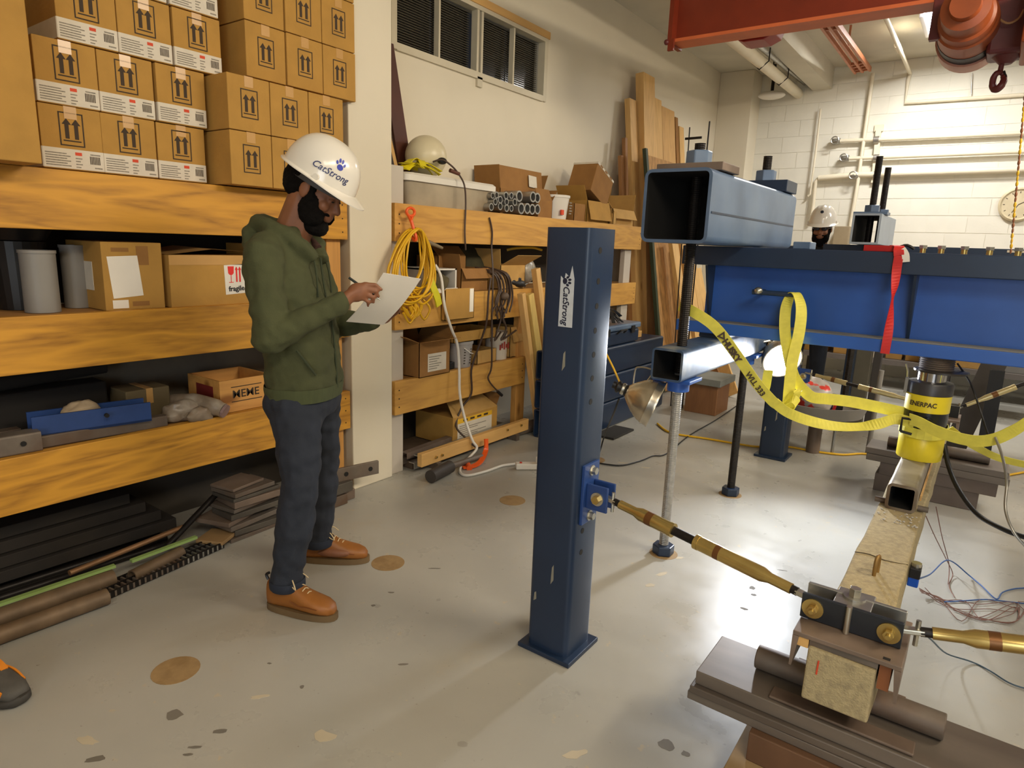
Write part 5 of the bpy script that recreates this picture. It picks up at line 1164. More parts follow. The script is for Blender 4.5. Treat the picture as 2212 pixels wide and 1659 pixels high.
# ---------------------------------------------------------------- yellow webbing
st = thing('ratchet_strap', 'yellow printed webbing strap running from the near rod through the jack', 'strap', (-.7, 3.1, .6))
SC = R_  # width direction helpers
up = V((0, 0, 1))
P = [at(1468, 660, 1, 3.0), at(1500, 675, 1, 2.97), at(1545, 707, 1, 2.99), at(1590, 765, 1, 3.03), at(1632, 825, 1, 3.07), at(1668, 866, 1, 3.1), at(1680, 875, 1, 3.12)]
D = [V((.25, 0, 1)), V((.35, 0, 1)), V((.62, 0, .9)), V((.85, 0, .6)), V((.85, .0, .55)), V((.8, 0, .6)), V((.7, 0, .8))]
MB().ribbon(P, .05, .003, D, smooth=6).build('printed_run', YSTRAP, st)
def strap_text(txt, size, f_pts, px, bold):
    a, b = f_pts; c = (a + b) / 2; x = (b - a).normalized(); n = (EYE - c); n = (n - x * n.dot(x)).normalized(); y = n.cross(x)
    return text_on(MB(), txt, size, c + n * .006, x, y, bold=bold, lift=.001)
q = strap_text('\u25B7HUSKY', .038, (at(1553, 718, 1, 2.995), at(1598, 783, 1, 3.035)), None, .0022); q.build('lettering', INK, st)
q = strap_text('WLL 333', .034, (at(1612, 803, 1, 3.05), at(1650, 856, 1, 3.085)), None, .0012); q.build('lettering', INK, st)
P = [at(1672, 868, 1, 3.12), at(1700, 890, 1, 3.14), at(1745, 908, 1, 3.18), at(1800, 920, 1, 3.23), at(1855, 922, 1, 3.28), at(1900, 915, 1, 3.3), at(1935, 905, 1, 3.33), at(1975, 915, 1, 3.322)]
D = [V((.5, 0, .8)), V((.5, 0, .9)), V((.1, .3, 1)), V((0, .6, .6)), V((0, .7, .5)), V((0, .2, 1)), V((0, 0, 1)), V((0, 0, 1))]
MB().ribbon(P, .048, .003, D, smooth=6).build('sagging_run', YSTRAP, st)
# wrap around the jack
wr = [V((JX + math.cos(a) * .094, JY + math.sin(a) * .094, .755 + .012 * math.sin(a))) for a in [PI * 1.35 - 2 * PI * i / 20 for i in range(21)]]
MB().ribbon(wr, .045, .003, up).build('jack_wrap', YSTRAP, st)
P = [at(1965, 905, 1, 3.30), at(1985, 912, 1, 3.28), at(2020, 930, 1, 3.27), at(2065, 945, 1, 3.27), at(2110, 953, 1, 3.27), at(2150, 948, 1, 3.27), at(2190, 930, 1, 3.27), at(2225, 908, 1, 3.28), at(2300, 860, 1, 3.3), at(2420, 800, 1, 3.36)]
MB().ribbon(P, .055, .003, V((0, -.35, 1)), smooth=6).build('slack_run', YSTRAP, st)
P = [at(2050, 925, 1, 3.5), at(2080, 948, 1, 3.52), at(2120, 972, 1, 3.55), at(2160, 990, 1, 3.55), at(2212, 1003, 1, 3.58), at(2260, 1012, 1, 3.6)]
MB().ribbon(P, .04, .003, V((.2, -.5, .8)), smooth=5).build('loose_tail', YSTRAP, st)
bk = at(1965, 920, 1, 3.30)
q = MB(); X1, Z1_ = .032, .03
q.tube([bk + V((-X1, 0, -Z1_)), bk + V((-X1, 0, Z1_)), bk + V((X1 + .03, 0, Z1_)), bk + V((X1 + .03, -.005, Z1_ - .01))], .006, 8).tube([bk + V((-X1, 0, -Z1_)), bk + V((X1 * .4, 0, -Z1_ - .006))], .006, 8)
q.build('black_buckle', BLKP, st, smooth=60)
# loop over the bar handle
s2 = thing('yellow_sling', 'yellow webbing sling looped over the bar handle of the load beam', 'strap', (-.78, 3.25, .8))
P = [at(1702, 880, 1, 3.2), at(1705, 840, 1, 3.2), at(1712, 780, 1, 3.24), at(1726, 720, 1, 3.27), at(1731, 670, 1, 3.30), at(1724, 640, 1, 3.33), at(1715, 632, 1, 3.345), at(1706, 642, 1, 3.36), at(1697, 670, 1, 3.33), at(1696, 720, 1, 3.29), at(1706, 780, 1, 3.25), at(1716, 815, 1, 3.23), at(1735, 842, 1, 3.22)]
D = [V((1, .1, .1)), V((1, .1, .1)), V((1, .2, .1)), V((1, .3, 0)), V((.8, .5, 0)), V((.6, .7, 0)), V((.6, .7, 0)), V((.6, .7, 0)), V((.8, .4, 0)), V((1, .2, 0)), V((1, 0, 0)), V((.8, 0, .4)), V((.5, 0, .8))]
MB().ribbon(P, .05, .003, D, smooth=6).build('hanging_loop', YSTRAP, s2)
P = [at(1735, 842, 1, 3.22), at(1755, 858, 1, 3.23), at(1790, 862, 1, 3.27), at(1840, 868, 1, 3.32), at(1900, 880, 1, 3.37), at(1955, 892, 1, 3.40)]
MB().ribbon(P, .052, .003, [V((.5, 0, .8)), V((.3, 0, 1)), V((0, 0, 1)), V((0, 0, 1)), V((0, 0, 1)), V((0, 0, 1))], smooth=6).build('run_to_jack', YSTRAP, s2)
q = MB()
P = [at(1690, 875, 1, 3.2), at(1712, 862, 1, 3.17), at(1722, 872, 1, 3.18), at(1710, 884, 1, 3.2), at(1695, 880, 1, 3.2)]
q.ribbon(P, .04, .003, V((.3, .5, .8)), smooth=5)
P = [at(1700, 868, 1, 3.2), at(1716, 845, 1, 3.18), at(1722, 850, 1, 3.18), at(1714, 870, 1, 3.2)]
q.ribbon(P, .035, .003, V((.8, .5, .3)), smooth=5)
P = [at(1660, 800, 1, 3.4), at(1655, 830, 1, 3.35), at(1652, 852, 1, 3.3), at(1672, 868, 1, 3.2)]
q.ribbon(P, .045, .003, V((1, .1, .2)), smooth=5)
q.build('knot_tails', YSTRAP, s2)
# red strap
RSTR = mat('red_webbing', (196, 36, 32), .6, var=.08, nscale=30)
s3 = thing('red_strap', 'narrow red strap hung over the near flange of the load beam', 'strap', (-.33, 3.3, 1.1))
P = [at(1942, 552, 1, 3.315), at(1938, 575, 1, 3.315), at(1933, 615, 1, 3.31), at(1928, 645, 1, 3.31), at(1924, 680, 1, 3.31), at(1918, 725, 1, 3.31), at(1911, 764, 1, 3.31)]
D = [V((1, 0, .05)), V((1, 0, 0)), V((.7, .7, 0)), V((.12, 1, 0)), V((.5, .8, 0)), V((1, .2, 0)), V((1, 0, 0))]
MB().ribbon(P, .036, .002, D, smooth=6).build('hanging_run', RSTR, s3)
q = MB(); a = at(1872, 533, 1, 3.40); b = at(1948, 535, 1, 3.40)
q.beam(V((a.x, 3.42, 1.541)), V((b.x, 3.38, 1.541)), .07, .026); q.ribbon([V((b.x - .03, 3.4, 1.556)), V((b.x - .005, 3.34, 1.552)), V((b.x - .002, 3.318, 1.535)), at(1942, 552, 1, 3.315)], .04, .003, V((1, 0, 0)), smooth=4)
q.build('folded_pad', RSTR, s3, bevel=.004)
MB().ribbon([at(1948, 538, 1, 3.32), at(1956, 550, 1, 3.315), at(1957, 566, 1, 3.315)], .028, .002, V((1, 0, .2)), smooth=3).build('white_tag', WHTP, s3)
MB().tube([at(1945, 533, 1, 3.36), at(1960, 530, 1, 3.36), at(1975, 538, 1, 3.36)], .007, 6, smooth=3).build('buckle', BLKP, s3)
# ---------------------------------------------------------------- hoses and wires
MB().tube([at(2040, 960, 1, 3.45), at(2050, 1010, 1, 3.4), at(2072, 1060, 1, 3.3), at(2110, 1110, 1, 3.2), at(2160, 1140, 1, 3.1), at(2212, 1160, 1, 3.05), at(2290, 1180, 1, 3.0), at(2400, 1200, 1, 3.0)], .010, 8, smooth=5).build('hydraulic_hose', BLKP, smooth=60, label='thick black hydraulic hose sagging from the jack to the right', cat='hose')
MB().tube([at(2150, 945, 1, 3.26), at(2165, 985, 1, 3.2), at(2175, 1040, 1, 3.1), at(2172, 1100, 1, 3.05), at(2190, 1150, 1, 3.0), at(2225, 1190, 1, 3.0)], .0055, 7, smooth=5).build('grey_cable', GALV, smooth=60, label='thin grey cable hanging from the right strap', cat='cable')
MB().tube([at(2068, 785, 1, 3.45), at(2095, 825, 1, 3.42), at(2112, 870, 1, 3.38), at(2128, 920, 1, 3.33), at(2140, 955, 1, 3.3)], .004, 6, smooth=5).build('black_sensor_cable', BLKP, smooth=60, label='thin black cable dropping beside the jack from the beam', cat='cable')
q = thing('sensor_clip', 'small sensor with a bright blue body hung on the side of the concrete beam', 'sensor', (-.06, 2.25, .33))
c = at(1978, 1252, 0, -.06)
MB().box(-.083, -.05, c.y - .022, c.y + .022, c.z - .022, c.z + .012).build('blue_body', mat('bright_blue_plastic', (18, 82, 190), .4), q, bevel=.004)
MB().box(-.083, -.048, c.y - .028, c.y + .028, c.z + .012, c.z + .05).build('black_jaw', BLKP, q, bevel=.004)
MB().cyl((-.065, c.y, c.z + .05), (-.065, c.y, c.z + .062), .016, n=12).build('screw', ZINC, q)
BLW = mat('blue_wire', (58, 96, 158), .5); BRW = mat('brown_wire', (120, 78, 62), .6)
fl = lambda x, y, z=.006: at(x, y, 2, z)
MB().tube([V((-.06, c.y, c.z)), fl(2010, 1240, .15), fl(2040, 1212, .12), fl(2060, 1215, .08), fl(2090, 1240, .02), fl(2120, 1265), fl(2152, 1294), fl(2165, 1280), fl(2190, 1272), fl(2225, 1268), fl(2300, 1250)], .003, 6, smooth=5).build('blue_wire', BLW, smooth=60, label='looped blue wire from the blue sensor along the floor', cat='wire')
MB().tube([fl(2040, 1300), fl(2080, 1298), fl(2130, 1295), fl(2180, 1300), fl(2225, 1305)], .0028, 6, smooth=5).build('blue_wire', BLW, smooth=60, label='nearly straight blue wire on the floor right of the sensor', cat='wire')
MB().tube([fl(2000, 1372, .3), fl(2015, 1385, .2), fl(2045, 1412, .05), fl(2100, 1430), fl(2140, 1450), fl(2180, 1475), fl(2225, 1490), fl(2300, 1510)], .003, 6, smooth=5).build('grey_blue_wire', mat('grey_blue_wire', (70, 92, 110), .5), smooth=60, label='grey-blue wire hanging under the right gold brace', cat='wire')
rw = random.Random(31)
wt = thing('wire_tangle', 'loose tangle of thin brown wires on the floor right of the concrete beam', 'wires', (.05, 2.4, 0))
for k in range(7):
    P = [fl(1990 + rw.uniform(-5, 8), 1275 + rw.uniform(-6, 6), .03), fl(2030, 1295 + rw.uniform(-8, 8))]
    for x in (2080, 2130, 2180, 2212): P.append(fl(x + rw.uniform(-15, 15), 1312 + rw.uniform(-18, 30)))
    if k % 2: P += [fl(2190, 1345), fl(2120, 1335), fl(2060, 1318)]
    MB().tube(P, .0016, 5, smooth=5).build('wire', BRW, wt, smooth=60)
MB().tube([fl(2000, 1115, .45), fl(2020, 1160, .3), fl(2045, 1210, .1), fl(2058, 1240), fl(2050, 1265), fl(2062, 1290)], .002, 5, smooth=5).build('wire', BRW, wt, smooth=60)
MB().tube([fl(2022, 1095, .45), fl(2035, 1160, .25), fl(2050, 1220, .05), fl(2048, 1262)], .002, 5, smooth=5).build('wire', BRW, wt, smooth=60)
# ================================================================ CRANE, CEILING SERVICES, FAR WALL FITTINGS
gy = 4.95
t = thing('crane_girder', 'orange steel crane girder crossing the top right of the picture', 'crane', (0, gy, 3.02))
gx0 = at(1448, 90, 1, gy - .09).x
g0 = at(1448, 92, 1, gy - .09).z
MB().box(gx0, 5.5, gy - .09, gy + .09, g0, g0 + .022).build('bottom_flange', mat('crane_flange_paint', (206, 104, 58), .5, var=.1), t)
MB().box(gx0, 5.5, gy - .09, gy + .09, g0 + .40, g0 + .42).build('top_flange', CRANE, t)
MB().box(gx0 + .0, 5.5, gy - .02, gy + .02, g0 + .022, g0 + .4).build('web', CRANE, t)
MB().box(gx0 - .02, gx0 + .012, gy - .10, gy + .10, g0 - .015, g0 + .42).build('end_plate', CRANE, t)
MB().box(gx0 - .01, gx0 + .035, gy - .11, gy - .09, g0 - .06, g0 + .02).build('end_stop', CRANE, t)
MB().ell((gx0 - .02, gy - .11, g0 + .0), (.02, .02, .02), n=10, k=7).build('end_bolt', MAROON, t, smooth=50)
p, q_ = at(1600, 70, 1, gy + .22), at(1692, 60, 1, gy + .22)
zb = at(1640, 95, 1, gy + .22).z
t2 = thing('end_truck', 'red rounded wheel box hanging behind the crane girder', 'crane part', (p.x, gy + .25, zb))
pts = [(0, .35), (0, .06), (.02, .015), (.06, 0), ((q_.x - p.x) - .1, 0), ((q_.x - p.x) - .03, .03), ((q_.x - p.x), .12), ((q_.x - p.x), .35)]
MB().prism(pts, (p.x, gy + .32, zb), (1, 0, 0), (0, 0, 1), .2).build('housing', mat('red_enamel', (150, 30, 24), .4), t2, bevel=.006)
MB().box(p.x, q_.x, gy + .1, gy + .36, zb + .34, zb + .38).build('hanger_plate', CRANE, t2)
# hoist
h = thing('electric_hoist', 'orange electric chain hoist with a hanging hook, top right corner', 'hoist', (-.2, 4.9, 2.5))
fb = at(2093, 157, 1, 5.2); rr = .172; cz = fb.z + rr; cx_ = fb.x - .02
prof = [(.02, -.0), (.07, .0), (.075, .05), (.115, .06), (.12, .2), (.135, .21), (.14, .3), (.15, .31), (.155, .5)]
MB().lathe(prof, (cx_, 4.42, cz), (0, 1, 0), 36).build('motor_housing', CRANE2, h, smooth=30)
MB().lathe([(.158, .5), (.16, .62)], (cx_, 4.42, cz), (0, 1, 0), 36).build('black_band', BLKP, h, smooth=30)
MB().lathe([(.172, .62), (.172, .78), (.14, .86), (.05, .9)], (cx_, 4.42, cz), (0, 1, 0), 36).build('gear_housing', mat('pinkish_housing', (190, 132, 110), .5, var=.12), h, smooth=30)
MB().cyl((cx_ + .01, 4.42 + .8, cz - .16), (cx_ + .01, 4.42 + .8, cz - .14), .012, n=10).build('drain_plug', INK, h)
px0 = at(2010, 60, 1, 4.75).x
MB().box(px0, px0 + .18, 4.72, 4.77, at(2020, 88, 1, 4.75).z, g0 + .02).build('trolley_plate', MAROON, h, bevel=.004)
MB().box(px0 + .02, px0 + .18, 5.1, 5.14, at(2020, 70, 1, 5.1).z, g0 + .02).build('trolley_plate', MAROON, h, bevel=.004)
bp0 = at(2140, 60, 1, 4.95).x; bz0 = at(2165, 138, 1, 4.95).z
MB().box(bp0, bp0 + .24, 4.85, 5.1, bz0 + .04, g0 - .03).build('chain_block', MAROON, h, bevel=.02)
MB().lathe([(.03, 0), (.085, .05), (.1, .12), (.1, .2)], (bp0 + .1, 4.97, bz0 - .0), (0, 0, 1), 22).build('hook_block', MAROON, h, smooth=30)
MB().box(bp0 + .16, bp0 + .55, 4.6, 5.15, bz0 + .02, g0 - .02).build('control_box', CRANE2, h, bevel=.015)
MB().box(bp0 + .22, bp0 + .5, 4.585, 4.6, bz0 + .06, bz0 + .2).build('rating_plate', mat('pink_plate', (206, 160, 140), .5), h)
hk = at(2162, 142, 1, 4.97); hz = at(2160, 195, 1, 4.97).z
L = hk.z - hz; q = MB(); pts = []
pts = [hk + V((.004, 0, .03)), hk + V((.002, 0, -.1 * L))]
for k in range(13):
    a = PI / 2 + 2 * PI * k / 12.6; pts.append(hk + V((.026 * math.cos(a), .012 * math.sin(2 * a), -.6 * L + .34 * L * math.sin(a))))
q.tube(pts, [.014, .015, .016, .017, .019, .021, .021, .019, .016, .013], 10, smooth=3).build('hook', MAROON, h, smooth=60)
q = MB(); q.tube([hk + V((.02, 0, -.22 * L)), hk + V((.034, 0, -.5 * L))], .006, 6).build('safety_latch', BLKP, h)
a = at(2150, -20, 1, 4.8); MB().tube([at(2140, -10, 1, 4.8), at(2150, 30, 1, 4.8), at(2175, 50, 1, 4.8), at(2200, 40, 1, 4.8), at(2212, 20, 1, 4.8)], .006, 6, smooth=4).build('control_cable', mat('tan_cable', (170, 128, 84), .6), h, smooth=60)
ch = thing('pull_chain', 'thin yellow and brown pendant chain hanging at the right edge', 'chain', (0, 5, 1.5))
a, b = at(2211, 240, 1, 4.2), at(2183, 548, 1, 4.2); a = a + (a - b) * .7
q = MB(); n = 46
for k in range(n):
    c = a.lerp(b, (k + .5) / n); s = .005 if k % 2 else .0065; q.ell(c, (s, s, (a - b).length / n * .56), n=6, k=5, m=(k // 3) % 2)
q.build('links', [YCORD, mat('brown_chain', (140, 84, 48), .5)], ch, smooth=60)
# ceiling services
ZP = mat('white_pipe_paint', (224, 214, 190), .5, var=.04)
def run(name, label, cat, pts, r, m=ZP, group=None, n=10, smooth=0): return MB().tube(pts, r, n, smooth=smooth).build(name, m, smooth=50, label=label, cat=cat, group=group)
a = at(1592, 92, 1, 6.6); b = at(1725, 203, 1, YF)
run('ceiling_pipe', 'thick white pipe running along under the ceiling beside the concrete rib', 'pipe', [a + (a - b) * .8, b], .06, n=18)
a = at(1625, 88, 1, 6.9); b = at(1738, 180, 1, YF); run('ceiling_conduit', 'thin grey conduit in the dark gap beside the concrete rib', 'conduit', [a, b], .025, GALV)
a = at(1608, 92, 1, 6.9); b = at(1715, 182, 1, YF); run('ceiling_conduit', 'thin grey conduit between the thick pipe and the concrete rib', 'conduit', [a, b], .018, GALV)
for k, f in enumerate((.3, .62)):
    a = at(1592, 92, 1, 6.6); b = at(1725, 203, 1, YF); c = a.lerp(b, f)
    MB().tube([c + V((-.09, 0, .3)), c + V((-.09, 0, 0)), c + V((0, 0, -.075)), c + V((.09, 0, 0)), c + V((.09, 0, .3))], .007, 6).build('pipe_hanger', BLACKST, label='wire hanger around the thick ceiling pipe, %s' % ('nearer', 'farther')[k], cat='hanger')
r_ = thing('festoon_rails', 'three orange parallel rails with ties under the ceiling', 'rails', (-1.6, 8, 3.75))
a0, a1 = at(1768, 45, 1, 6.6), at(1848, 156, 1, 9.5); c0, c1 = at(1802, 42, 1, 6.6), at(1880, 150, 1, 9.5)
OR = mat('rail_orange', (186, 116, 80), .5, var=.15)
for f in (0, .5, 1): MB().beam(a0.lerp(c0, f), a1.lerp(c1, f), .025, .05).build('rail', OR, r_)
for f in (.06, .12, .8, .86, .93, .98): MB().beam(a0.lerp(a1, f), c0.lerp(c1, f), .03, .03).build('tie', OR, r_)
for f in (.1, .5, .95):
    m_ = a0.lerp(a1, f).lerp(c0.lerp(c1, f), .5); MB().beam(m_, V((m_.x, m_.y, ZC)), .02, .02, up=(1, 0, 0)).build('hanger', OR, r_)
wy = YF - .03
a = at(1908, 25, 1, 7.2); b = at(1966, 158, 1, wy)
pts = [a, b, at(1962, 172, 1, wy), at(1955, 222, 1, wy), at(2212, 205, 1, wy), at(2400, 193, 1, wy)]
run('wall_conduit', 'white conduit crossing the ceiling and dropping to a level run high on the far wall', 'conduit', pts, .022)
MB().cyl(at(1938, 96, 1, 8.6), at(1944, 110, 1, 8.75), .032, n=12).build('conduit_coupling', ZP, label='coupling on the ceiling conduit right of the orange rails', cat='coupling', smooth=40)
pts = [at(2100, 158, 1, wy), at(2098, 205, 1, wy)]; run('wall_conduit', 'short thin drop above the level conduit, under the hoist', 'conduit', pts, .006, GALV)
lf = thing('ceiling_light', 'lit rectangular ceiling light beside the hoist', 'ceiling light', (-.93, 8.35, 3.78))
la, lb = at(1984, 40, 2, 3.755), at(1998, 86, 2, 3.755)
MB().box(la.x, la.x + .34, lb.y - .04, la.y, 3.76, ZC).build('housing', WHTP, lf, bevel=.01)
MB().box(la.x + .05, la.x + .3, lb.y, la.y - .12, 3.752, 3.761).build('diffuser', mat('lit_diffuser', (232, 234, 255), .5, emit=14, var=0), lf)
e_ = at(1667, 206, 1, 9.2)
d_ = thing('dome_light', 'small white oval fitting hanging beside the far corner column', 'lamp', e_)
MB().ell(e_, (.17, .12, .05), n=24, k=12).build('dome', WHTP, d_, smooth=60)
MB().cyl(e_ + V((0, 0, .03)), V((e_.x, e_.y, ZC)), .02, n=10).build('stem', BLACKST, d_)
# far wall pipes
pw = YF - .07
def wallrun(label, pts, r, name='wall_pipe', group='pipes on the far wall'): return run(name, label, 'pipe', [at(x, y, 1, pw) for x, y in pts], r, ZP, group)
wallrun('top horizontal pipe on the far wall', [(1806, 305), (1903, 301), (2212, 287), (2500, 274)], .024)
wallrun('second horizontal pipe from the top on the far wall', [(1820, 343), (2212, 327), (2500, 315)], .024)
wallrun('third horizontal pipe from the top, thickest', [(1768, 385), (1850, 378), (2212, 366), (2500, 357)], .036)
wallrun('elbow pipe turning down left of the thickest wall pipe', [(1768, 385), (1762, 392), (1757, 440), (1752, 475)], .022)
wallrun('tall vertical conduit crossing the wall pipes', [(1886, 158), (1872, 260), (1862, 330), (1852, 400), (1838, 480), (1825, 560)], .022)
wallrun('thin vertical conduit left of the pipes', [(1773, 235), (1762, 330), (1750, 420), (1745, 424)], .012)
for k, (x, y) in enumerate(((1806, 305), (1825, 342), (1845, 380))):
    c = at(x, y, 1, pw); v = thing('pipe_valve', 'small valve at the left end of the %s wall pipe' % ('top', 'second', 'third')[k], 'valve', c, 'valves on the wall pipes')
    MB().cyl(c + V((-.05, 0, 0)), c + V((.05, 0, 0)), .036, n=12).build('body', GALV, v, smooth=40)
    MB().cyl(c, c + V((0, -.08, 0)), .012, n=8).build('stem', GALV, v)
    MB().tube([c + V((.045 * math.cos(a), -.08, .045 * math.sin(a))) for a in [2 * PI * i / 12 for i in range(13)]], .008, 6).build('handwheel', GALV, v, smooth=50)
br = thing('pipe_bracket', 'pale strut bracket carrying the wall pipes', 'bracket', at(1895, 330, 1, YF))
c0, c1 = at(1898, 280, 1, YF - .03), at(1888, 395, 1, YF - .03)
MB().beam(c0, c1, .06, .05, up=(0, 1, 0)).build('strut', ZP, br)
for y in (302, 341, 377): c = at(1893, y, 1, YF - .06); MB().cyl(c + V((-.03, 0, 0)), c + V((.03, 0, 0)), .045, n=14).build('pipe_clamp', GALV, br, smooth=40)
MB().box(c0.x - .05, c0.x + .05, YF - .03, YF, c0.z - .02, c0.z + .06).build('head_plate', ZP, br)
cc = at(2200, 442, 1, YF - .03)
ck = thing('wall_clock', 'round cream wall clock at the right edge of the far wall', 'clock', cc)
MB().lathe([(.19, 0), (.19, .035), (.17, .05), (.155, .035)], cc + V((0, .03, 0)), (0, -1, 0), 36).build('rim', mat('clock_rim', (206, 192, 160), .4), ck, smooth=40)
MB().cyl(cc + V((0, .03, 0)), cc + V((0, -.002, 0)), .156, n=36).build('dial', mat('clock_dial', (230, 222, 200), .4), ck)
MB().beam(cc + V((0, -.006, 0)), cc + V((.07, -.006, .04)), .008, .004, up=(0, 1, 0)).beam(cc + V((0, -.006, 0)), cc + V((-.05, -.006, -.09)), .006, .004, up=(0, 1, 0)).build('hands', INK, ck)
for i in range(12):
    a = 2 * PI * i / 12; d = V((math.cos(a), 0, math.sin(a))); MB().beam(cc + V((0, -.004, 0)) + d * .125, cc + V((0, -.004, 0)) + d * .145, .008, .003, up=(0, 1, 0)).build('hour_mark', INK, ck)

bx = at(1825, 510, 1, YF - .1); MB().box(bx.x - .12, bx.x + .06, YF - .2, YF, .9, bx.z + .12).build('wall_cabinet', mat('tan_grey_cabinet', (150, 134, 106), .6), label='narrow tan cabinet on the far wall behind the second man', cat='cabinet', bevel=.006)

# ================================================================ SECOND FRAME BEHIND
f2 = 'second test frame'
t = thing('box_section', 'small open steel box section standing beyond the beam with two tall rods', 'steel beam', (-.9, 6.4, 1.6))
x0, x1 = at(1843, 462, 1, 6.0).x, at(1906, 460, 1, 6.0).x; zt, zb = 1.842, 1.602
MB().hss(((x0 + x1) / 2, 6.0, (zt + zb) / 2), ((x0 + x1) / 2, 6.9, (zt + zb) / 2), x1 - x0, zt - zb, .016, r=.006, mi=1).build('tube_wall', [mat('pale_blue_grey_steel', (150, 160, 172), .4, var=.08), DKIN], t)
MB().box(x0 - .02, x1 + .02, 6.12, 6.3, zt, zt + .02).build('bearing_plate', BLUEH, t)
xm = (x0 + x1) / 2
for k, (y, px, py) in enumerate(((6.2, 1897, 338), (6.75, 1922, 362))):
    top = at(px, py, 1, y); t = thing('anchor_rod', 'black rod rising above the far box section, %s one' % ('nearer', 'farther')[k], 'rod', (xm, y, 0), 'rods of the second frame')
    threaded(MB(), (xm, y, 0), (xm, y, top.z), .026, .012).build('rod', BLACKST, t)
    MB().hexnut((xm, y, zt + .02), (xm, y, zt + .075), .06).build('locking_nut', BLUEH, t, bevel=.004)
t = thing('load_beam', 'second dark blue beam just showing beyond the first', 'steel beam', (.4, 6.45, 1.2))
MB().box(x0 - .25, 2.2, 6.3, 6.6, 1.54, 1.6).build('top_flange', BLUE, t)
MB().box(x0 - .25, 2.2, 6.3, 6.6, 1.15, 1.2).build('bottom_flange', BLUE, t)
MB().box(x0 - .2, 2.2, 6.44, 6.46, 1.2, 1.54).build('web', BLUE, t)
MB().box(.05, .2, 6.296, 6.3, 1.575, 1.592).build('cream_label', LABEL, t)
bb_ = at(1738, 530, 1, 3.5)
t = MB().box(bb_.x - .04, bb_.x + .04, 3.44, 3.56, 1.5275, 1.562).build('blue_block', BLUEH, label='small blue block lying on the beam top beside the large box section', cat='block', bevel=.004)
# legs and clutter seen under the beam
for k, (px, w_, m_, lab) in enumerate(((1823, .07, BLUE, 'dark blue steel leg behind the left sling run'), (1852, .12, mat('olive_grey_steel', (88, 84, 72), .6), 'wide olive-grey steel leg under the second beam'), (1882, .06, mat('dark_grey_leg', (60, 56, 54), .6), 'slim dark grey leg right of the olive one'))):
    p = at(px, 860, 1, 6.3 + .1 * k); MB().box(p.x - w_ / 2, p.x + w_ / 2, 6.3 + .1 * k, 6.4 + .1 * k, 0, 1.15).build('frame_leg', m_, label=lab, cat='leg', bevel=.004)
p = at(1905, 800, 1, 5.6); q_ = at(1880, 940, 1, 5.6); MB().cyl(p, (q_.x, 5.6, 0), .018, n=12).build('slanted_strut', GREYP, smooth=40, label='thin grey strut slanting down left of the jack', cat='strut')
p = at(2155, 800, 1, 5.9); q_ = at(2130, 950, 1, 5.9); MB().beam(p, V((q_.x, 5.9, 0)), .09, .05, up=(0, 1, 0)).build('frame_leg', BLKP, label='black slanted leg right of the jack', cat='leg')
p = at(2120, 860, 1, 6.3); MB().beam(V((p.x + .12, 6.3, 1.1)), V((p.x - .12, 6.3, 0)), .16, .05, up=(0, 1, 0)).build('frame_leg', mat('charcoal_leg', (62, 58, 56), .7), label='broad charcoal leg behind the right yellow strap', cat='leg')
# low rack at the far wall with lumber and boxes
rk = thing('storage_rack', 'low grey steel rack along the far wall under the beam', 'rack', (.3, 9.1, 0))
for z in (.28, .62, .95):
    MB().box(-1.9, 2.2, 8.7, 9.4, z, z + .06).build('shelf_board', mat('rack_grey', (112, 104, 98), .6, var=.1), rk)
for x in (-1.85, -.55, .75, 2.1):
    MB().box(x, x + .06, 8.72, 8.78, 0, 1.25).build('upright', mat('rack_post', (70, 66, 66), .6), rk)
    MB().box(x, x + .06, 9.3, 9.36, 0, 1.25).build('upright', MATS['rack_post'], rk)
rr_ = random.Random(77); mats_ = (PINEY, CARD, LABEL, RUST2, CARD2, GREYP, CARD3)
tones = ('pale timber', 'brown carton', 'white carton', 'rusty steel piece', 'light carton', 'grey steel piece', 'dark brown carton')
lv = ('lower', 'middle', 'upper')
for li, z in enumerate((.34, .68, 1.01)):
    x = -1.8
    k = 0
    while x < 1.2:
        w_ = rr_.uniform(.14, .3); h_ = rr_.uniform(.06, .22); mi = rr_.randrange(7)
        MB().box(x, x + w_, 8.74 + rr_.uniform(0, .08), 9.2, z, z + h_).build('stored_item', mats_[mi], bevel=.004, label='%s on the %s board of the far rack, %s from its left end' % (tones[mi], lv[li], ('first', 'second', 'third', 'fourth', 'fifth', 'sixth', 'seventh', 'eighth', 'ninth', 'tenth', 'eleventh', 'twelfth', 'thirteenth', 'fourteenth')[k]), cat='stored item', group='things stored on the far rack')
        x += w_ + rr_.uniform(.01, .08); k += 1
for k in range(6):
    x = .15 + k * .02; MB().box(-.15 + .03 * k, .55 + .02 * k, 7.9 + .03 * k, 8.05 + .03 * k, .75 + k * .05, .79 + k * .05).build('lumber_piece', (PINEX := wood('far_lumber', (206, 150, 96), (140, 84, 44), 0)), label='short orange lumber piece in the pile right of the jack, layer %s from the bottom' % ('one', 'two', 'three', 'four', 'five', 'six')[k], cat='lumber', group='lumber pile right of the jack')
MB().box(-.3, .9, 7.75, 8.35, .68, .748).build('work_table', mat('table_grey', (110, 102, 92), .7), label='low grey table top under the orange lumber pile', cat='table')
tb = bpy.data.objects['work_table']
for x in (-.27, .81):
    for y in (7.78, 8.26): MB().box(x, x + .06, y, y + .06, 0, .68).build('leg', MATS['rack_post'], tb)
for o in tb.children: o.location = -tb.location if False else o.location
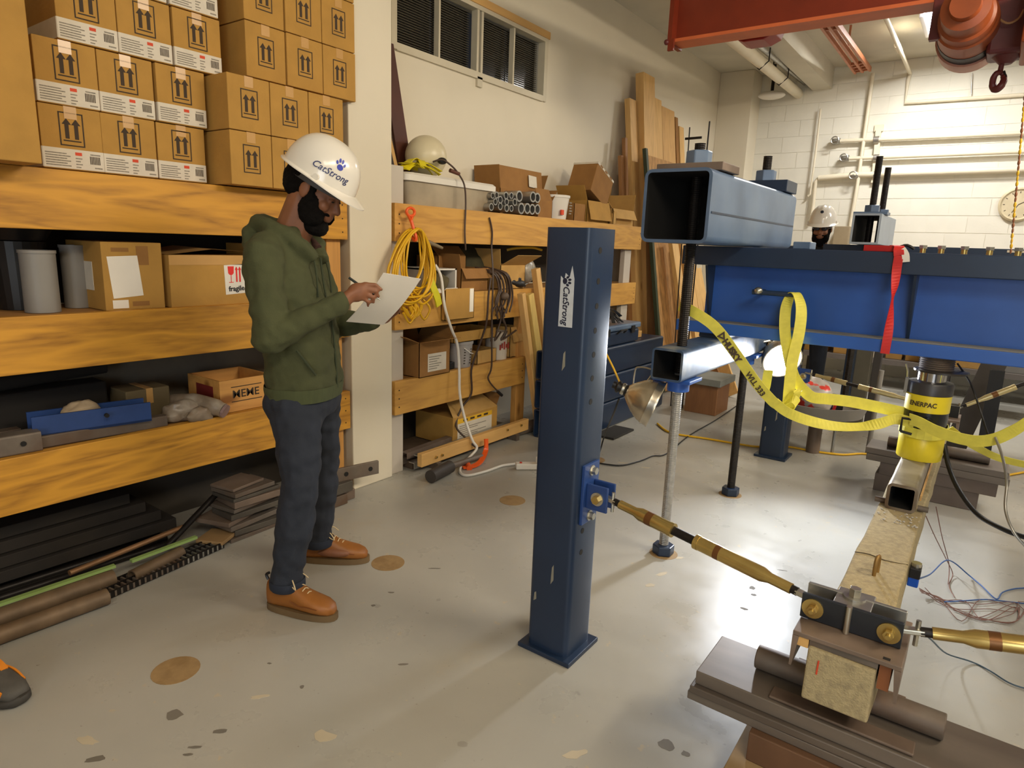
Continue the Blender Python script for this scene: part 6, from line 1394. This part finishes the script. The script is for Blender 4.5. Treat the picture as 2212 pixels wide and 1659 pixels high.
# pan with a red and white bag
pn = at(1790, 900, 2, .3); pan = thing('metal_pan', 'shallow grey metal pan on a stand under the beam', 'pan', (pn.x, pn.y, 0))
MB().lathe([(.12, .30), (.30, .34), (.33, .42), (.34, .42), (.31, .33), (.12, .29)], (pn.x - .08, pn.y, 0), n=30).build('dish', GREYP, pan, smooth=40)
MB().cyl((pn.x - .08, pn.y, 0), (pn.x - .08, pn.y, .3), .05, .05, 18).build('foot', RUST2, pan, smooth=40)
lump('plastic_bag', 'clear plastic bag with red print lying in the grey pan', 'bag', (pn.x - .14, pn.y - .02, .44), (.17, .17, .14), mat('red_white_bag', (176, 168, 160), .3, var=.2, nscale=14, col2=(206, 60, 46), lo=.6, hi=.63), 12, .3)
p = at(1797, 870, 1, 5.4)
cl_ = thing('hanging_strap', 'blue and red webbing with a dark clip hanging left of the jack', 'strap', p)
MB().box(p.x - .03, p.x + .01, 5.39, 5.4, p.z - .07, p.z + .06).build('blue_web', mat('navy_web', (44, 48, 96), .7), cl_)
MB().prism([(0, -.08), (.022, -.08), (.05, .07), (.028, .07)], (p.x + .005, 5.385, p.z), (1, 0, 0), (0, 0, 1), .006).build('red_web', RSTR, cl_)
MB().box(p.x + .03, p.x + .08, 5.39, 5.41, p.z - .08, p.z + .06).build('dark_web', BLKP, cl_)
MB().cyl((p.x + .05, 5.4, 0), (p.x + .05, 5.4, p.z - .07), .012, n=10).build('stand_rod', GALV, cl_)
# crate and boards left of the rods
c = at(1482, 888, 2, 0)
cr = thing('wooden_crate', 'brown wooden crate with a grey top behind the near anchor rod', 'crate', (c.x + .1, c.y + .15, 0))
MB().box(c.x - .02, c.x + .28, c.y, c.y + .35, 0, .28).build('crate_body', wood('dark_crate', (140, 96, 60), (86, 54, 30), 2), cr, bevel=.004)
MB().box(c.x - .06, c.x + .31, c.y - .03, c.y + .4, .281, .345).build('slab', mat('grey_slab', (130, 132, 126), .7), cr, bevel=.004)
for k, (x0_, x1_) in enumerate(((1545, 1560), (1562, 1592))):
    a = at(x0_ + 18, 858, 2, .0); b = at(x0_ - 14 + 6 * k, 775, 1, a.y + .12)
    MB().beam(a + V((0, 0, .02)), b, .10 + .06 * k, .03, up=(0, 1, 0)).build('leaning_board', PINE if k else wood('brown_batten2', (150, 104, 58), (92, 56, 26), 2), label='%s board leaning behind the far anchor rod' % ('narrow brown', 'wide pale')[k], cat='board', bevel=.003)
# antenna bits above the large box section
an = at(1497, 340, 1, 6.0)
at_ = thing('wire_stand', 'thin wire stand with a small cross clamp behind the large box section', 'stand', (an.x, 6.0, 0))
MB().cyl((an.x, 6.0, 0), at(1490, 275, 1, 6.0), .006, n=8).build('thin_rod', BLACKST, at_)
MB().beam(at(1480, 300, 1, 6.0), at(1516, 297, 1, 6.0), .012, .02).build('cross_clamp', BLACKST, at_)
MB().cyl((at(1525, 330, 1, 6.0).x, 6.0, 0), at(1533, 262, 1, 6.0), .007, n=8).build('whip_rod', BLACKST, at_)
# ================================================================ PEOPLE
SKIN = mat('brown_skin', (132, 84, 56), .55, var=.08, nscale=20)
HAIR = mat('black_hair', (15, 12, 10), .95, var=.4, nscale=60, bump=.4, bscale=160, spec=.15)
HELM = mat('white_helmet_shell', (232, 226, 214), .2, var=.01, coat=.4)
def wrinkle(me, amp, freq, seed=0.0):
    me.update(); n = [v.normal.copy() for v in me.vertices]
    for v, nn in zip(me.vertices, n):
        p = v.co; d = noise.noise(V((p.x * freq, p.y * freq, p.z * freq * 1.6 + seed))) + .5 * noise.noise(p * freq * 2.3 + V((seed, 3, 1)))
        v.co = p + nn * (amp * d)
def head_prims(m, H):
    P = lambda x, y, z: H @ V((x, y, z)); Q = H.to_3x3()
    E = lambda c, r: m.ell(P(*c), r, Q, n=18, k=12)
    E((-.012, 0, .045), (.098, .077, .1)); E((.035, 0, -.03), (.066, .062, .095)); E((.04, 0, -.085), (.05, .05, .042)); E((.078, 0, -.106), (.024, .028, .022))
    E((.078, 0, .028), (.022, .056, .016)); E((.09, 0, -.058), (.02, .032, .026))
    m.cap(P(.092, 0, .012), P(.117, 0, -.028), .010, .0135); E((.1, 0, -.036), (.016, .019, .010))
    for s in (-1, 1):
        E((.072, s * .04, -.028), (.024, .022, .024)); E((.088, s * .031, .004), (.011, .016, .009)); E((-.006, s * .078, -.004), (.022, .009, .034)); E((-.002, s * .076, -.028), (.011, .008, .012))
    E((.101, 0, -.064), (.010, .024, .006)); E((.099, 0, -.075), (.010, .021, .007))
def helmet(t, H, name, logo, ridges, front_mark=False):
    P = lambda v: H @ v
    rx, ry, hz, z0, cx = .15, .12, .155, .055, -.006
    def shell(a, tt, off=0.0):
        c = math.cos(tt * PI / 2) ** .82; sgn = math.sin(tt * PI / 2)
        x = cx + (rx + off) * c * math.cos(a); y = (ry + off) * c * math.sin(a); z = z0 + (hz + off) * sgn
        if ridges:
            k = math.exp(-(y / .014) ** 2) + math.exp(-((abs(y) - .05) / .012) ** 2); z += .006 * k * sgn * (1 if x < .1 else .6)
        return V((x, y, z))
    n = 56; A = [2 * PI * i / n for i in range(n)]
    def brim(a, o):
        f = max(0, math.cos(a)) ** 1.6; w = .012 + .042 * f; b = shell(a, 0); d = V((math.cos(a), math.sin(a) * .85, 0)).normalized()
        return V((b.x, b.y, 0)) + d * w + V((0, 0, z0 - .006 - .016 * f + o))
    rs = [[P(brim(a, -.003)) for a in A], [P(brim(a, .001)) for a in A], [P(shell(a, 0) + V((0, 0, .002))) for a in A]]
    rs += [[P(shell(a, k / 12)) for a in A] for k in range(1, 12)] + [[P(shell(a, .985)) for a in A]]
    rs2 = [[P(shell(a, .97, -.004)) for a in A]] + [[P(shell(a, k / 12, -.004)) for a in A] for k in range(11, -1, -1)]
    q = MB().rings(rs, cap=False); q.rings(rs2 + [rs[0]], cap=False)
    o0 = len(q.v); q._add([p for p in rs[-1]], [tuple(range(n))]); q._add([p for p in rs2[0]], [tuple(range(n))])
    hm = q.build('hard_hat', HELM, t, smooth=50, local=True)
    hm['label'] = 'glossy white hard hat'
    bq = MB().rings([[P(V((cx + (rx - .035) * math.cos(a), (ry - .03) * math.sin(a), z))) for a in A] for z in (.02, .06)], cap=False)
    bq.rings([[P(V((cx + (rx - .037) * math.cos(a), (ry - .032) * math.sin(a), z))) for a in A] for z in (.02, .06)], cap=False)
    bq.build('headband', mat('grey_headband', (74, 70, 68), .6), hm, local=True)
    for s in (-1, 1):
        MB().cyl(P(V((.03, s * (ry - .006), .062))), P(V((.03, s * (ry + .006), .062))), .012, n=12).build('shell_rivet', HELM, hm, local=True)
    NAVY = mat('royal_blue_print', (34, 52, 168), .4)
    if logo:
        a0 = -1.02
        def wrap(u, v, off):
            tt = math.asin(min(.98, max(0, (v) / hz))) / (PI / 2); b = shell(a0 + u / .128, tt); c = shell(a0 + u / .128, tt, .01); d = (c - b).normalized()
            return P(b + d * off)
        vs, fs = text_mesh('CatStrong', .034, .0002, .3)
        q = MB(); q._add([wrap(p.x * .95 - .006, .047 + p.y, .0012 + p.z) for p in vs], fs); q.build('lettering', mat('navy_lettering', (60, 66, 110), .45), hm, local=True)
        q = MB()
        for (u, v_, a, b, rot) in ((0, -.2, .34, .28, 0), (-.44, .14, .12, .18, .5), (-.17, .4, .13, .2, .15), (.17, .4, .13, .2, -.15), (.44, .14, .12, .18, -.5)):
            ring = []
            for i in range(14):
                th = 2 * PI * i / 14; x = a * math.cos(th); y = b * math.sin(th); ring.append(((x * math.cos(rot) - y * math.sin(rot) + u) * .036, (x * math.sin(rot) + y * math.cos(rot) + v_) * .036))
            q.rings([[wrap(x + .018, y + .086, -.001) for x, y in ring], [wrap(x + .018, y + .086, .0014) for x, y in ring]])
        q.build('paw_print', NAVY, hm, local=True)
    if front_mark:
        q = MB(); c = shell(0, .45); d = V((.8, 0, .6))
        q.cyl(P(c - d * .004), P(c + d * .006), .014, n=16); q.build('front_badge', mat('dark_badge', (40, 46, 60), .4), hm, local=True)
    return hm
def hair_beard(t, H, beard=1.0):
    P = lambda x, y, z: H @ V((x, y, z)); Q = H.to_3x3(); m = MB()
    E = lambda c, r: m.ell(P(*c), r, Q, n=18, k=12)
    E((-.03, 0, .035), (.1, .087, .085)); E((-.07, 0, -.005), (.056, .074, .066)); E((-.095, 0, .01), (.04, .06, .056)); E((.03, 0, .075), (.07, .08, .05))
    for s in (-1, 1): E((.02, s * .074, .02), (.014, .008, .045))
    me = fuse(m, .005, 4); wrinkle(me, .003, 60); skin_obj('hair', me, HAIR, t)
    m = MB()
    E((.036, 0, -.088), (.06, .064, .052)); E((.084, 0, -.115), (.032, .04, .036)); E((.06, 0, -.125), (.045, .05, .032))
    for s in (-1, 1): E((.03, s * .06, -.058), (.04, .014, .055)); E((.066, s * .05, -.074), (.036, .017, .036)); E((.05, s * .058, -.08), (.036, .014, .04)); E((.094, s * .022, -.052), (.014, .016, .007)); E((.018, s * .07, -.012), (.016, .01, .045))
    me = fuse(m, .005, 3); wrinkle(me, .002, 80); skin_obj('beard', me, HAIR, t)
    m = MB()
    for s in (-1, 1): E((.096, s * .032, .03), (.008, .02, .005))
    m.build('eyebrows', HAIR, t, smooth=60, local=True)
    m = MB()
    for s in (-1, 1): E((.094, s * .031, .003), (.006, .011, .004))
    m.build('eyes', mat('dark_eye', (26, 20, 18), .2), t, smooth=60, local=True)
def boot(t, x, y, ang, m_up, m_sole, side):
    M = Matrix.Translation((x, y, 0)) @ Matrix.Rotation(ang, 4, 'Z')
    def ring(xx, w, z0, z1, n=20, off=0.0):
        o = []
        for i in range(n):
            a = 2 * PI * i / n; c, s = math.cos(a), math.sin(a); e = .75
            o.append(M @ V((xx, off + w * math.copysign(abs(c) ** e, c), (z0 + z1) / 2 + (z1 - z0) / 2 * math.copysign(abs(s) ** e, s))))
        return o
    secs = [(-.004, .018, .03, .085), (.004, .031, .024, .135), (.03, .037, .022, .152), (.07, .039, .022, .155), (.105, .040, .022, .142), (.135, .042, .022, .122), (.17, .046, .022, .103), (.21, .049, .022, .088), (.25, .047, .022, .077), (.278, .036, .022, .064), (.292, .018, .026, .05)]
    q = MB().rings([ring(*s) for s in secs]); up = q.build('boot', m_up, t, smooth=60, local=True)
    out = []
    for i in range(28):
        a = 2 * PI * i / 28; xx = .145 + .158 * math.cos(a); w = .042 + .012 * max(0, math.cos(a + .3)); out.append(V((xx, w * math.copysign(abs(math.sin(a)) ** .8, math.sin(a)), 0)))
    MB().rings([[M @ (p + V((0, 0, z))) for p in out] for z in (.001, .012, .028)]).build('sole', m_sole, up, smooth=40, local=True)
    q = MB()
    for k in range(5):
        xx = .1 + k * .018; zz = .148 - k * .0125
        q.tube([M @ V((xx, -.03, zz - .018)), M @ V((xx + .008, 0, zz + .004)), M @ V((xx + .012, .03, zz - .018))], .0026, 6, smooth=3)
    q.tube([M @ V((.1, 0, .152)), M @ V((.13, -.035, .155)), M @ V((.15, -.05, .13)), M @ V((.12, -.03, .135)), M @ V((.105, 0, .15))], .0024, 6, smooth=4)
    q.tube([M @ V((.1, 0, .152)), M @ V((.125, .03, .16)), M @ V((.15, .045, .135))], .0024, 6, smooth=4)
    q.build('laces', mat('cream_laces', (214, 190, 146), .7), up, smooth=60, local=True)
    MB().tube([M @ V((-.006, 0, .125)), M @ V((-.014, 0, .145)), M @ V((.0, 0, .155))], .006, 6, smooth=3).build('pull_tab', BLKP, up, local=True)
    MB().tube([M @ V((.12, -.047, .075)), M @ V((.16, -.049, .06)), M @ V((.2, -.051, .062)), M @ V((.24, -.049, .056))], .0015, 5, smooth=3).build('welt_stitch', mat('stitch_tan', (120, 66, 26), .7), up, local=True)
    return up
def finger(m, pts, r0=.0095, r1=.0072):
    for i in range(len(pts) - 1):
        k = len(pts) - 1; m.cap(pts[i], pts[i + 1], r0 + (r1 - r0) * i / k, r0 + (r1 - r0) * (i + 1) / k, 10)

# ---------------------------------------------------------------- the writing man
OLIVE = mat('olive_hoodie_fleece', (68, 71, 42), .9, var=.1, nscale=14, bump=.15, bscale=200)
JEAN = mat('navy_denim', (36, 41, 52), .85, var=.14, nscale=10, bump=.12, bscale=220)
TANB = mat('tan_boot_leather', (146, 90, 34), .5, var=.14, nscale=12)
SOLE = mat('brown_boot_sole', (110, 88, 58), .7, var=.15)
p1 = thing('person', 'man in a white hard hat and olive hoodie writing on a paper sheet', 'person', (-2.18, 1.665, 0), rotz=math.atan2(.475, .88))
H = Matrix.Translation((.012, 0, 1.676)) @ Matrix.Rotation(math.radians(30), 4, 'Y')
m = MB(); head_prims(m, H)
Hp = lambda x, y, z: H @ V((x, y, z))
m.cap((-.115, 0, 1.47), Hp(-.03, 0, -.05), .062, .056); m.cap((-.09, 0, 1.45), Hp(.02, 0, -.06), .05, .045)
Rs, Re, Rw = V((-.115, -.185, 1.42)), V((-.055, -.262, 1.135)), V((.165, -.14, 1.262))
Ls, Le, Lw = V((-.115, .185, 1.42)), V((-.03, .26, 1.12)), V((.165, .20, 1.155))
m.ell((-.115, 0, 1.35), (.1, .155, .14)); m.ell((-.06, 0, 1.05), (.095, .135, .22)); m.cap((-.115, -.14, 1.44), (-.115, .14, 1.44), .055)
for a, b, c in ((Rs, Re, Rw), (Ls, Le, Lw)): m.cap(a, b, .045, .038); m.cap(b, c, .036, .026)
legs = (((-.045, -.09, .9), (.0, -.185, .53), (-.058, -.205, .12)), ((-.045, .09, .9), (-.07, .19, .51), (-.105, .2, .11)))
for a, b, c in legs: m.cap(a, b, .08, .05); m.cap(b, c, .048, .036); m.ell(V(c) + V((.06, 0, -.05)), (.1, .03, .025))
# right hand holding the pen
m.cap(Rw, Rw.lerp(V((.222, -.112, 1.302)), .35), .025, .026); m.ell((.218, -.115, 1.3), (.042, .019, .036), Matrix.Rotation(math.radians(-32), 3, 'Y'), n=14, k=10)
m.cap((.19, -.128, 1.285), (.24, -.105, 1.318), .024, .021)
finger(m, [V((.245, -.108, 1.332)), V((.283, -.092, 1.330)), V((.302, -.08, 1.312))])
finger(m, [V((.252, -.108, 1.314)), V((.285, -.094, 1.306)), V((.29, -.08, 1.285))])
finger(m, [V((.247, -.11, 1.296)), V((.275, -.098, 1.283)), V((.272, -.085, 1.263))], .009)
finger(m, [V((.236, -.112, 1.28)), V((.258, -.102, 1.265)), V((.252, -.09, 1.25))], .008, .0065)
finger(m, [V((.205, -.095, 1.318)), V((.238, -.075, 1.328)), V((.27, -.072, 1.312))], .0115, .0085)
# left hand under the sheet
m.cap(Lw, (.205, .19, 1.175), .026, .028); m.ell((.225, .183, 1.185), (.042, .018, .036), Matrix.Rotation(math.radians(-40), 3, 'Y'))
for k, dy in enumerate((.035, .012, -.011, -.032)): finger(m, [V((.245 - dy * .45, .175, 1.2 + dy * .6)), V((.282 - dy * .4, .155, 1.222 + dy * .5)), V((.295 - dy * .4, .13, 1.24 + dy * .4))], .009)
finger(m, [V((.215, .165, 1.2)), V((.235, .145, 1.225)), V((.255, .125, 1.235))], .011, .0085)
skin_obj('body', fuse(m, .005, 4), SKIN, p1)
# hoodie
def loop(z, c, a, b, n=28, e=.85, tz=0.0):
    o = []
    for i in range(n):
        t_ = 2 * PI * i / n; x = a * math.copysign(abs(math.cos(t_)) ** e, math.cos(t_)); o.append(V((c + x, b * math.copysign(abs(math.sin(t_)) ** e, math.sin(t_)), z + tz * x)))
    return o
m = MB()
m.rings([loop(*q) for q in ((.862, -.055, .118, .163), (.885, -.055, .134, .176), (.92, -.055, .14, .182), (1.0, -.055, .134, .176), (1.1, -.065, .132, .178), (1.2, -.082, .136, .186), (1.3, -.105, .14, .196), (1.4, -.13, .128, .196), (1.455, -.132, .108, .17), (1.50, -.12, .088, .11), (1.535, -.105, .07, .075))])
for a, b, c in ((Rs, Re, Rw), (Ls, Le, Lw)):
    m.cap(a + V((.0, 0, .0)), b, .076, .064); m.cap(b, b.lerp(c, .82), .062, .046); m.cap(b.lerp(c, .8), b.lerp(c, .98), .043, .041); m.ell(b + V((-.01, 0, -.005)), (.066, .06, .062))
m.cap((-.125, -.15, 1.435), (-.125, .15, 1.435), .078)
m.tube([V((.01, -.035, 1.41)), V((-.03, -.085, 1.475)), V((-.12, -.098, 1.525)), V((-.2, -.05, 1.545)), V((-.22, 0, 1.545)), V((-.2, .05, 1.545)), V((-.12, .098, 1.525)), V((-.03, .085, 1.475)), V((.01, .035, 1.41))], .034, 12, smooth=4)
m.ell((-.225, 0, 1.475), (.05, .115, .075)); m.ell((-.2, 0, 1.42), (.06, .12, .08))
me = fuse(m, .008, 8); wrinkle(me, .009, 14, 2.0)
hood = skin_obj('hoodie', me, OLIVE, p1)
def shirt_line(pts, r, nm, mt): MB().tube(pts, r, 6, smooth=4).build(nm, mt, hood, smooth=60, local=True)
OLD = mat('dark_olive_rib', (52, 58, 36), .9)
shirt_line([V((.035, -.02, 1.42)), V((.045, -.01, 1.3)), V((.07, 0, 1.15)), V((.082, 0, 1.0)), V((.086, 0, .9))], .004, 'zip', OLD)
shirt_line([V((.02, -.05, 1.43)), V((.035, -.06, 1.36)), V((.042, -.065, 1.27))], .0035, 'drawstring', OLD)
shirt_line([V((.02, .05, 1.43)), V((.035, .06, 1.36)), V((.042, .065, 1.28))], .0035, 'drawstring', OLD)
shirt_line([V((-.0, -.176, 1.075)), V((.03, -.165, 1.03)), V((.055, -.135, .975))], .005, 'pocket_edge', OLD)
MB().rings([loop(z, c, a, b) for z, c, a, b in ((.86, -.055, .137, .179), (.9, -.055, .1425, .1845), (.915, -.055, .1415, .1835))], cap=False).build('hem_rib', mat('olive_rib', (70, 76, 46), .9, var=.1, nscale=60, stretch=(1, 1, .1)), hood, smooth=60, local=True)
m = MB(); m.tube([V((-.0, -.04, 1.455)), V((-.06, -.07, 1.5)), V((-.13, -.06, 1.53)), V((-.16, 0, 1.54)), V((-.13, .06, 1.53)), V((-.06, .07, 1.5)), V((-.0, .04, 1.455))], .016, 8, smooth=4)
m.build('shirt_collar', mat('maroon_shirt', (70, 44, 36), .8), p1, smooth=60, local=True)
# jeans
m = MB(); m.rings([loop(*q) for q in ((.78, -.05, .11, .16), (.84, -.052, .128, .172), (.9, -.055, .128, .168), (.96, -.055, .118, .155))])
for a, b, c in legs:
    a, b, c = V(a), V(b), V(c); s = 1 if a.y > 0 else -1
    m.cap(a + V((-.01, 0, -.06)), a.lerp(b, .5), .105, .09); m.cap(a.lerp(b, .5), b, .09, .075); m.cap(b, b.lerp(c, .45), .075, .074); m.cap(b.lerp(c, .45), c + V((0, 0, .045)), .074, .061)
    m.cyl(c + V((0, 0, .05)), c + V((.0, 0, -.015)), .063, .066, 18)
    m.ell(a + V((-.075, 0, -.06)), (.065, .075, .09))
me = fuse(m, .008, 6); wrinkle(me, .010, 12, 7.0); jo = skin_obj('jeans', me, JEAN, p1)
for a, b, c in legs:
    c = V(c)
    MB().lathe([(.067, -.018), (.071, -.012), (.071, .014), (.067, .02)], c, (0, 0, 1), 24, cap=False).build('turned_cuff', mat('dark_denim_cuff', (34, 40, 54), .9, var=.1, nscale=20), jo, smooth=60, local=True)
boot(p1, -.135, -.205, math.radians(-6.5), TANB, SOLE, -1)
boot(p1, -.175, .2, math.radians(11), TANB, SOLE, 1)
hair_beard(p1, H)
helmet(p1, H, 'hard_hat', True, False)
F1 = p1.matrix_basis if False else (Matrix.Translation(p1.location) @ Matrix.Rotation(p1.rotation_euler.z, 4, 'Z'))
# paper and pen in his hands
NL, NR, FR = V((.128, -.0, 1.172)), V((.231, .15, 1.147)), V((.418, .05, 1.361)); FL = NL + FR - NR
q = MB(); n = 10; rs = []
for i in range(n + 1):
    f = i / n; a = NL.lerp(FL, f); b = NR.lerp(FR, f); row = []
    nn = (b - a).cross(FL - NL).normalized()
    sag = nn * (.016 * math.sin(f * PI * .9)) + V((0, 0, -.02 * max(0, f - .7)))
    rs.append([F1 @ (a + sag), F1 @ (b + sag), F1 @ (b + sag - nn * .0012), F1 @ (a + sag - nn * .0012)])
q.rings(rs); pp = q.build('paper_sheet', PAPER, label='white paper sheet held by the man in the olive hoodie', cat='paper', smooth=50)
pen = thing('pen', 'short black pen in the fingers of the man in the olive hoodie', 'pen', F1 @ V((.24, -.085, 1.3)))
a, b = F1 @ V((.176, -.085, 1.352)), F1 @ V((.298, -.078, 1.272))
MB().cyl(a, a.lerp(b, .88), .0048, n=10).build('barrel', mat('dark_pen', (30, 36, 30), .4), pen, smooth=50)
MB().cyl(a.lerp(b, .88), b, .0042, .0012, 10).build('tip', ZINC, pen, smooth=50)

# ---------------------------------------------------------------- the man behind the beam
BLKJ = mat('black_jacket', (26, 25, 26), .85, var=.15)
x2, y2 = at(1776, 500, 1, 6.75).x, 6.75
p2 = thing('person', 'bearded man in a white hard hat and black jacket standing beyond the beam', 'person', (x2, y2, 0), rotz=math.atan2(-6.75, -x2 * .35) )
H2 = Matrix.Translation((.03, 0, 1.745)) @ Matrix.Rotation(math.radians(8), 4, 'Y')
m = MB(); head_prims(m, H2); m.cap((-.02, 0, 1.5), H2 @ V((-.02, 0, -.05)), .06, .056)
m.ell((-.02, 0, 1.38), (.1, .155, .15)); m.ell((-.01, 0, 1.08), (.095, .135, .22)); m.cap((-.02, -.15, 1.46), (-.02, .15, 1.46), .055)
arms2 = [(V((-.02, s * .185, 1.44)), V((-.04, s * .25, 1.15)), V((.04, s * .25, .90))) for s in (-1, 1)]
for a, b, c in arms2:
    m.cap(a, b, .045, .038); m.cap(b, c, .036, .026); m.ell(c + V((.02, 0, -.06)), (.035, .016, .045))
    for k in range(4): finger(m, [c + V((.045 - .02 * k, 0, -.095)), c + V((.055 - .02 * k, 0, -.13)), c + V((.05 - .02 * k, -.01 * (1 if c.y > 0 else -1), -.16 + .006 * abs(k - 1)))], .009)
    finger(m, [c + V((.05, 0, -.05)), c + V((.068, -.01 * (1 if c.y > 0 else -1), -.085)), c + V((.065, -.015 * (1 if c.y > 0 else -1), -.11))], .011, .0085)
legs2 = [((.0, s * .09, .92), (.01, s * .11, .5), (-.02, s * .12, .11)) for s in (-1, 1)]
for a, b, c in legs2: m.cap(a, b, .08, .05); m.cap(b, c, .048, .036); m.ell(V(c) + V((.06, 0, -.05)), (.1, .03, .025))
skin_obj('body', fuse(m, .006, 4), SKIN, p2)
m = MB(); m.rings([loop(*q) for q in ((.86, -.01, .12, .16), (.92, -.01, .135, .178), (1.1, -.01, .128, .172), (1.3, -.02, .135, .19), (1.42, -.02, .12, .195), (1.49, -.02, .09, .15), (1.55, -.015, .066, .07))])
for a, b, c in arms2: m.cap(a, b, .072, .06); m.cap(b, b.lerp(c, .92), .058, .042)
m.cap((-.02, -.16, 1.445), (-.02, .16, 1.445), .07); m.lathe([(.078, 0), (.082, .04), (.072, .06)], (-.01, 0, 1.52), n=20)
me = fuse(m, .009, 6); wrinkle(me, .005, 14); skin_obj('jacket', me, BLKJ, p2)
m = MB(); m.rings([loop(*q) for q in ((.8, -.01, .11, .16), (.88, -.01, .125, .168), (.96, -.01, .115, .155))])
for a, b, c in legs2: a, b, c = V(a), V(b), V(c); m.cap(a, b, .1, .075); m.cap(b, c, .074, .062)
skin_obj('trousers', fuse(m, .010, 6), JEAN, p2)
boot(p2, -.08, -.12, -.1, BLKP, BLKP, -1); boot(p2, -.08, .12, .1, BLKP, BLKP, 1)
hair_beard(p2, H2); helmet(p2, H2, 'hard_hat', False, True, True)
gq = MB()
for s in (-1, 1): gq.ell(H2 @ V((.104, s * .033, .008)), (.006, .027, .017), H2.to_3x3(), n=14, k=8)
gq.tube([H2 @ V((.104, -.055, .012)), H2 @ V((.04, -.08, .012)), H2 @ V((-.01, -.082, .005))], .003, 6).tube([H2 @ V((.104, .055, .012)), H2 @ V((.04, .08, .012)), H2 @ V((-.01, .082, .005))], .003, 6)
gq.build('safety_glasses', mat('smoked_lens', (48, 46, 52), .15), p2, smooth=60, local=True)

# ---------------------------------------------------------------- shoe at the left edge
sh = thing('work_shoe', 'grey and orange work shoe cut by the left edge of the picture', 'shoe', (-2.42, .52, 0))
toe = at(46, 1505, 2, .03); d = V((.55, .83, 0)).normalized(); d = (V((1.0, .30, 0))).normalized(); sd = V((-d.y, d.x, 0)); hl = toe - d * .29; hl.z = 0
def sring(xx, w, z0, z1, n=20):
    o = []
    for i in range(n):
        a = 2 * PI * i / n; c, s = math.cos(a), math.sin(a); o.append(hl + d * xx + sd * (w * math.copysign(abs(c) ** .75, c)) + V((0, 0, (z0 + z1) / 2 + (z1 - z0) / 2 * math.copysign(abs(s) ** .75, s))))
    return o
GSH = mat('grey_shoe_mesh', (74, 70, 64), .7, var=.15, nscale=30)
MB().rings([sring(*q) for q in ((0, .02, .03, .09), (.02, .035, .02, .11), (.08, .04, .02, .12), (.14, .044, .02, .105), (.2, .048, .02, .085), (.25, .045, .02, .07), (.28, .034, .02, .058), (.29, .018, .024, .045))]).build('upper', GSH, sh, smooth=60)
MB().rings([sring(*q) for q in ((-.005, .03, 0, .026), (.03, .042, 0, .03), (.14, .048, 0, .03), (.2, .054, 0, .032), (.26, .049, 0, .034), (.29, .032, .004, .038), (.3, .016, .01, .036))]).build('sole', mat('dark_shoe_sole', (58, 54, 48), .7), sh, smooth=60)
ORS = mat('orange_shoe_patch', (214, 128, 30), .6)
for k, (x0_, x1_, y_, z_) in enumerate(((.15, .26, -.040, .062), (.15, .25, .040, .062), (.13, .2, -.02, .098), (.12, .19, .022, .098))):
    MB().ribbon([hl + d * x0_ + sd * y_ + V((0, 0, z_ + .012)), hl + d * (x0_ + x1_) / 2 + sd * (y_ * 1.13) + V((0, 0, z_ + .004)), hl + d * x1_ + sd * (y_ * 1.0) + V((0, 0, z_ - .012))], .022, .006, V((0, 0, 1)) if k < 2 else sd, smooth=4).build('orange_panel', ORS, sh)
MB().tube([hl + d * .1 + sd * -.02 + V((0, 0, .118)), hl + d * .13 + V((0, 0, .115)), hl + d * .15 + sd * .02 + V((0, 0, .106)), hl + d * .17 + sd * -.015 + V((0, 0, .1))], .003, 6, smooth=4).build('laces', BLKP, sh)
q = MB().lathe([(.055, .1), (.06, .2), (.065, .32), (.07, .42)], hl + d * .05, (0, 0, 1), 20); q.build('trouser_leg', mat('dark_work_trousers', (44, 44, 48), .9), sh, smooth=60)
